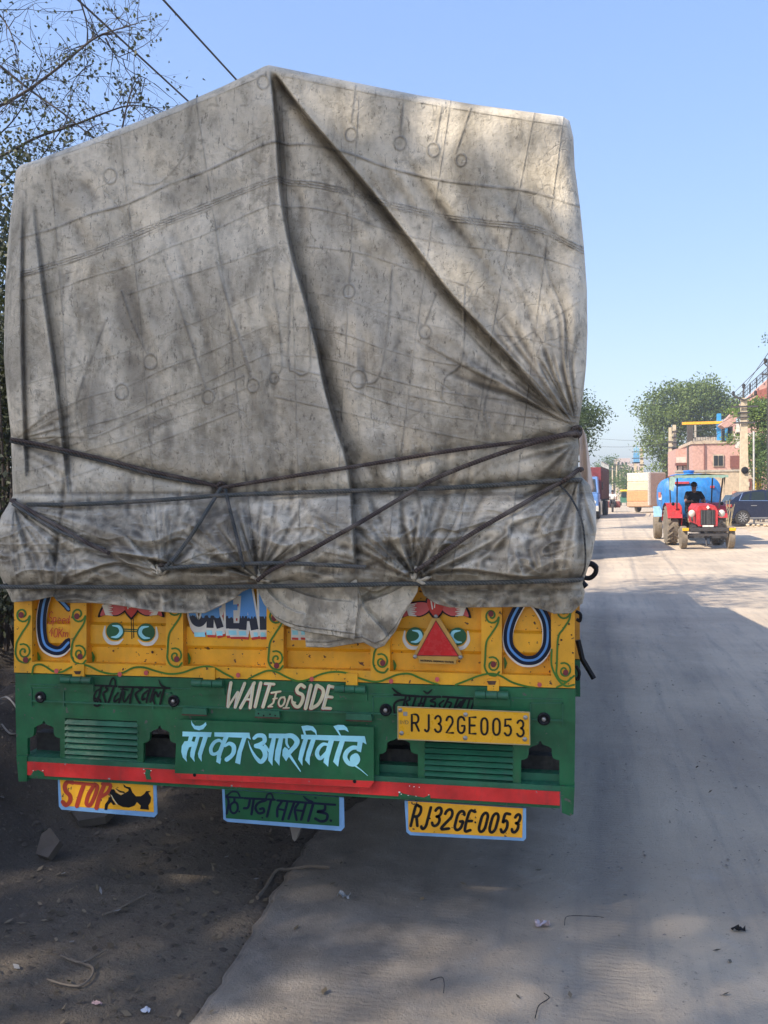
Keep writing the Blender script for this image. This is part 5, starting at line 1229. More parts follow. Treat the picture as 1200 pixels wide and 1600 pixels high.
def crown(name, blobs, n, size, mat, parent, seed, clump=.28, nc=90, asp=.5, shell=.55):
    """leaves gathered in clumps through the volume of several ellipsoids"""
    r = np.random.default_rng(seed); vol = np.array([b[3]*b[4]*b[5] for b in blobs]); pk = r.choice(len(blobs), nc, p=vol/vol.sum())
    cc = []
    for k in pk:
        b = blobs[k]; d = r.normal(size=3); d /= np.linalg.norm(d); rad = (shell+(1-shell)*r.random()) if r.random() < .8 else r.random()*shell
        cc.append([b[0]+d[0]*rad*b[3], b[1]+d[1]*rad*b[4], b[2]+d[2]*rad*b[5]])
    cc = np.array(cc); csz = clump*r.uniform(.6, 1.5, nc); ct = r.random(nc)
    w = csz**2; ci = r.choice(nc, n, p=w/w.sum())
    off = r.normal(size=(n, 3))*np.array([1, 1, .6])*csz[ci][:, None]
    C = cc[ci]+off
    v, f = leaf_quads(C, size, r, asp)
    tint = np.clip(.55*ct[ci]+.45*r.random(n), 0, 1).repeat(4)
    o = np_mesh(name, v, f, mat, parent, attrs={'tint': tint}); o['kind'] = 'stuff'
    return o, cc
def tree(name, label, base, trunk_h, r0, blobs, n, size, mat, seed, group=None, clump=.3, nc=90, limbs=9, cat='tree', asp=.5, shell=.55):
    """blobs in world coordinates"""
    base = np.array(base, float); t = empty(name, base); tag(t, label, cat, group)
    rel = [(b[0]-base[0], b[1]-base[1], b[2]-base[2], b[3], b[4], b[5]) for b in blobs]
    o, cc = crown('crown', rel, n, size, mat, t, seed, clump, nc, asp, shell)
    rr = random.Random(seed); mb = MB(); top = np.array([rr.uniform(-.2, .2), rr.uniform(-.2, .2), trunk_h])
    pts = catmull([(0, 0, -.2), (rr.uniform(-.1, .1), 0, trunk_h*.35), (rr.uniform(-.2, .2), rr.uniform(-.2, .2), trunk_h*.7), tuple(top)], 4)
    mb.tube(pts, list(np.linspace(r0*1.15, r0*.6, len(pts))), 9); mb.build('trunk', M_BARK, t, smooth=True)
    idx = rr.sample(range(len(cc)), min(limbs, len(cc)))
    for i in idx:
        e = cc[i]; s0 = np.array(pts[rr.randint(len(pts)//2, len(pts)-1)]); m_ = (s0+e)/2+np.array([rr.uniform(-.2, .2), rr.uniform(-.2, .2), rr.uniform(0, .3)])*trunk_h*.2
        mb = MB(); q_ = catmull([s0, m_, e], 5); mb.tube(q_, list(np.linspace(r0*.42, r0*.07, len(q_))), 6); mb.build('limb', M_BARK, t, smooth=True)
    return t
def W3(px, py, y): return P(px, py, y)
def bl(px, py, y, rx, ry, rz): q_ = P(px, py, y); return (q_[0], q_[1], q_[2], rx, ry, rz)
# roadside trees behind the camera on the left: they shade the back of the truck
SH = lambda x, y, z, a, b_, c, k=6.5: (x+SUN_DIR[0]*k, y+SUN_DIR[1]*k, z+SUN_DIR[2]*k, a, b_, c)
tree('neem_tree', 'large leafy tree left of the road behind the viewpoint', (-10.2, -8.2, 0), 8.0, .34, [SH(-6.2, -4.8, 7.4, 2.9, 2.7, 1.9), SH(-4.3, -4.4, 6.6, 2.1, 2.0, 1.5), SH(-4.9, -2.6, 7.2, 2.0, 1.8, 1.6), SH(-7.6, -3.0, 6.8, 2, 2, 1.6)], 11500, .20, M_LF1, 3, clump=.5, nc=110, shell=.35)
tree('neem_tree', 'leafy tree left of the road furthest behind the viewpoint', (-6.6, -11.6, 0), 8.0, .32, [SH(-2.4, -7.2, 7.4, 2.7, 2.4, 1.9), SH(-.2, -7.4, 7.0, 2.4, 2.2, 1.6), SH(-4.5, -8.2, 7.2, 2.2, 2.2, 1.7)], 10000, .20, M_LF1, 4, clump=.5, nc=100, shell=.35)
tree('neem_tree', 'tall tree on the left bank beside the middle of the loaded truck', (-7.8, 3.4, 0), 8.0, .3, [(-6.0, 4.4, 10.2, 1.7, 1.7, 1.1), (-6.9, 2.6, 10.0, 1.8, 1.5, 1.1), (-4.9, 5.9, 10.6, 1.2, 1.2, .8)], 3600, .17, M_LF1, 6, clump=.42, nc=80, shell=.35)
# thorny tree whose bare twigs reach over the top left of the load
th = empty('thorn_tree', (-5.2, 5.0, .3)); tag(th, 'thorny tree with thin bare twigs and tiny leaves above the left of the truck', 'tree')
THO = np.array([-5.2, 5.0, .3])
mb = MB(); tr_ = catmull([(0, 0, -.2), (.1, 0, 1.2), (.2, .1, 2.4), (.5, .1, 3.6)], 6); mb.tube(tr_, list(np.linspace(.15, .07, len(tr_))), 8); mb.build('trunk', M_BARK, th, smooth=True)
M_TWIG = flat('dark_twig', (.055, .045, .042), .9)
rr = random.Random(5); tw = MB(); LC = []
def twig(p, d, L, r, depth, y):
    pts = [np.array(p)]; dd = np.array(d, float)
    n = 6
    for i in range(n):
        dd = dd+np.array([rr.uniform(-.28, .28), rr.uniform(-.2, .2), rr.uniform(-.28, .22)]); dd /= np.linalg.norm(dd); pts.append(pts[-1]+dd*L/n)
    tw.tube(pts, [r*(1-.75*i/n) for i in range(n+1)], 5, caps=False)
    for i, q_ in enumerate(pts[1:]):
        if rr.random() < .20:
            for _ in range(1): LC.append(q_+np.array([rr.gauss(0, .03), rr.gauss(0, .03), rr.gauss(0, .03)]))
    if depth < 2:
        for i in range(1, n+1):
            if rr.random() < (.68 if depth == 0 else .42):
                a = np.array([rr.gauss(0, 1), rr.gauss(0, .8), rr.gauss(0, 1)]); a -= a.dot(dd)*dd; a /= np.linalg.norm(a); twig(pts[i], dd*.6+a*.8, L*rr.uniform(.35, .65), r*.55, depth+1, y)
BR = [[(-40, 185), (0, 165), (42, 142), (92, 105), (130, 73), (153, 57), (176, 48), (216, 36)], [(-50, 262), (0, 245), (57, 215), (111, 197), (165, 176), (203, 165), (245, 169)], [(-30, 85), (0, 103), (46, 140), (100, 178), (146, 215), (190, 240)],
      [(40, 300), (62, 250), (103, 190), (115, 127), (146, 99)], [(-20, 0), (5, 30), (20, 60), (30, 110), (40, 160)], [(125, 0), (134, 30), (137, 62), (128, 75)], [(-20, 330), (20, 270), (60, 262), (110, 250), (150, 246)], [(-30, 230), (10, 200), (40, 160), (60, 120), (66, 90)], [(165, 60), (180, 85), (205, 97)], [(190, 205), (200, 160), (215, 120), (240, 130)]]
for k, b_ in enumerate(BR):
    yb = 4.6+.25*(k % 4)
    p3 = [P(x, y, yb+.12*i*(1 if k % 2 else -1)*.4)-THO for i, (x, y) in enumerate(b_)]
    q_ = catmull(p3, 4); R0 = .017 if k < 3 else .009
    tw.tube(q_, list(np.linspace(R0, R0*.25, len(q_))), 6, caps=False)
    for i in range(2, len(q_)):
        if rr.random() < .95:
            d = q_[i]-q_[i-1]; d /= np.linalg.norm(d); a = np.array([rr.gauss(0, 1), rr.gauss(0, .6), rr.gauss(0, 1)]); a /= np.linalg.norm(a)
            twig(q_[i], d*.5+a*.9, rr.uniform(.22, .62), .0048, 0 if k < 4 else 1, yb)
for x, y, n in ((20, 220, 60), (75, 205, 30), (180, 130, 10), (165, 195, 12), (240, 158, 14), (255, 150, 6), (30, 140, 14), (120, 215, 20), (10, 250, 120), (40, 90, 16), (40, 235, 90), (0, 200, 60), (90, 225, 50), (20, 120, 25), (285, 130, 3), (275, 128, 3)):
    for _ in range(n): LC.append(P(x+rr.gauss(0, 24), y+rr.gauss(0, 18), 4.9+rr.uniform(-.3, .3))-THO)
tg = tw.build('branches', M_TWIG, th, smooth=True); tg['kind'] = 'stuff'
r_ = np.random.default_rng(8); v, f = leaf_quads(np.array(LC), .044, r_, .62); o = np_mesh('leaves', v, f, M_LF4, th, attrs={'tint': r_.random(len(LC)).repeat(4)}); o['kind'] = 'stuff'
# dense dark bushes on the bank along the left of the truck
def bush(label, x, y, z, rx, ry, rz, n, seed, mat=None, size=.07):
    t = empty('thorn_bush', (x, y, 0)); tag(t, label, 'bush', 'bushes on the left bank')
    o, cc = crown('foliage', [(0, 0, z, rx, ry, rz), (.2*rx, -.3*ry, z*.45, rx*.9, ry*.9, z*.45)], n, size, mat or M_LF5, t, seed, .20, 110, .55, .3)
    mb = MB(); q3 = random.Random(seed)
    for i in range(16):
        e = cc[q3.randrange(len(cc))]; mb.tube(catmull([(q3.uniform(-.3, .3), q3.uniform(-.3, .3), 0), (e[0]*.4, e[1]*.4, e[2]*.55), tuple(e)], 4), list(np.linspace(.025, .005, 9)), 5, caps=False)
    s_o = mb.build('stems', M_TWIG, t); s_o['kind'] = 'stuff'
bush('tall dark bush on the bank nearest the left rear corner of the truck', -3.55, 3.5, 2.6, 1.25, 1.3, 1.95, 26000, 31, None, .055)
bush('highest dark clump of thorny growth behind the top left corner of the load', -4.9, 5.0, 4.1, 1.15, 1.1, .75, 12000, 35, None, .05)
bush('dark bush on the bank further forward than the tallest ones', -3.3, 6.4, 2.4, 1.2, 1.8, 1.9, 14000, 32)
bush('bushy growth set back on the bank behind the tall dark bush', -5.2, 5.2, 2.1, 1.6, 2.0, 2.3, 14000, 33, None, .08)
# ------------------------------------------------------------------ parked trucks ahead
def heavy_truck(label, loc, rz, side, cabc, L=7.4, H=3.25, face=True, tarpc=None):
    t = empty('parked_truck', loc, rz); tag(t, label, 'truck', 'trucks parked along the left of the road')
    m1 = paint('truck_side', side, .55, .15, .4); m2 = paint('truck_cab', cabc, .4)
    w = 1.15; y0 = 1.7
    mb = MB(); mb.box(-w, w, y0, L, 1.15, H-.35, bev=.02); mb.build('cargo_box', m1, t)
    for k in range(9):
        mb = MB(); yy = y0+.1+k*(L-y0-.2)/8
        for s in (-1, 1): mb.box(s*w-.03, s*w+.03, yy-.03, yy+.03, 1.05, H-.3)
        mb.build('side_rib', M_DARK, t)
    mb = MB()
    for s in (-1, 1):
        mb.tube([(s*w, y0, H), (s*w, L, H)], .03, 6)
        for k in range(9): mb.tube([(s*w, y0+.1+k*(L-y0-.2)/8, H-.36), (s*w, y0+.1+k*(L-y0-.2)/8, H)], .02, 5)
    mb.build('top_rail', flat('white_rail', (.6, .6, .58), .6), t)
    mb = MB(); mb.box(-1.08, 1.08, 0, 1.6, .55, 1.55, bev=.06); mb.poly([(-1.06, .02, 1.55), (1.06, .02, 1.55), (.98, .22, 2.55), (-.98, .22, 2.55)], (0, 1.3, 0)); mb.build('cab', m2, t)
    mb = MB(); mb.poly([(-.95, -.0, 1.64), (.95, -.0, 1.64), (.88, .17, 2.4), (-.88, .17, 2.4)], (0, .012, 0)); mb.build('windscreen', flat('windscreen_glass', (.03, .04, .05), .08), t)
    mb = MB(); mb.box(-1.1, 1.1, -.1, .04, .45, .78, bev=.02); mb.build('bumper', flat('cab_bumper', (.5, .48, .44), .5), t)
    for s in (-1, 1):
        mb = MB(); mb.lathe((s*.82, -.0, 1.0), (0, -1, 0), [(.12, 0), (.12, .03), (.0, .05)], 14); mb.build('headlight', flat('lamp_glass', (.6, .6, .6), .15), t, smooth=True)
        mb = MB(); mb.bar((s*1.1, .05, 2.2), (s*1.28, -.05, 2.2), .02); mb.box(s*1.30-.02, s*1.30+.06, -.12, -.06, 1.75, 2.2); mb.build('mirror', M_INK, t)
    mb = MB(); mb.box(-.45, .45, .3, L, .75, 1.0); mb.build('chassis', M_DARK, t)
    for yy in (.75, L-1.9, L-.8):
        for s in (-.98, .98): wheel(t, (s, yy, .5), .5, .30)
    if tarpc:
        mb = MB(); mb.poly([(-w-.04, y0, H-.4), (w+.04, y0, H-.4), (w, y0, H+.1), (0, y0, H+.35), (-w, y0, H+.1)], (0, L-y0, 0)); mb.build('load_sheet', flat('sheet_cloth', tarpc, .9), t)
    return t
heavy_truck('truck parked directly ahead of the loaded one, mostly hidden by it', (.0, 19.2, 0), -.0, (.22, .10, .05), (.30, .12, .04), L=6.9, H=2.95, tarpc=(.30, .26, .2))
fx = P(937, 768, 54)[0]-1.15
heavy_truck('distant truck facing the camera with a blue cab and dark red body', (fx, 54, 0), -.085, (.17, .018, .022), (.10, .22, .50), L=10, H=3.5)
# ------------------------------------------------------------------ distant trees
fz = lambda py, px, y: P(px, py, y)[2]
b0 = P(868, 768, 37); tree('acacia_tree', 'dark green feathery tree showing past the right edge of the load', (b0[0], 37, 0), 3.0, .2, [bl(890, 655, 37, 1.5, 1.6, 1.1), bl(868, 625, 38, 1.4, 1.5, 1.0), bl(905, 690, 37, 1.0, 1.2, .55)], 12000, .12, M_LF2, 12, clump=.26, nc=90)
b0 = P(958, 768, 150); tree('roadside_tree', 'small pale green tree at the far end of the road beyond the red truck', (b0[0], 150, 0), 3.5, .25, [bl(955, 738, 150, 2.6, 2.5, 2.3), bl(944, 745, 150, 1.5, 2, 1.6)], 3500, .32, M_LF3, 13, clump=.5, nc=50)
b0 = P(985, 768, 120); tree('roadside_tree', 'small dense bush-like tree behind the left pole cluster', (b0[0], 120, 0), 2, .2, [bl(981, 755, 120, 1.3, 1.5, 2.2)], 2500, .28, M_LF3, 14, clump=.5, nc=40)
b0 = P(1042, 768, 84); tree('spreading_tree', 'big broad green tree in the middle distance above the trailer', (b0[0], 84, 0), 4.6, .35, [bl(1068, 640, 84, 4.0, 3.5, 2.4), bl(1032, 655, 84, 2.3, 2.4, 1.9), bl(1100, 628, 85, 3.0, 3, 1.8), bl(1040, 695, 84, 2.2, 2.3, 2.2), bl(1062, 615, 84, 2.6, 2.5, 1.2), bl(1015, 690, 84, 1.3, 1.5, 1.2), bl(1128, 640, 86, 1.8, 2, 1.2), bl(1028, 735, 84, 1.9, 1.6, 1.6), bl(1085, 675, 86, 2.4, 2, 1.6)], 26000, .27, M_LF1, 15, clump=.50, nc=190, shell=.5)
b0 = P(1182, 768, 46); tree('garden_tree', 'bright green tree in front of the staircase building at the right edge', (b0[0], 46, 0), 2.2, .14, [bl(1184, 645, 46, 1.0, .9, .75), bl(1197, 635, 46, .9, .9, .8), bl(1184, 690, 46, .6, .7, .7), bl(1197, 700, 46, .7, .8, 1.1), bl(1149, 686, 47, .4, .4, .4), bl(1150, 640, 47, .35, .4, .3), bl(1182, 725, 46, .3, .5, .5)], 11000, .14, M_LF6, 16, clump=.22, nc=80)
b0 = P(1193, 768, 44); tree('garden_tree', 'low green shrub growing behind the yellow board at the right edge', (b0[0], 44.5, 0), .8, .06, [bl(1196, 735, 44.5, .5, .5, 1.0)], 2000, .12, M_LF3, 17, clump=.2, nc=30, cat='shrub')
# ------------------------------------------------------------------ buildings on the right
M_PK = paint('pink_wall_paint', (.50, .30, .245), .8, .12, .45, (.28, .16, .12)); M_BG = paint('beige_render', (.46, .37, .27), .9, .12, .45, (.28, .21, .15)); M_CONC = paint('bare_concrete', (.40, .36, .30), .9, .15, .4)
M_WIN = flat('window_dark', (.025, .028, .03), .15); M_BRN = flat('brown_door', (.17, .06, .045), .6); M_PALE = paint('pale_wall', (.60, .54, .47), .9, .1, .4)
def blk(mb, x0, x1, y0, y1, ptop, pbot, mi=0, zb=None):
    """block whose front face shows between picture columns x0..x1 and rows ptop..pbot at depth y0"""
    a = P(x0, (ptop+pbot)/2, y0)[0]; c = P(x1, (ptop+pbot)/2, y0)[0]; xm = (x0+x1)/2
    mb.box(a, c, y0, y1, (P(xm, pbot, y0)[2] if zb is None else zb), P(xm, ptop, y0)[2], mi)
bd = empty('pink_house', (P(1115, 768, 62)[0], 62, 0)); tag(bd, 'pink single-storey house with a dark two-pane window behind a beige wall', 'house')
BO = np.array(bd.location)
def bpart(name, mat, boxes, parent, O):
    mb = MB()
    for b_ in boxes: blk(mb, *b_)
    mb.v = [tuple(np.array(v_)-O) for v_ in mb.v]; return mb.build(name, mat, parent)
bpart('wall', M_PK, [(1082, 1158, 62, 70, 692, 740, 0, 0)], bd, BO)
bpart('parapet', M_BG, [(1080, 1160, 61.9, 70.1, 688, 693)], bd, BO)
wf = bpart('window', M_BG, [(1114, 1131, 61.9, 61.95, 710, 729)], bd, BO)
for a, c in ((1115.4, 1121.7), (1123, 1129.4)): bpart('pane', M_WIN, [(a, c, 61.86, 61.92, 712, 727.5)], wf, BO)
bpart('door', M_BRN, [(1141, 1157, 61.9, 61.96, 712, 731)], bd, BO)
bpart('drain_pipe', M_BRN, [(1100, 1101.4, 61.85, 61.92, 693, 735)], bd, BO)
bpart('roof_slab', M_CONC, [(1088, 1120, 66, 70, 683, 690)], bd, BO)
mb = MB()
for k in range(9): blk(mb, 1090+k*4, 1090.6+k*4, 66, 66.1, 684-3, 690)
blk(mb, 1089, 1124, 66, 66.1, 681, 682); mb.v = [tuple(np.array(v_)-BO) for v_ in mb.v]; mb.build('roof_railing', M_DARK, bd)
sh = empty('shop_building', (P(1068, 768, 66)[0], 66, 0)); tag(sh, 'pinkish shop building with a white signband left of the dark column', 'building'); SO = np.array(sh.location)
bpart('wall', M_PK, [(1056, 1082, 66, 72, 701, 745, 0, 0)], sh, SO); bpart('sign_band', M_PALE, [(1057, 1076, 65.85, 65.98, 714, 723)], sh, SO); bpart('canopy', M_BRN, [(1056, 1094, 65.2, 65.9, 723, 727)], sh, SO)
bpart('shutter', M_WIN, [(1058, 1080, 65.9, 65.98, 727, 737)], sh, SO)
for a, c in ((1060, 1066), (1068, 1075)): bpart('poster', flat('poster_white', (.7, .66, .62), .7), [(a, c, 65.8, 65.86, 728, 737)], sh, SO)
cw = empty('compound_wall', (P(1115, 768, 50)[0], 50, 0)); tag(cw, 'plain beige plastered wall standing behind the tractor and car', 'wall'); CO = np.array(cw.location)
bpart('wall_panel', M_BG, [(1056, 1180, 50, 50.3, 736, 800, 0, -.1)], cw, CO)
bpart('coping', M_CONC, [(1055, 1181, 49.95, 50.35, 734, 737)], cw, CO)
gt = bpart('gate', M_BRN, [(1164, 1175, 49.9, 49.97, 748, 795)], cw, CO); bpart('notice', M_PALE, [(1167, 1171, 49.85, 49.9, 753, 760)], gt, CO)
cb = empty('dark_column', (P(1079, 768, 64)[0], 64, 0)); tag(cb, 'dark grey square column standing left of the pink house', 'column'); KO = np.array(cb.location)
bpart('shaft', paint('sooty_concrete', (.07, .06, .05), .9), [(1074.5, 1083.5, 64, 64.5, 664, 740, 0, 0)], cb, KO)
bpart('pipe', M_CONC, [(1085, 1088, 64, 64.1, 664, 690)], cb, KO)
gb_ = empty('height_gauge_beam', (P(1105, 768, 63)[0], 63, 0)); tag(gb_, 'long thin yellow beam carried high above the pink house', 'beam'); GO = np.array(gb_.location)
bpart('beam', M_YEL, [(1066, 1146, 63, 63.2, 658.5, 662.5)], gb_, GO)
bp_ = empty('blue_duct', (P(1123, 768, 62)[0], 62, 0)); tag(bp_, 'bright blue vertical duct rising behind the yellow beam', 'duct'); DO = np.array(bp_.location)
bpart('duct', flat('bright_blue', (.03, .28, .62), .5), [(1121, 1127, 63.4, 63.8, 646, 690)], bp_, DO)
# staircase building
sb_ = empty('staircase_building', (P(1180, 768, 54)[0], 54, 0)); tag(sb_, 'pink building with an outdoor staircase and dark railing rising to the right', 'building'); TO = np.array(sb_.location)
def rel(p): return np.array(p)-TO
mb = MB(); mb.poly([rel(P(x, y, 54)) for x, y in ((1126, 664), (1142, 648), (1170, 620), (1215, 580), (1215, 596), (1175, 632), (1150, 655), (1150, 664), (1132, 668))], (0, 1.4, 0)); mb.build('stair_flight', M_PK, sb_)
bpart('wall', M_PK, [(1162, 1240, 61.5, 66, 655, 745, 0, 0)], sb_, TO); bpart('landing', M_PALE, [(1148, 1240, 54, 55.4, 676, 681)], sb_, TO)
mb = MB(); mb.poly([rel(P(x, y, 53.6)) for x, y in ((1180, 612), (1215, 600), (1215, 622), (1188, 622))], (0, 1.5, 0)); mb.build('awning', flat('terracotta_tile', (.30, .10, .07), .8), sb_)
bpart('recess', M_WIN, [(1128, 1145, 56, 56.4, 662, 690)], sb_, TO); bpart('blue_door', flat('blue_door', (.05, .25, .5), .5), [(1133, 1137, 55.8, 55.9, 665, 688)], sb_, TO); bpart('pillar', M_PALE, [(1150, 1156, 54, 54.3, 662, 700)], sb_, TO)
bpart('water_box', M_PALE, [(1151, 1157, 53.8, 54, 668, 675)], sb_, TO)
ra = [(1142, 646), (1152, 636), (1162, 626), (1172, 616), (1182, 607), (1192, 598), (1203, 588)]
mb = MB()
for i, (x, y) in enumerate(ra):
    mb.tube([rel(P(x, y, 53.9)), rel(P(x, y-17, 53.9))], .03, 5)
    if i: 
        for dy in (-17, -11, -5): mb.tube([rel(P(ra[i-1][0], ra[i-1][1]+dy, 53.9)), rel(P(x, y+dy, 53.9))], .02, 5)
for i in range(24):
    x = 1142+i*2.6; y = 646-i*2.47; mb.tube([rel(P(x, y-4, 53.9)), rel(P(x, y-17, 53.9))], .012, 4)
mb.build('stair_railing', M_DARK, sb_)
# far pale blocks at the end of the road
for (a, c, t_, y, lab) in ((962, 985, 716, 210, 'pale pinkish block of flats far away at the end of the road'), (984, 1000, 724, 190, 'lower pale building right of the distant block of flats')):
    e_ = empty('far_building', (P((a+c)/2, 768, y)[0], y, 0)); tag(e_, lab, 'building'); EO = np.array(e_.location)
    bpart('wall', paint('far_wall', (.52, .42, .38), .9), [(a, c, y, y+12, t_, 770, 0, 0)], e_, EO)
    for r__ in range(2):
        for k in range(3): bpart('window', M_WIN, [(a+3+k*6, a+5.5+k*6, y-.1, y-.02, t_+6+r__*14, t_+11+r__*14)], e_, EO)
yb = empty('yellow_sign_board', (P(1187, 768, 45)[0], 45, 0)); tag(yb, 'upright yellow board beside the gate at the right edge', 'sign board'); YO = np.array(yb.location)
bpart('panel', flat('bright_yellow', (.75, .52, .03), .5), [(1179, 1190, 45, 45.06, 730, 772)], yb, YO); bpart('post', M_CONC, [(1181, 1182.4, 45.1, 45.15, 728, 800, 0, 0)], yb, YO); bpart('post', M_CONC, [(1187.5, 1189, 45.1, 45.15, 728, 800, 0, 0)], yb, YO)
# ------------------------------------------------------------------ poles and wires
M_POLE = paint('pole_concrete', (.55, .45, .31), .85, .10, .35); M_IRON = flat('dark_iron', (.05, .045, .045), .7)
def pole(label, px, top, y, w, arms=(), group='concrete power poles', fat=1.0):
    b_ = P(px, 768, y); t = empty('power_pole', (b_[0], y, 0)); tag(t, label, 'pole', group); h = P(px, top, y)[2]
    mb = MB(); r = w/2
    mb.add([(-r, -r, -.1), (r, -r, -.1), (r, r, -.1), (-r, r, -.1), (-r*.62, -r*.62, h), (r*.62, -r*.62, h), (r*.62, r*.62, h), (-r*.62, r*.62, h)], [(0, 3, 2, 1), (4, 5, 6, 7), (0, 1, 5, 4), (1, 2, 6, 5), (2, 3, 7, 6), (3, 0, 4, 7)])
    mb.build('shaft', M_POLE, t)
    for kind, py, L in arms:
        z = P(px, py, y)[2]
        mb = MB()
        if kind == 'bar': mb.box(-L, L, -r-.05, -r-.0, z-.04, z+.04); 
        if kind == 'v': mb.bar((0, -r, z), (-L, -r, z+L*.45), .07); mb.bar((0, -r, z), (L, -r, z+L*.45), .07)
        if kind == 'pin': mb.tube([(0, 0, z-.2), (0, 0, z+L)], .045, 6)
        if kind == 'band': mb.box(-r*1.15, r*1.15, -r*1.15, r*1.15, z-.03, z+.03)
        mb.build('cross_arm' if kind != 'band' else 'clamp', M_IRON, t)
        if kind == 'v':
            for s in (-1, 1): mb = MB(); mb.lathe((s*L, -r, z+L*.45), (0, 0, 1), [(.03, 0), (.08, .05), (.06, .10), (.08, .16), (.04, .22), (0, .24)], 8); mb.build('insulator', M_DARK, t, smooth=True)
        if kind == 'pin': mb = MB(); mb.lathe((0, 0, z+L-.1), (0, 0, 1), [(.03, 0), (.09, .05), (.07, .10), (.09, .16), (.04, .22), (0, .26)], 8); mb.build('insulator', M_DARK, t, smooth=True)
    return t
PP = pole('tall cream concrete pole with forked top right of the pink house', 1162.5, 622, 44, .42, [('v', 626, .5), ('pin', 618, .45), ('bar', 636, .62), ('bar', 661, .5), ('band', 652, 0), ('band', 645, 0)])
mb = MB(); mb.lathe((0, -.22, P(1162, 735, 44)[2]), (0, -1, 0), [(.10, 0), (.17, .02), (.17, .05), (.10, .08)], 16); mb.build('tyre_ring', M_INK, PP, smooth=True)
pole('left one of a pair of close cream poles below the big tree', 1047.5, 668, 72, .34, [('band', 690+k*9, 0) for k in range(5)])
pole('right one of a pair of close cream poles below the big tree', 1054, 664, 72.6, .40, [('band', 674+k*9, 0) for k in range(6)]+[('bar', 700, .35)])
pole('pole of the transformer stand nearest the big tree', 1003, 700, 96, .42, [('bar', 706, 1.0), ('bar', 716, 1.0), ('band', 726, 0)])
pole('thinner left pole of the transformer stand', 993, 704, 98, .34, [('band', 712, 0), ('band', 720, 0)])
for x, t_, y, lab in ((957, 728, 140, 'thin pole leftmost in the distant row'), (963.5, 722, 130, 'tallest thin pole in the distant row'), (969, 736, 135, 'short pole in the middle of the distant row'), (974, 728, 125, 'pole near the yellow vehicle in the distant row')):
    pole(lab, x, t_, y, .24, [('bar', t_+4, .4)], 'thin poles in the distance')
tf = empty('transformer', (P(994, 715, 97)[0], 97, 0)); tag(tf, 'blue transformer unit between the far poles left of the big tree', 'transformer'); FO = np.array(tf.location)
bpart('tank', flat('transformer_blue', (.12, .32, .55), .5), [(990, 999, 96.8, 97.4, 708, 722)], tf, FO)
for k in range(3): bpart('bushing', flat('bushing_blue', (.16, .42, .6), .5), [(990.5+k*3, 992+k*3, 97, 97.2, 700-(k == 1)*3, 708)], tf, FO)
bpart('crossbeam', M_IRON, [(988, 1006, 97, 97.3, 722, 724)], tf, FO)
st = empty('street_pipe', (P(1178, 768, 43)[0], 43, 0)); tag(st, 'thin pale metal pipe pole between the cream pole and the yellow board', 'pole')
mb = MB(); mb.tube([(0, 0, 0), (0, 0, P(1178, 674, 43)[2])], .045, 8); mb.build('pipe', flat('galvanised', (.5, .48, .44), .5, .3), st)
def cable(a, b, r, lab, sag=.0, n=24):
    a = np.array(a); b = np.array(b); c = (a+b)/2
    mb = MB(); mb.tube([a+(b-a)*t-np.array([0, 0, sag*4*t*(1-t)])-c for t in np.linspace(0, 1, n)], r, 6)
    tag(mb.build('power_cable', M_IRON, None, smooth=True, loc=c), lab, 'cable', 'overhead cables')
for px_, lab in ((125, 'left one of the two overhead cables at the top left'), (258, 'right one of the two overhead cables at the top left')):
    a_ = P(px_, 0, 5.4); sx_ = a_[0]+.036*(46-5.4)
    cable((a_[0]-.036*22, -16.6, a_[2]), (sx_, 46, a_[2]), .0115, lab, .02, 60)
    cable((sx_, 46, a_[2]), (sx_+.036*44, 90, a_[2]), .0115, lab.replace('at the top left', 'carried on beyond the first left pole'), .15)
hz_ = P(190, 0, 5.4); b_ = empty('power_pole', (hz_[0]+.036*40.6, 46, 0)); tag(b_, 'concrete pole on the left of the road hidden beyond the loaded truck', 'pole', 'concrete power poles')
mb = MB(); mb.add([(-.2, -.15, -.1), (.2, -.15, -.1), (.2, .15, -.1), (-.2, .15, -.1), (-.12, -.1, hz_[2]+.3), (.12, -.1, hz_[2]+.3), (.12, .1, hz_[2]+.3), (-.12, .1, hz_[2]+.3)], [(0, 3, 2, 1), (4, 5, 6, 7), (0, 1, 5, 4), (1, 2, 6, 5), (2, 3, 7, 6), (3, 0, 4, 7)]); mb.build('shaft', M_POLE, b_)
mb = MB(); mb.box(-.8, .8, -.2, -.11, hz_[2]-.16, hz_[2]-.06); mb.build('cross_arm', M_IRON, b_)
pt = P(1162.5, 612, 44)
for k, (x, y, lab) in enumerate(((1205, 545, 'upper thin wire running off the right edge from the forked pole'), (1205, 556, 'lower thin wire running off the right edge from the forked pole'))):
    cable(P(1162.5-14*k, 606+6*k, 44), P(x, y, 24), .011, lab)
cable(P(1162, 640, 44), P(1054, 672, 72), .014, 'cable from the forked pole to the paired poles, upper', .5)
cable(P(1160, 650, 44), P(1054, 680, 72), .014, 'cable from the forked pole to the paired poles, lower', .8)
cable(P(1050, 685, 72), P(900, 680, 90), .014, 'faint cable crossing the gap of sky, upper', .3)
cable(P(1050, 692, 72), P(900, 694, 90), .014, 'faint cable crossing the gap of sky, lower', .3)
ins = empty('edge_pole_fitting', (P(1197, 580, 40)[0], 40, 0)); tag(ins, 'pole top with insulators at the right edge of the picture', 'pole'); IO = np.array(ins.location)
mb = MB(); p_ = lambda x, y: P(x, y, 40)-IO
mb.tube([p_(1199, 800), p_(1199, 562)], .022, 6); mb.bar(p_(1190, 585), p_(1215, 585), .07); mb.bar(p_(1198, 572), p_(1194, 567), .05); mb.build('mast', M_IRON, ins)
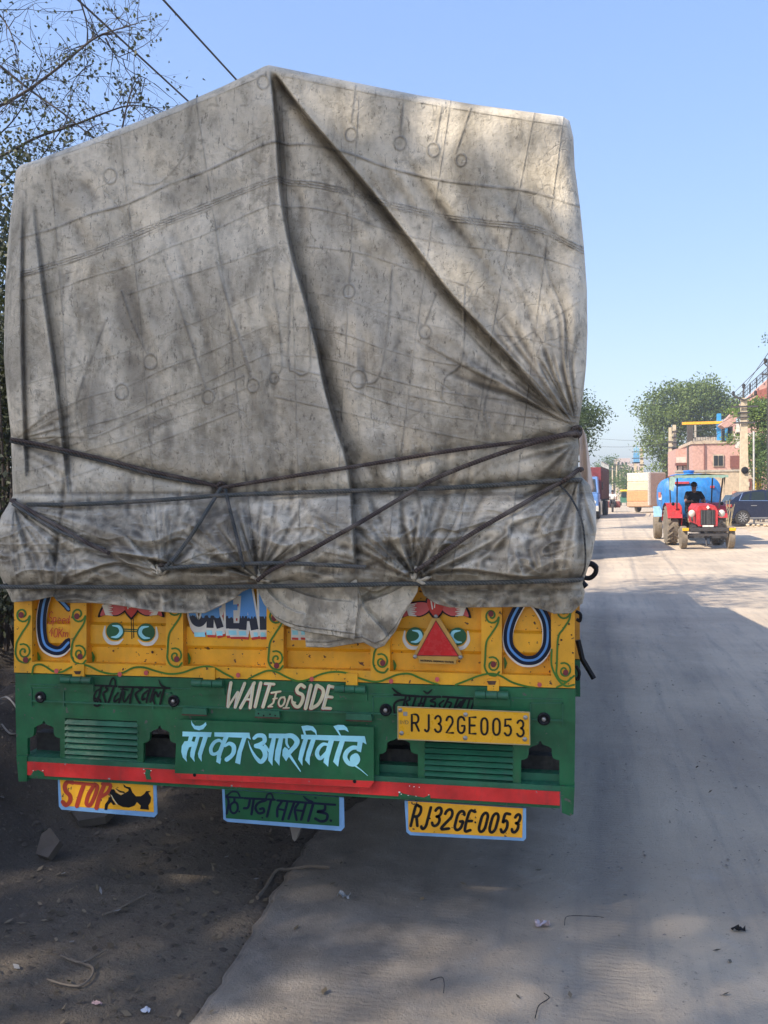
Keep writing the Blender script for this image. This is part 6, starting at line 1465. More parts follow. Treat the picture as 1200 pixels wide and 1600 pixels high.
for x, y in ((1196, 564), (1203, 575)):
    mb = MB(); mb.lathe(p_(x, y), (0, 0, 1), [(.03, -.1), (.08, -.04), (.06, .0), (.08, .06), (.0, .14)], 8); mb.build('insulator', M_DARK, ins, smooth=True)
# thin leafy twigs poking in at the right edge
b0 = P(1215, 768, 30); tree('edge_tree', 'tree whose few dark leaves poke in at the right edge', (b0[0]+.3, 30, 0), 4.0, .12, [bl(1216, 530, 30, .30, .4, .22)], 500, .09, M_LF2, 19, clump=.12, nc=12, limbs=4)
# ------------------------------------------------------------------ people (small, in the distance)
M_SKIN = flat('brown_skin', (.25, .13, .085), .6); M_HAIR = flat('black_hair', (.012, .010, .010), .5); M_SHIRT = flat('black_shirt', (.014, .014, .016), .8); M_TROU = flat('dark_trousers', (.03, .032, .04), .8)
def skin_mesh(name, verts, edges, radii, mat, parent, sub=1):
    me = bpy.data.meshes.new(name); me.from_pydata([tuple(v) for v in verts], edges, []); o = bpy.data.objects.new(name, me); COL.objects.link(o)
    o.modifiers.new('skin', 'SKIN'); ly = me.skin_vertices[0].data if me.skin_vertices else None
    if ly is None:
        bpy.context.view_layer.update()
    for i, r in enumerate(radii): me.skin_vertices[0].data[i].radius = (r, r)
    me.skin_vertices[0].data[0].use_root = True
    s = o.modifiers.new('sub', 'SUBSURF'); s.levels = sub; s.render_levels = sub
    bpy.context.view_layer.update(); dg = bpy.context.evaluated_depsgraph_get()
    m2 = bpy.data.meshes.new_from_object(o.evaluated_get(dg)); bpy.data.objects.remove(o)
    m2.materials.clear(); m2.materials.append(mat); m2.shade_smooth(); o2 = bpy.data.objects.new(name, m2); return link(o2, parent)
def person(label, J, loc, rz, shirt, trou, group=None):
    """J: joint places: pelvis chest neck head sl el hl sr er hr kl fl kr fr (feet) """
    t = empty('person', loc, rz); tag(t, label, 'person', group)
    k = ['pelvis', 'chest', 'neck', 'head', 'crown', 'sl', 'el', 'hl', 'sr', 'er', 'hr', 'pl', 'kl', 'al', 'tl', 'pr', 'kr', 'ar', 'tr']
    V_ = [J[q_] for q_ in k]; ix = {q_: i for i, q_ in enumerate(k)}
    E_ = [('pelvis', 'chest'), ('chest', 'neck'), ('neck', 'head'), ('head', 'crown'), ('chest', 'sl'), ('sl', 'el'), ('el', 'hl'), ('chest', 'sr'), ('sr', 'er'), ('er', 'hr'), ('pelvis', 'pl'), ('pl', 'kl'), ('kl', 'al'), ('al', 'tl'), ('pelvis', 'pr'), ('pr', 'kr'), ('kr', 'ar'), ('ar', 'tr')]
    R_ = dict(pelvis=.13, chest=.14, neck=.055, head=.085, crown=.08, sl=.065, el=.045, hl=.035, sr=.065, er=.045, hr=.035, pl=.085, kl=.06, al=.042, tl=.04, pr=.085, kr=.06, ar=.042, tr=.04)
    body = skin_mesh('body', V_, [(ix[a], ix[b]) for a, b in E_], [R_[q_] for q_ in k], M_SKIN, t, 2)
    def sub(names, edges, grow, nm, mat):
        V2 = [np.array(J[q_]) if not isinstance(q_, tuple) else np.array(J[q_[0]])*(1-q_[2])+np.array(J[q_[1]])*q_[2] for q_ in names]
        R2 = [(R_[q_] if not isinstance(q_, tuple) else R_[q_[0]]*(1-q_[2])+R_[q_[1]]*q_[2])+grow for q_ in names]
        return skin_mesh(nm, V2, edges, R2, mat, t, 2)
    sub(['chest', 'pelvis', ('chest', 'neck', .6), 'sl', ('sl', 'el', .8), 'sr', ('sr', 'er', .8)], [(0, 1), (0, 2), (0, 3), (3, 4), (0, 5), (5, 6)], .022, 'shirt', shirt)
    sub(['pelvis', 'pl', 'kl', ('kl', 'al', .9), 'pr', 'kr', ('kr', 'ar', .9)], [(0, 1), (1, 2), (2, 3), (0, 4), (4, 5), (5, 6)], .016, 'trousers', trou)
    h = np.array(J['head']); c = np.array(J['crown']); up = (c-h)/np.linalg.norm(c-h); mb = MB()
    mb.lathe(h+up*.03, tuple(up), [(.098, 0), (.102, .04), (.085, .10), (.045, .135), (0, .145)], 12); mb.v = [(x, y+.018, z) for x, y, z in mb.v]; mb.build('hair', M_HAIR, t, smooth=True)
    mb = MB(); mb.tube([h+np.array([0, -.085, .02]), h+np.array([0, -.108, -.012])], [.010, .017], 6)
    for s in (-1, 1): mb.lathe(h+np.array([s*.088, 0, 0]), (s, 0, 0), [(.018, 0), (.024, .008), (0, .014)], 8)
    f_ = mb.build('face', M_SKIN, t, smooth=True)
    mb = MB()
    for s in (-1, 1): mb.lathe(h+np.array([s*.033, -.080, .018]), (0, -1, 0), [(.012, 0), (0, .008)], 8)
    mb.box(h[0]-.026, h[0]+.026, h[1]-.092, h[1]-.082, h[2]-.048, h[2]-.040); mb.build('eyes_and_mouth', M_HAIR, t)
    for sd, hh_, ee in (('l', 'hl', 'el'), ('r', 'hr', 'er')):
        H = np.array(J[hh_]); d = H-np.array(J[ee]); d /= np.linalg.norm(d); s_ = np.cross(d, [0, 0, 1]); s_ /= np.linalg.norm(s_)+1e-9; u_ = np.cross(s_, d); mb = MB()
        mb.tube([H, H+d*.04, H+d*.08], [.03, .038, .034], 8)
        for i in range(4):
            b_ = H+d*.075+s_*(-.027+.018*i); L = (.065, .075, .072, .055)[i]; mb.tube([b_, b_+d*L*.5-u_*.006, b_+d*L*.75-u_*.028], [.0085, .008, .006], 5)
        sg = 1 if sd == 'l' else -1; b_ = H+d*.03+s_*sg*.034; mb.tube([b_, b_+d*.03+s_*sg*.02, b_+d*.055+s_*sg*.014-u_*.015], [.011, .010, .007], 5); mb.build('hand', M_SKIN, t, smooth=True)
    return t
# ------------------------------------------------------------------ tractor with its driver
TX = P(1103, 768, 24)[0]; TRZ = .05
tr = empty('tractor', (TX, 23.9, 0), TRZ); tag(tr, 'red tractor with a cloth canopy coming towards the camera', 'tractor'); tr.scale = (.87, 1, .98)
M_TRED = paint('tractor_red', (.46, .028, .034), .45, .14, .5, (.34, .2, .14)); M_DUSTT = paint('dusty_tyre', (.20, .165, .125), .95, .2, .6, (.34, .28, .2)); M_ENG = paint('oily_engine', (.05, .05, .055), .6, .2, .5, (.16, .13, .1)); M_AMB = flat('amber_lamp', (.75, .42, .02), .3)
def twheel(c, r, w, lug, rimc, parent=tr, name='wheel', lugn=20):
    mb = MB(); mb.lathe((0, 0, 0), (1, 0, 0), [(r*.55, -w/2), (r*.80, -w*.52), (r*.93, -w*.46), (r*.95, -w*.2), (r*.95, w*.2), (r*.93, w*.46), (r*.80, w*.52), (r*.55, w/2)], 32)
    if lug:
        for k in range(lugn):
            t = 2*math.pi*k/lugn
            for s in (-1, 1):
                tt_ = t+(math.pi/lugn if s > 0 else 0)
                mb.bar((s*.02, math.cos(tt_)*r*.965, math.sin(tt_)*r*.965), (s*w*.48, math.cos(tt_+.22)*r*.955, math.sin(tt_+.22)*r*.955), .045, r*.07)
    ty = mb.build(name, M_DUSTT, parent, loc=c, smooth=True)
    mb = MB(); mb.lathe((0, 0, 0), (1, 0, 0), [(0, -w*.15), (r*.2, -w*.15), (r*.28, -w*.05), (r*.48, -w*.2), (r*.57, -w*.48), (r*.57, w*.48), (r*.48, w*.2), (r*.28, w*.05), (r*.2, w*.15), (0, w*.15)], 20); mb.build('rim', rimc, ty, smooth=True); return ty
M_RIMW = flat('pale_rim', (.55, .53, .5), .5)
for s in (-1, 1):
    twheel((s*.73, 0, .34), .34, .19, False, M_RIMW); twheel((s*.78, 2.05, .61), .61, .36, True, M_RIMW)
mb = MB(); mb.bar((-.66, 0, .36), (.66, 0, .36), .09, .10); mb.box(-.09, .09, -.1, .3, .32, .56); mb.build('front_axle', M_ENG, tr)
mb = MB(); mb.poly([(-.30, -.18, .66), (.30, -.18, .66), (.32, -.18, 1.08), (.25, -.18, 1.20), (-.25, -.18, 1.20), (-.32, -.18, 1.08)], (0, .05, 0)); mb.build('hood_front', M_TRED, tr)
mb = MB(); pr_ = [(-.32, .70), (-.34, 1.10), (-.24, 1.24), (.24, 1.24), (.34, 1.10), (.32, .70)]
n = len(pr_); vs = []
for yy, k, dz in ((-.13, 1, 0), (.35, 1.02, .03), (1.15, 1.04, .06)): vs += [(a*k, yy, z+dz) for a, z in pr_]
mb.add(vs, [(i+n*j, (i+1) % n+n*j, (i+1) % n+n*(j+1), i+n*(j+1)) for j in range(2) for i in range(n-1)]+[tuple(range(n)), tuple(range(3*n-1, 2*n-1, -1))]); mb.build('hood', M_TRED, tr)
mb = MB(); mb.box(-.22, .22, -.20, -.185, .70, 1.12); gr = mb.build('grille', M_INK, tr)
mb = MB()
for k in range(9): mb.box(-.205+k*.048, -.19+k*.048, -.215, -.20, .71, 1.11)
mb.box(-.012, .012, -.225, -.20, .70, 1.13); mb.build('grille_bar', flat('grille_grey', (.12, .12, .12), .5), gr)
mb = MB(); mb.poly([(-.05, -.235, 1.19), (0, -.235, 1.14), (.05, -.235, 1.19), (0, -.235, 1.25)], (0, .05, 0)); mb.build('badge', M_WHT, tr)
mb = MB(); mb.box(-.17, .17, -.235, -.22, .64, .69); mb.build('front_plate', M_WHT, tr)
for s in (-1, 1):
    mb = MB(); mb.lathe((s*.46, -.02, 1.02), (0, -1, 0), [(.05, -.08), (.10, -.02), (.105, .02), (.09, .035), (0, .05)], 16); mb.build('headlight', flat('headlamp_glass', (.62, .6, .52), .15), tr, smooth=True)
    mb = MB(); mb.bar((s*.30, .1, .95), (s*.46, .05, .95), .03); mb.build('lamp_bracket', M_ENG, tr)
mb = MB(); mb.box(-.80, .80, -.36, -.28, .52, .62, bev=.01); mb.box(-.60, .60, -.30, -.2, .38, .46); mb.bar((-.25, -.3, .58), (-.25, .1, .58), .06); mb.bar((.25, -.3, .58), (.25, .1, .58), .06); mb.build('bumper', M_IRON, tr)
for s in (-1, 1):
    mb = MB(); mb.box(s*.72-.10, s*.72+.10, -.40, -.365, .53, .62, bev=.01); mb.build('amber_light', M_AMB, tr)
mb = MB(); mb.box(-.20, .20, 0, 1.2, .45, .72); mb.box(-.26, .26, .4, 1.1, .60, .80); mb.box(-.24, .24, 1.2, 2.3, .42, .85); mb.lathe((-.30, .5, .78), (0, 0, 1), [(.07, 0), (.09, .05), (.09, .2), (.05, .24)], 10); mb.box(.26, .36, .4, .8, .5, .75); mb.tube([(-.78, 2.05, .61), (.78, 2.05, .61)], .11, 10); mb.build('engine', M_ENG, tr)
mb = MB(); mb.tube([(-.05, -.12, .40), (-.05, -.25, .10)], .03, 6); mb.tube([(.08, -.05, .42), (.10, -.22, .14)], .025, 6); mb.bar((-.12, -.25, .1), (.14, -.23, .12), .04); mb.build('tow_hook', M_ENG, tr)
for s in (-1, 1):
    mb = MB(); N_ = 8; vs = []
    for k in range(N_+1):
        a = math.radians(20+150*k/N_); r = .70
        for xx in (s*.50, s*.98): vs.append((xx, 2.05-math.cos(a)*r, .61+math.sin(a)*r))
    mb.add(vs, [(2*k, 2*k+1, 2*k+3, 2*k+2) for k in range(N_)])
    mb.poly([(s*.50, 1.38, .85), (s*.50, 1.5, 1.20), (s*.5, 2.05, 1.31), (s*.50, 2.5, 1.1), (s*.50, 2.6, .8), (s*.50, 1.5, .62)], (.012*s, 0, 0)); mb.build('fender', M_TRED, tr)
    mb = MB(); mb.lathe((s*.80, 1.42, 1.28), (0, -1, 0), [(.05, -.05), (.055, 0), (0, .02)], 10); mb.build('fender_lamp', M_INK, tr, smooth=True)
mb = MB(); mb.box(-.24, .24, 1.92, 2.36, .96, 1.05, bev=.03); mb.box(-.24, .24, 2.32, 2.42, 1.0, 1.42, bev=.03); mb.build('seat', M_INK, tr)
mb = MB(); mb.tube([(0, 1.15, 1.2), (0, 1.5, 1.34)], .025, 6); ring = [(.21*math.cos(a), 1.50+.08*math.sin(a), 1.35+.19*math.sin(a)*.55) for a in np.linspace(0, 2*math.pi, 20)]; mb.tube(ring, .016, 6); mb.build('steering_wheel', M_INK, tr, smooth=True)
CP = [(-.74, .95), (.74, .95), (-.74, 2.55), (.74, 2.55)]
mb = MB()
for a, c in CP: mb = MB(); mb.tube([(a*.93, c if c > 2 else 1.35, 1.15), (a, c, 2.12)], .025, 6); mb.build('canopy_post', M_IRON, tr)
nx_, ny_ = 26, 14; u = np.linspace(-.86, .86, nx_); w_ = np.linspace(.78, 2.7, ny_); UU, WW = np.meshgrid(u, w_)
ZZ = 2.12+.05*np.cos(UU/.86*math.pi/2)+.012*np.sin(UU*11)*np.cos(WW*7); Vt = np.stack([UU, WW, ZZ], -1)
vv = np.concatenate([Vt.reshape(-1, 3), (Vt-np.array([0, 0, .012])).reshape(-1, 3)]); M_CAN, nt, bs = new_mat('canopy_cloth'); v_ = tc(nt); sp = N(nt, 'ShaderNodeSeparateXYZ'); nt.links.new(v_, sp.inputs[0])
ax = mathn(nt, 'ABSOLUTE', sp.outputs['X']); c = mix(nt, ramp(nt, ax, .70, .72), (.10, .22, .15), (.50, .05, .04)); nt.links.new(c, bs.inputs['Base Color']); bs.inputs['Roughness'].default_value = .9
np_mesh('canopy', vv, np.vstack([grid_faces(ny_, nx_), grid_faces(ny_, nx_, nx_*ny_)[:, ::-1]]), M_CAN, tr, smooth=True)
mb = MB()
for k in range(16):
    x0 = -.86+k*1.72/16; x1 = x0+1.72/16; d0 = .07+.03*math.sin(k*1.7); mb.poly([(x0, .78, 2.13), (x1, .78, 2.13), (x1, .76, 2.05+.015*math.sin(k*2.3)), (x0, .76, 2.05+.015*math.sin((k-1)*2.3))], (0, .006, 0))
mb.build('canopy_fringe', flat('faded_green_cloth', (.20, .30, .24), .9), tr)
mb = MB(); mb.poly([(.78, .8, 2.12), (.84, 1.3, 2.12), (.86, 1.4, 1.62), (.80, 1.1, 1.55), (.74, .85, 1.75)], (.01, .03, 0)); mb.build('side_cloth', flat('dark_green_cloth', (.03, .06, .04), .9), tr)
mb = MB(); mb.poly([(-.80, .8, 2.12), (-.92, 1.3, 2.1), (-.92, 1.4, 1.72), (-.86, 1.0, 1.66)], (-.01, .03, 0)); mb.build('side_cloth', flat('pale_green_cloth', (.30, .42, .36), .9), tr)
hd = lambda x, y, z: (x, y, z)
Jd = dict(pelvis=(0, 2.12, 1.12), chest=(0, 2.08, 1.46), neck=(0, 2.03, 1.62), head=(0, 1.98, 1.74), crown=(0, 1.98, 1.83), sl=(-.19, 2.04, 1.55), el=(-.27, 1.85, 1.30), hl=(-.17, 1.57, 1.33), sr=(.19, 2.04, 1.55), er=(.29, 1.85, 1.30), hr=(.17, 1.57, 1.33),
          pl=(-.10, 2.08, 1.08), kl=(-.22, 1.62, 1.14), al=(-.24, 1.42, .74), tl=(-.24, 1.28, .70), pr=(.10, 2.08, 1.08), kr=(.22, 1.62, 1.14), ar=(.24, 1.42, .74), tr=(.24, 1.28, .70))
person('driver in a black shirt sitting at the wheel of the red tractor', Jd, (TX, 23.9, 0), TRZ, M_SHIRT, M_TROU)
# ------------------------------------------------------------------ blue water tank trailer
tk = empty('water_tanker_trailer', (P(1082, 768, 30)[0]-.32, 27.4, 0), -.02); tag(tk, 'bright blue water tank trailer pulled behind the tractor', 'trailer'); tk.scale = (.87, 1, 1)
M_TBL = paint('tank_blue', (.022, .19, .52), .42, .14, .45, (.25, .24, .24))
mb = MB(); nn = 32; prof = [(.0, -.24), (.45, -.20), (.80, -.10), (1.0, .05), (1.0, .1), (1.02, .12), (1.0, .14), (1.0, 1.4), (1.02, 1.42), (1.0, 1.44), (1.0, 3.2), (.8, 3.35), (.4, 3.42), (0, 3.44)]
sq = lambda a: math.copysign(abs(a)**.62, a)
vs = [(sq(math.cos(2*math.pi*k/nn))*r*1.02, y, 1.45+sq(math.sin(2*math.pi*k/nn))*r*.68) for r, y in prof for k in range(nn)]
mb.add(vs, [(i*nn+k, i*nn+(k+1) % nn, (i+1)*nn+(k+1) % nn, (i+1)*nn+k) for i in range(len(prof)-1) for k in range(nn)]); mb.build('tank', M_TBL, tk, smooth=True)
mb = MB(); mb.lathe((0, 1.0, 2.1), (0, 0, 1), [(.18, 0), (.18, .16), (.21, .16), (.21, .20), (0, .22)], 16); mb.build('filler_neck', M_TBL, tk, smooth=True)
mb = MB()
for s in (-1, 1): mb.tube([(s*.5, .1, 2.16), (s*.5, 3.0, 2.16)], .03, 6)
for yy in (.1, 1.6, 3.0): mb.tube([(-.5, yy, 2.16), (.5, yy, 2.16)], .025, 6)
mb.build('top_rail', M_TBL, tk)
mb = MB(); mb.poly([(-1.03, .5, 1.35), (-1.03, 1.9, 1.35), (-.985, 1.9, 1.68), (-.985, .5, 1.68)], (-.01, 0, 0)); lp = mb.build('name_panel', M_WHT, tk)
br_ = MB()
for k in range(7): br_.box(-1.052, -1.045, .62+k*.17, .74+k*.17, 1.42+.03*(k % 2), 1.60)
br_.build('panel_lettering', flat('faded_red_print', (.6, .16, .10), .6), lp)
mb = MB()
for x0, z0, w__ in ((-.62, 1.86, .5), (-.75, 1.14, .16), (.55, 1.16, .15), (.62, 1.72, .14)): mb.box(x0, x0+w__, -.235 if abs(x0+w__/2) < .4 else -.10-.06, -.10, z0, z0+.07)
mb.build('red_marking', flat('red_marking', (.5, .06, .08), .6), tk)
mb = MB(); mb.box(-.45, .45, -.9, 3.2, .62, .78); mb.bar((0, -1.6, .55), (0, -.4, .66), .12); mb.build('trailer_frame', M_ENG, tk)
for s in (-1, 1):
    twheel((s*1.06, 2.1, .46), .46, .30, False, M_RIMW, tk); mb = MB(); mb.poly([(s*1.06-.19, 1.52, .78), (s*1.06+.19, 1.52, .78), (s*1.06+.19, 1.60, 1.12), (s*1.06-.19, 1.60, 1.12)], (0, .01, 0)); mb.poly([(s*1.06-.19, 1.60, 1.12), (s*1.06+.19, 1.6, 1.12), (s*1.06+.19, 2.6, 1.06), (s*1.06-.19, 2.6, 1.06)], (0, 0, .012)); mb.build('mudguard', flat('pale_blue_guard', (.30, .52, .68), .4), tk)
# ------------------------------------------------------------------ loaded trailer crossing further back
wt = empty('covered_trailer', (P(1008, 768, 70)[0], 70, 0), -.50); tag(wt, 'loaded trailer with cream and orange sheeting crossing the road behind the tractor', 'trailer')
L1 = [(.45, .85, (.46, .29, .18)), (.85, 1.65, (.50, .27, .12)), (1.65, 2.35, (.56, .48, .34)), (2.35, 3.02, (.62, .56, .44))]
for z0, z1, c_ in L1:
    mb = MB(); mb.box(-.95+.04*(z0 > 1), .92, -1.2, 1.6, z0+.0, z1+.0, bev=.05); mb.build('load_band', flat('sheet', c_, .8), wt)
mb = MB(); mb.box(.70, .96, -1.22, 1.65, .50, 3.06, bev=.08); mb.build('grey_sheet', flat('grey_sheet', (.40, .38, .35), .9), wt)
mb = MB(); mb.box(-.8, .8, -1.1, 1.8, .40, .50); mb.build('trailer_frame', M_ENG, wt)
for yy in (.5,):
    for s in (-.82, .82): twheel((s, yy, .42), .42, .26, False, M_RIMW, wt)
# ------------------------------------------------------------------ parked car
cx0 = P(1142, 768, 39.6)[0]; car = empty('parked_car', (cx0-.15, 39.6, .14), 0.10); tag(car, 'dark blue hatchback parked on the sandy verge at the right edge', 'car')
M_CAR = paint('car_navy', (.006, .011, .036), .14, .05, .12, (.2, .18, .15)); M_GLS = flat('car_glass', (.02, .03, .03), .06)
low = [(.10, .28), (.02, .48), (.00, .72), (.06, .92), (.30, 1.00), (1.2, 1.00), (2.6, .98), (3.3, .90), (3.85, .74), (3.98, .50), (3.92, .26), (3.55, .22), (3.50, .40), (3.34, .58), (3.16, .64), (2.98, .58), (2.82, .40), (2.78, .20), (1.02, .20), (.98, .40), (.84, .58), (.66, .64), (.48, .58), (.34, .40), (.30, .24)]
mb = MB(); mb.poly([(a, -.0, z) for a, z in low], (0, 1.66, 0)); cb_ = mb.build('body', M_CAR, car)
bv = cb_.modifiers.new('bevel', 'BEVEL'); bv.width = .05; bv.segments = 3; bv.limit_method = 'ANGLE'; bv.angle_limit = math.radians(50)
up_ = [(.10, .94), (.38, 1.20), (.80, 1.42), (1.5, 1.52), (2.1, 1.44), (2.8, 1.0)]
n = len(up_); mb = MB(); vs = []
for a, z in up_:
    k = (z-.94)/.58; vs += [(a, .05+.16*k, z), (a, 1.61-.16*k, z)]
mb.add(vs, [(2*i, 2*i+1, 2*i+3, 2*i+2) for i in range(n-1)]+[tuple(range(0, 2*n, 2)), tuple(range(2*n-1, 0, -2))]); mb.build('cabin', M_CAR, car, smooth=False)
def cw_(a, z, o=.012): k = (z-.94)/.58; return (a, .05+.16*k-o, z)
for pts in ([(.62, 1.06), (.95, 1.04), (1.0, 1.38), (.80, 1.30)], [(1.04, 1.04), (1.62, 1.03), (1.62, 1.43), (1.08, 1.41)], [(1.70, 1.03), (2.55, 1.03), (2.12, 1.36), (1.70, 1.42)]):
    mb = MB(); mb.poly([cw_(*p) for p in pts], (0, .006, 0)); w1 = mb.build('side_window', M_GLS, car)
mb = MB(); mb.poly([cw_(a, z, .016) for a, z in ((.50, 1.03), (2.62, 1.0), (2.62, 1.02), (.55, 1.05))], (0, .004, 0)); mb.poly([cw_(a, z, .016) for a, z in ((.50, 1.03), (.55, 1.05), (.70, 1.36), (.67, 1.37))], (0, .004, 0)); mb.build('chrome_trim', flat('chrome', (.7, .7, .7), .15, 1), car)
mb = MB(); mb.poly([(.13, .22, 1.0), (.13, 1.44, 1.0), (.27, 1.36, 1.28), (.27, .30, 1.28)], (-.015, 0, .006)); mb.build('rear_window', M_GLS, car)
for y0 in (-.01, 1.45): mb = MB(); mb.box(-.02, .22, y0, y0+.22, .74, .88, bev=.02); mb.build('tail_lamp', flat('tail_lamp_red', (.35, .02, .02), .2), car)
mb = MB(); mb.box(1.0, 1.25, -.02, -.005, .80, .83); mb.build('door_handle', M_STEEL, car)
mb = MB(); mb.box(.95, 2.85, -.012, .0, .24, .30); mb.build('sill_strip', M_STEEL, car)
for a in (.66, 3.16):
    for y0 in (.10, 1.56):
        mb = MB(); mb.lathe((0, 0, 0), (0, 1, 0), [(.20, -.10), (.30, -.10), (.325, -.06), (.325, .06), (.30, .10), (.20, .10)], 28); ty = mb.build('wheel', M_RUB, car, loc=(a, y0, .30), smooth=True)
        mb = MB(); mb.lathe((0, 0, 0), (0, 1, 0), [(.0, -.07), (.05, -.09), (.06, -.07), (.055, -.03), (.19, -.02), (.205, -.10), (.215, -.10), (.215, .05)], 24)
        for k in range(10):
            t = 2*math.pi*k/10; mb.bar((math.cos(t)*.04, -.085, math.sin(t)*.04), (math.cos(t)*.20, -.095, math.sin(t)*.20), .030, .022)
        mb.build('rim', flat('alloy_rim', (.52, .52, .52), .3, .6), ty, smooth=True)
# rubble under the car, clay pots by the wall
mb = MB()
for k in range(9):
    c = Vector((random.uniform(0, 1.0), random.uniform(0, .5), .02)); mb.lathe(c, (random.uniform(-.3, .3), random.uniform(-.3, .3), 1), [(.02, -.05), (.07, -.03), (.09, .01), (.05, .05), (0, .06)], 6)
tag(mb.build('rubble_heap', M_SAND, None, loc=(cx0+.6, 38.6, .10)), 'small heap of sandy stones beside the rear wheel of the blue car', 'rubble', kind='stuff')
pt_ = P(1148, 775, 42); ju = MB(); ju.lathe((0, 0, 0), (0, 0, 1), [(.08, 0), (.20, .08), (.24, .22), (.16, .36), (.07, .42), (.10, .48), (.13, .56), (.10, .64), (0, .66)], 16)
tag(ju.build('clay_pots', flat('terracotta', (.36, .17, .11), .8), None, smooth=True, loc=(pt_[0], 42, pt_[2]-.42)), 'stacked terracotta pots on a block left of the blue car', 'pots')
bb = MB(); bb.box(-.3, .3, -.25, .25, 0, pt_[2]-.42); tag(bb.build('stone_block', M_BG, None, loc=(pt_[0], 42, 0)), 'rough beige block carrying the terracotta pots', 'block')
# dried stalks in front of the wall
mb = MB(); rr2 = random.Random(3)
for k in range(16):
    x = rr2.uniform(-.35, .35); mb.tube(catmull([(x, 0, 0), (x+rr2.uniform(-.1, .1), 0, .5), (x+rr2.uniform(-.25, .25), 0, rr2.uniform(.8, 1.25))], 3), [.02]*3+[.012]*4, 4, caps=False)
tag(mb.build('dry_stalks', flat('dry_stalk', (.30, .24, .14), .9), None, loc=(P(1130, 768, 38)[0], 38, 0)), 'clump of dry stalks in front of the beige wall right of the tractor', 'plant', kind='stuff')
# distant rider and yellow vehicle
def cycle_rider():
    x = P(957, 768, 72)[0]; t = empty('motorcycle', (x, 72, 0)); tag(t, 'distant motorcycle with a luggage load riding along the road', 'motorcycle')
    for yy in (-.6, .65): mb = MB(); mb.lathe((0, yy, .3), (1, 0, 0), [(.2, -.05), (.3, -.05), (.3, .05), (.2, .05)], 18); mb.build('wheel', M_RUB, t, smooth=True)
    mb = MB(); mb.box(-.13, .13, -.35, .6, .35, .62, bev=.05); mb.tube([(0, -.6, .3), (0, -.4, .95)], .03, 6); mb.tube([(-.35, -.35, 1.0), (.35, -.35, 1.0)], .02, 6); mb.build('frame', M_IRON, t)
    mb = MB(); mb.box(-.11, .11, -.1, .65, .70, .80, bev=.03); mb.build('seat', M_INK, t)
    mb = MB(); mb.box(-.55, .62, .2, 1.1, .35, .85, bev=.06); mb.build('pannier', flat('maroon_bag', (.22, .07, .06), .8), t)
    J = dict(pelvis=(0, .2, .88), chest=(0, .12, 1.28), neck=(0, .08, 1.45), head=(0, .05, 1.58), crown=(0, .05, 1.67), sl=(-.2, .1, 1.38), el=(-.3, -.08, 1.14), hl=(-.28, -.3, 1.02), sr=(.2, .1, 1.38), er=(.3, -.08, 1.14), hr=(.28, -.3, 1.02), pl=(-.1, .15, .86), kl=(-.2, -.15, .72), al=(-.2, .02, .38), tl=(-.2, -.1, .34), pr=(.1, .15, .86), kr=(.2, -.15, .72), ar=(.2, .02, .38), tr=(.2, -.1, .34))
    person('rider in a white shirt on the distant motorcycle', J, (x, 72, 0), 0, flat('white_shirt', (.75, .74, .72), .8), M_TROU)
cycle_rider()
x = P(979, 768, 105)[0]; ar = empty('auto_rickshaw', (x, 105, 0)); tag(ar, 'small yellow auto rickshaw far down the road under the poles', 'auto rickshaw')
mb = MB(); mb.poly([(-.62, -.8, .35), (.62, -.8, .35), (.66, -.5, 1.0), (-.66, -.5, 1.0)], (0, 2.2, 0)); mb.build('body', flat('rickshaw_green', (.03, .12, .06), .5), ar)
mb = MB(); mb.box(-.68, .68, -.55, 1.7, 1.55, 1.82, bev=.1); mb.build('roof', flat('rickshaw_yellow', (.75, .5, .03), .6), ar)
mb = MB(); mb.poly([(-.6, -.62, 1.0), (.6, -.62, 1.0), (.6, -.5, 1.55), (-.6, -.5, 1.55)], (0, .02, 0)); mb.build('windscreen', M_GLS, ar)
for a, yy in ((0, -.6), (-.55, 1.1), (.55, 1.1)): mb = MB(); mb.lathe((a, yy, .22), (1, 0, 0), [(.12, -.06), (.22, -.06), (.22, .06), (.12, .06)], 14); mb.build('wheel', M_RUB, ar, smooth=True)
# ------------------------------------------------------------------ litter on the ground
def zs(x, y):
    if x > road_left(y)+.02: return .006
    i = (y+6)/.055; j = (x+13)/.055; i0 = int(np.clip(i, 0, ZS.shape[0]-2)); j0 = int(np.clip(j, 0, ZS.shape[1]-2)); fi, fj = i-i0, j-j0
    return float((ZS[i0, j0]*(1-fj)+ZS[i0, j0+1]*fj)*(1-fi)+(ZS[i0+1, j0]*(1-fj)+ZS[i0+1, j0+1]*fj)*fi)
r3 = np.random.default_rng(77)
def scatter_leaves(name, n, fx_, fy_, size, cols, label, cat):
    C = []
    while len(C) < n:
        x = fx_(); y = fy_(x)
        if y is None: continue
        C.append((x, y, zs(x, y)+.008))
    C = np.array(C); n = len(C); th = r3.uniform(0, 6.28, n); sz = size*r3.uniform(.4, 1.4, n); asp = r3.uniform(.2, .6, n)
    a = np.stack([np.cos(th), np.sin(th), r3.normal(0, .22, n)], 1); b = np.stack([-np.sin(th), np.cos(th), r3.normal(0, .3, n)], 1)
    up = np.array([0, 0, 1.])*sz[:, None]*r3.uniform(.05, .35, n)[:, None]
    v = np.stack([C-a*sz[:, None]/2, C+b*(sz*asp)[:, None]/2+up*.3, C+a*sz[:, None]/2+up, C-b*(sz*asp)[:, None]/2+up*.5], 1).reshape(-1, 3)
    o = np_mesh(name, v, np.arange(4*n).reshape(n, 4), cols, None, attrs={'tint': r3.random(n).repeat(4)}); tag(o, label, cat, kind='stuff'); return o
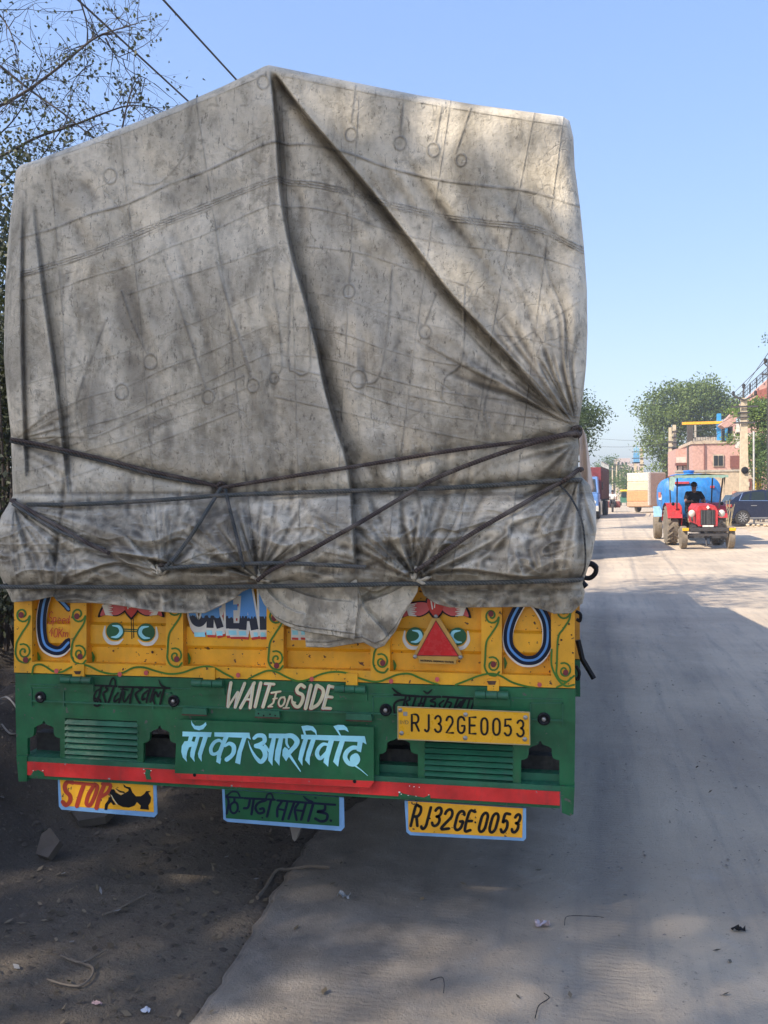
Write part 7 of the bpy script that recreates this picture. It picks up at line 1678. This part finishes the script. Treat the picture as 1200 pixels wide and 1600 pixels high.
M_LIT = leaf_mat('dry_leaf', (.05, .04, .027), (.20, .155, .10), .1); M_LITP = leaf_mat('plastic_scrap', (.20, .19, .18), (.42, .42, .42), .1)
scatter_leaves('leaf_litter', 6500, lambda: r3.uniform(-4.6, .6), lambda x: (lambda y: y if x < road_left(y)+.05 else None)(r3.uniform(-2.9, 5.5)), .030, M_LIT, 'dry leaves scattered over the dark soil left of the road', 'leaf litter')
scatter_leaves('road_leaf_litter', 260, lambda: r3.uniform(-.2, 3.2), lambda x: (lambda y: y if x > road_left(y) else None)(-2.9+r3.random()**1.6*8), .028, M_LIT, 'sparse leaf crumbs scattered over the paved road', 'leaf litter')
scatter_leaves('plastic_litter', 150, lambda: r3.uniform(-4.2, .3), lambda x: (lambda y: y if x < road_left(y) else None)(r3.uniform(-2.9, 4.5)), .034, M_LITP, 'torn scraps of plastic lying in the soil on the left', 'litter')
def pebbles(name, n, fpos, smin, smax, mat, label):
    vs = []; fs = []; k = 0
    base = [(1, 0, 0), (.3, .95, .1), (-.8, .6, -.05), (-.8, -.6, .05), (.3, -.95, 0), (0, 0, .7), (.1, .1, -.5)]; fc = [(0, 1, 5), (1, 2, 5), (2, 3, 5), (3, 4, 5), (4, 0, 5)]
    while k < n:
        x, y = fpos(); s = smin*(smax/smin)**(r3.random()**2.2); th = r3.uniform(0, 6.28); z = zs(x, y); c, sn = math.cos(th), math.sin(th)
        for (a, b_, h) in base[:6]:
            a, b_, h = a*s*r3.uniform(.7, 1.2), b_*s*r3.uniform(.6, 1.1), h*s*r3.uniform(.6, 1.1); vs.append((x+a*c-b_*sn, y+a*sn+b_*c, z+h-.15*s))
        fs += [tuple(k*6+i for i in f_) for f_ in fc]; k += 1
    o = np_mesh(name, np.array(vs), np.array(fs), mat); tag(o, label, 'pebbles', kind='stuff')
M_PEB = paint('pebble_grey', (.22, .19, .16), .95, .3, .3); M_CLOD = paint('soil_clod', (.09, .072, .055), .95, .3, .3)
pebbles('road_pebbles', 3800, lambda: (lambda y: (road_left(y)+.02+r3.random()**.8*4.2, y))(-2.9+r3.random()**1.5*12), .0025, .010, M_PEB, 'small grit and pebbles on the dusty road')
pebbles('soil_clods', 5200, lambda: (lambda y: (road_left(y)-.01-r3.random()**1.3*3.6, y))(-2.9+r3.random()**1.2*8), .006, .032, M_CLOD, 'loose dark clods of earth on the soil left of the road')
# single pieces of litter one can point at
def piece(name, label, cat, px, py, draw, mat):
    g = G(px, py, 0); z = zs(g[0], g[1]); g = G(px, py, z); mb = MB(); draw(mb); return tag(mb.build(name, mat, None, loc=(g[0], g[1], zs(g[0], g[1])+.004)), label, cat)
def crumple(w, h, seed, fold_=.3):
    def d(mb):
        q3 = random.Random(seed); nx_, ny_ = 7, 5; vs = []
        for i in range(ny_):
            for j in range(nx_): vs.append(((j/(nx_-1)-.5)*w+q3.gauss(0, w*.03), (i/(ny_-1)-.5)*h+q3.gauss(0, h*.05), abs(q3.gauss(0, fold_*min(w, h)))+.003))
        mb.add(vs, [(i*nx_+j, i*nx_+j+1, (i+1)*nx_+j+1, (i+1)*nx_+j) for i in range(ny_-1) for j in range(nx_-1)])
    return d
M_FOIL = flat('printed_foil', (.55, .45, .46), .3, .4)
piece('foil_wrapper', 'small silvery pink wrapper on the road below the number board', 'wrapper', 848, 1448, crumple(.055, .035, 1), M_FOIL)
piece('rubber_scrap', 'small black twisted scrap lying on the road at the right', 'scrap', 1154, 1456, crumple(.05, .022, 2), M_INK)
piece('plastic_scrap', 'bluish white plastic scrap on the soil near the bottom edge', 'scrap', 228, 1583, crumple(.03, .018, 3), flat('white_plastic', (.55, .58, .66), .4))
piece('paper_scrap', 'pinkish paper scrap on the soil near the bottom edge', 'scrap', 152, 1572, crumple(.035, .014, 4), flat('pink_paper', (.5, .32, .30), .7))
piece('plastic_scrap', 'crumpled pale plastic by the edge of the road slab', 'scrap', 538, 1404, crumple(.05, .035, 5), flat('clear_plastic', (.36, .36, .35), .4))
piece('rubble_slab', 'flat broken slab of rubble on the soil below the STOP board', 'rubble', 150, 1284, lambda mb: mb.poly([(-.13, -.02, .05), (-.04, -.10, .03), (.09, -.07, .05), (.12, .03, .09), (.02, .10, .13), (-.10, .07, .10)], (0, .01, -.04)), paint('slab', (.10, .085, .07), .9))
piece('rubble_slab', 'small pointed chunk of rubble near the left edge', 'rubble', 70, 1262, lambda mb: mb.poly([(-.05, 0, .02), (.03, -.03, .02), (.06, .02, .08), (0, .04, .13), (-.04, .03, .1)], (0, .03, -.03)), paint('slab', (.12, .10, .085), .9))
def strip_(pts, w, name, label, mat, cat='strip'):
    q_ = []
    for a, b_ in pts: g = G(a, b_, 0.0); q_.append(np.array([g[0], g[1], zs(g[0], g[1])+.012]))
    q_ = catmull(q_, 6); c = np.mean(q_, 0); mb = MB(); mb.tube([p-c for p in q_], [w*(.7+.5*random.random()) for _ in q_], 5); tag(mb.build(name, mat, None, loc=c), label, cat)
M_DRY = flat('dry_fibre', (.17, .135, .10), .9)
strip_([(402, 1402), (415, 1385), (432, 1362), (450, 1358), (485, 1360), (515, 1362)], .008, 'dry_branch', 'bent dry stick lying across the edge of the road slab', M_DRY, 'stick')
strip_([(74, 1532), (100, 1538), (125, 1540), (142, 1528), (145, 1514), (130, 1506), (110, 1500)], .0045, 'dry_frond', 'curled dry strip on the soil near the lower left', M_DRY, 'strip')
strip_([(95, 1495), (125, 1504), (150, 1495), (165, 1487)], .004, 'dry_twig', 'straight dry twig lying beside the curled strip', M_DRY, 'twig')
strip_([(160, 1430), (185, 1420), (210, 1408), (228, 1400)], .005, 'dry_twig', 'dry twig lying on the dark soil below the gap between STOP and green boards', M_DRY, 'twig')
strip_([(882, 1453), (884, 1441), (895, 1438), (930, 1439), (944, 1441)], .0013, 'thin_wire', 'thin dark curved wire lying on the road', M_INK, 'wire')
strip_([(693, 1560), (694, 1545), (690, 1535), (672, 1540)], .0018, 'dry_twig', 'small dark hooked twig on the road near the bottom', M_TWIG, 'twig')
strip_([(836, 1600), (842, 1580), (858, 1568), (850, 1560)], .0016, 'thin_wire', 'short twisted wire at the bottom edge of the road', M_INK, 'wire')
strip_([(0, 1226), (14, 1229), (30, 1240), (38, 1252), (20, 1262), (5, 1258)], .006, 'pale_hose', 'pale looped strip on the bank at the left edge', flat('pale_strip', (.26, .24, .21), .8), 'strip')
hz = MB(); hz.box(-620, 620, -220, 1020, -1.3, 32); HZ = bpy.data.materials.new('haze'); HZ.use_nodes = True; nt = HZ.node_tree; nt.nodes.clear()
ou = nt.nodes.new('ShaderNodeOutputMaterial'); pv = nt.nodes.new('ShaderNodeVolumePrincipled'); pv.inputs['Color'].default_value = (.92, .95, 1, 1); pv.inputs['Density'].default_value = .0017; pv.inputs['Anisotropy'].default_value = .35
nt.links.new(pv.outputs[0], ou.inputs['Volume']); tag(hz.build('haze', HZ), kind='stuff')
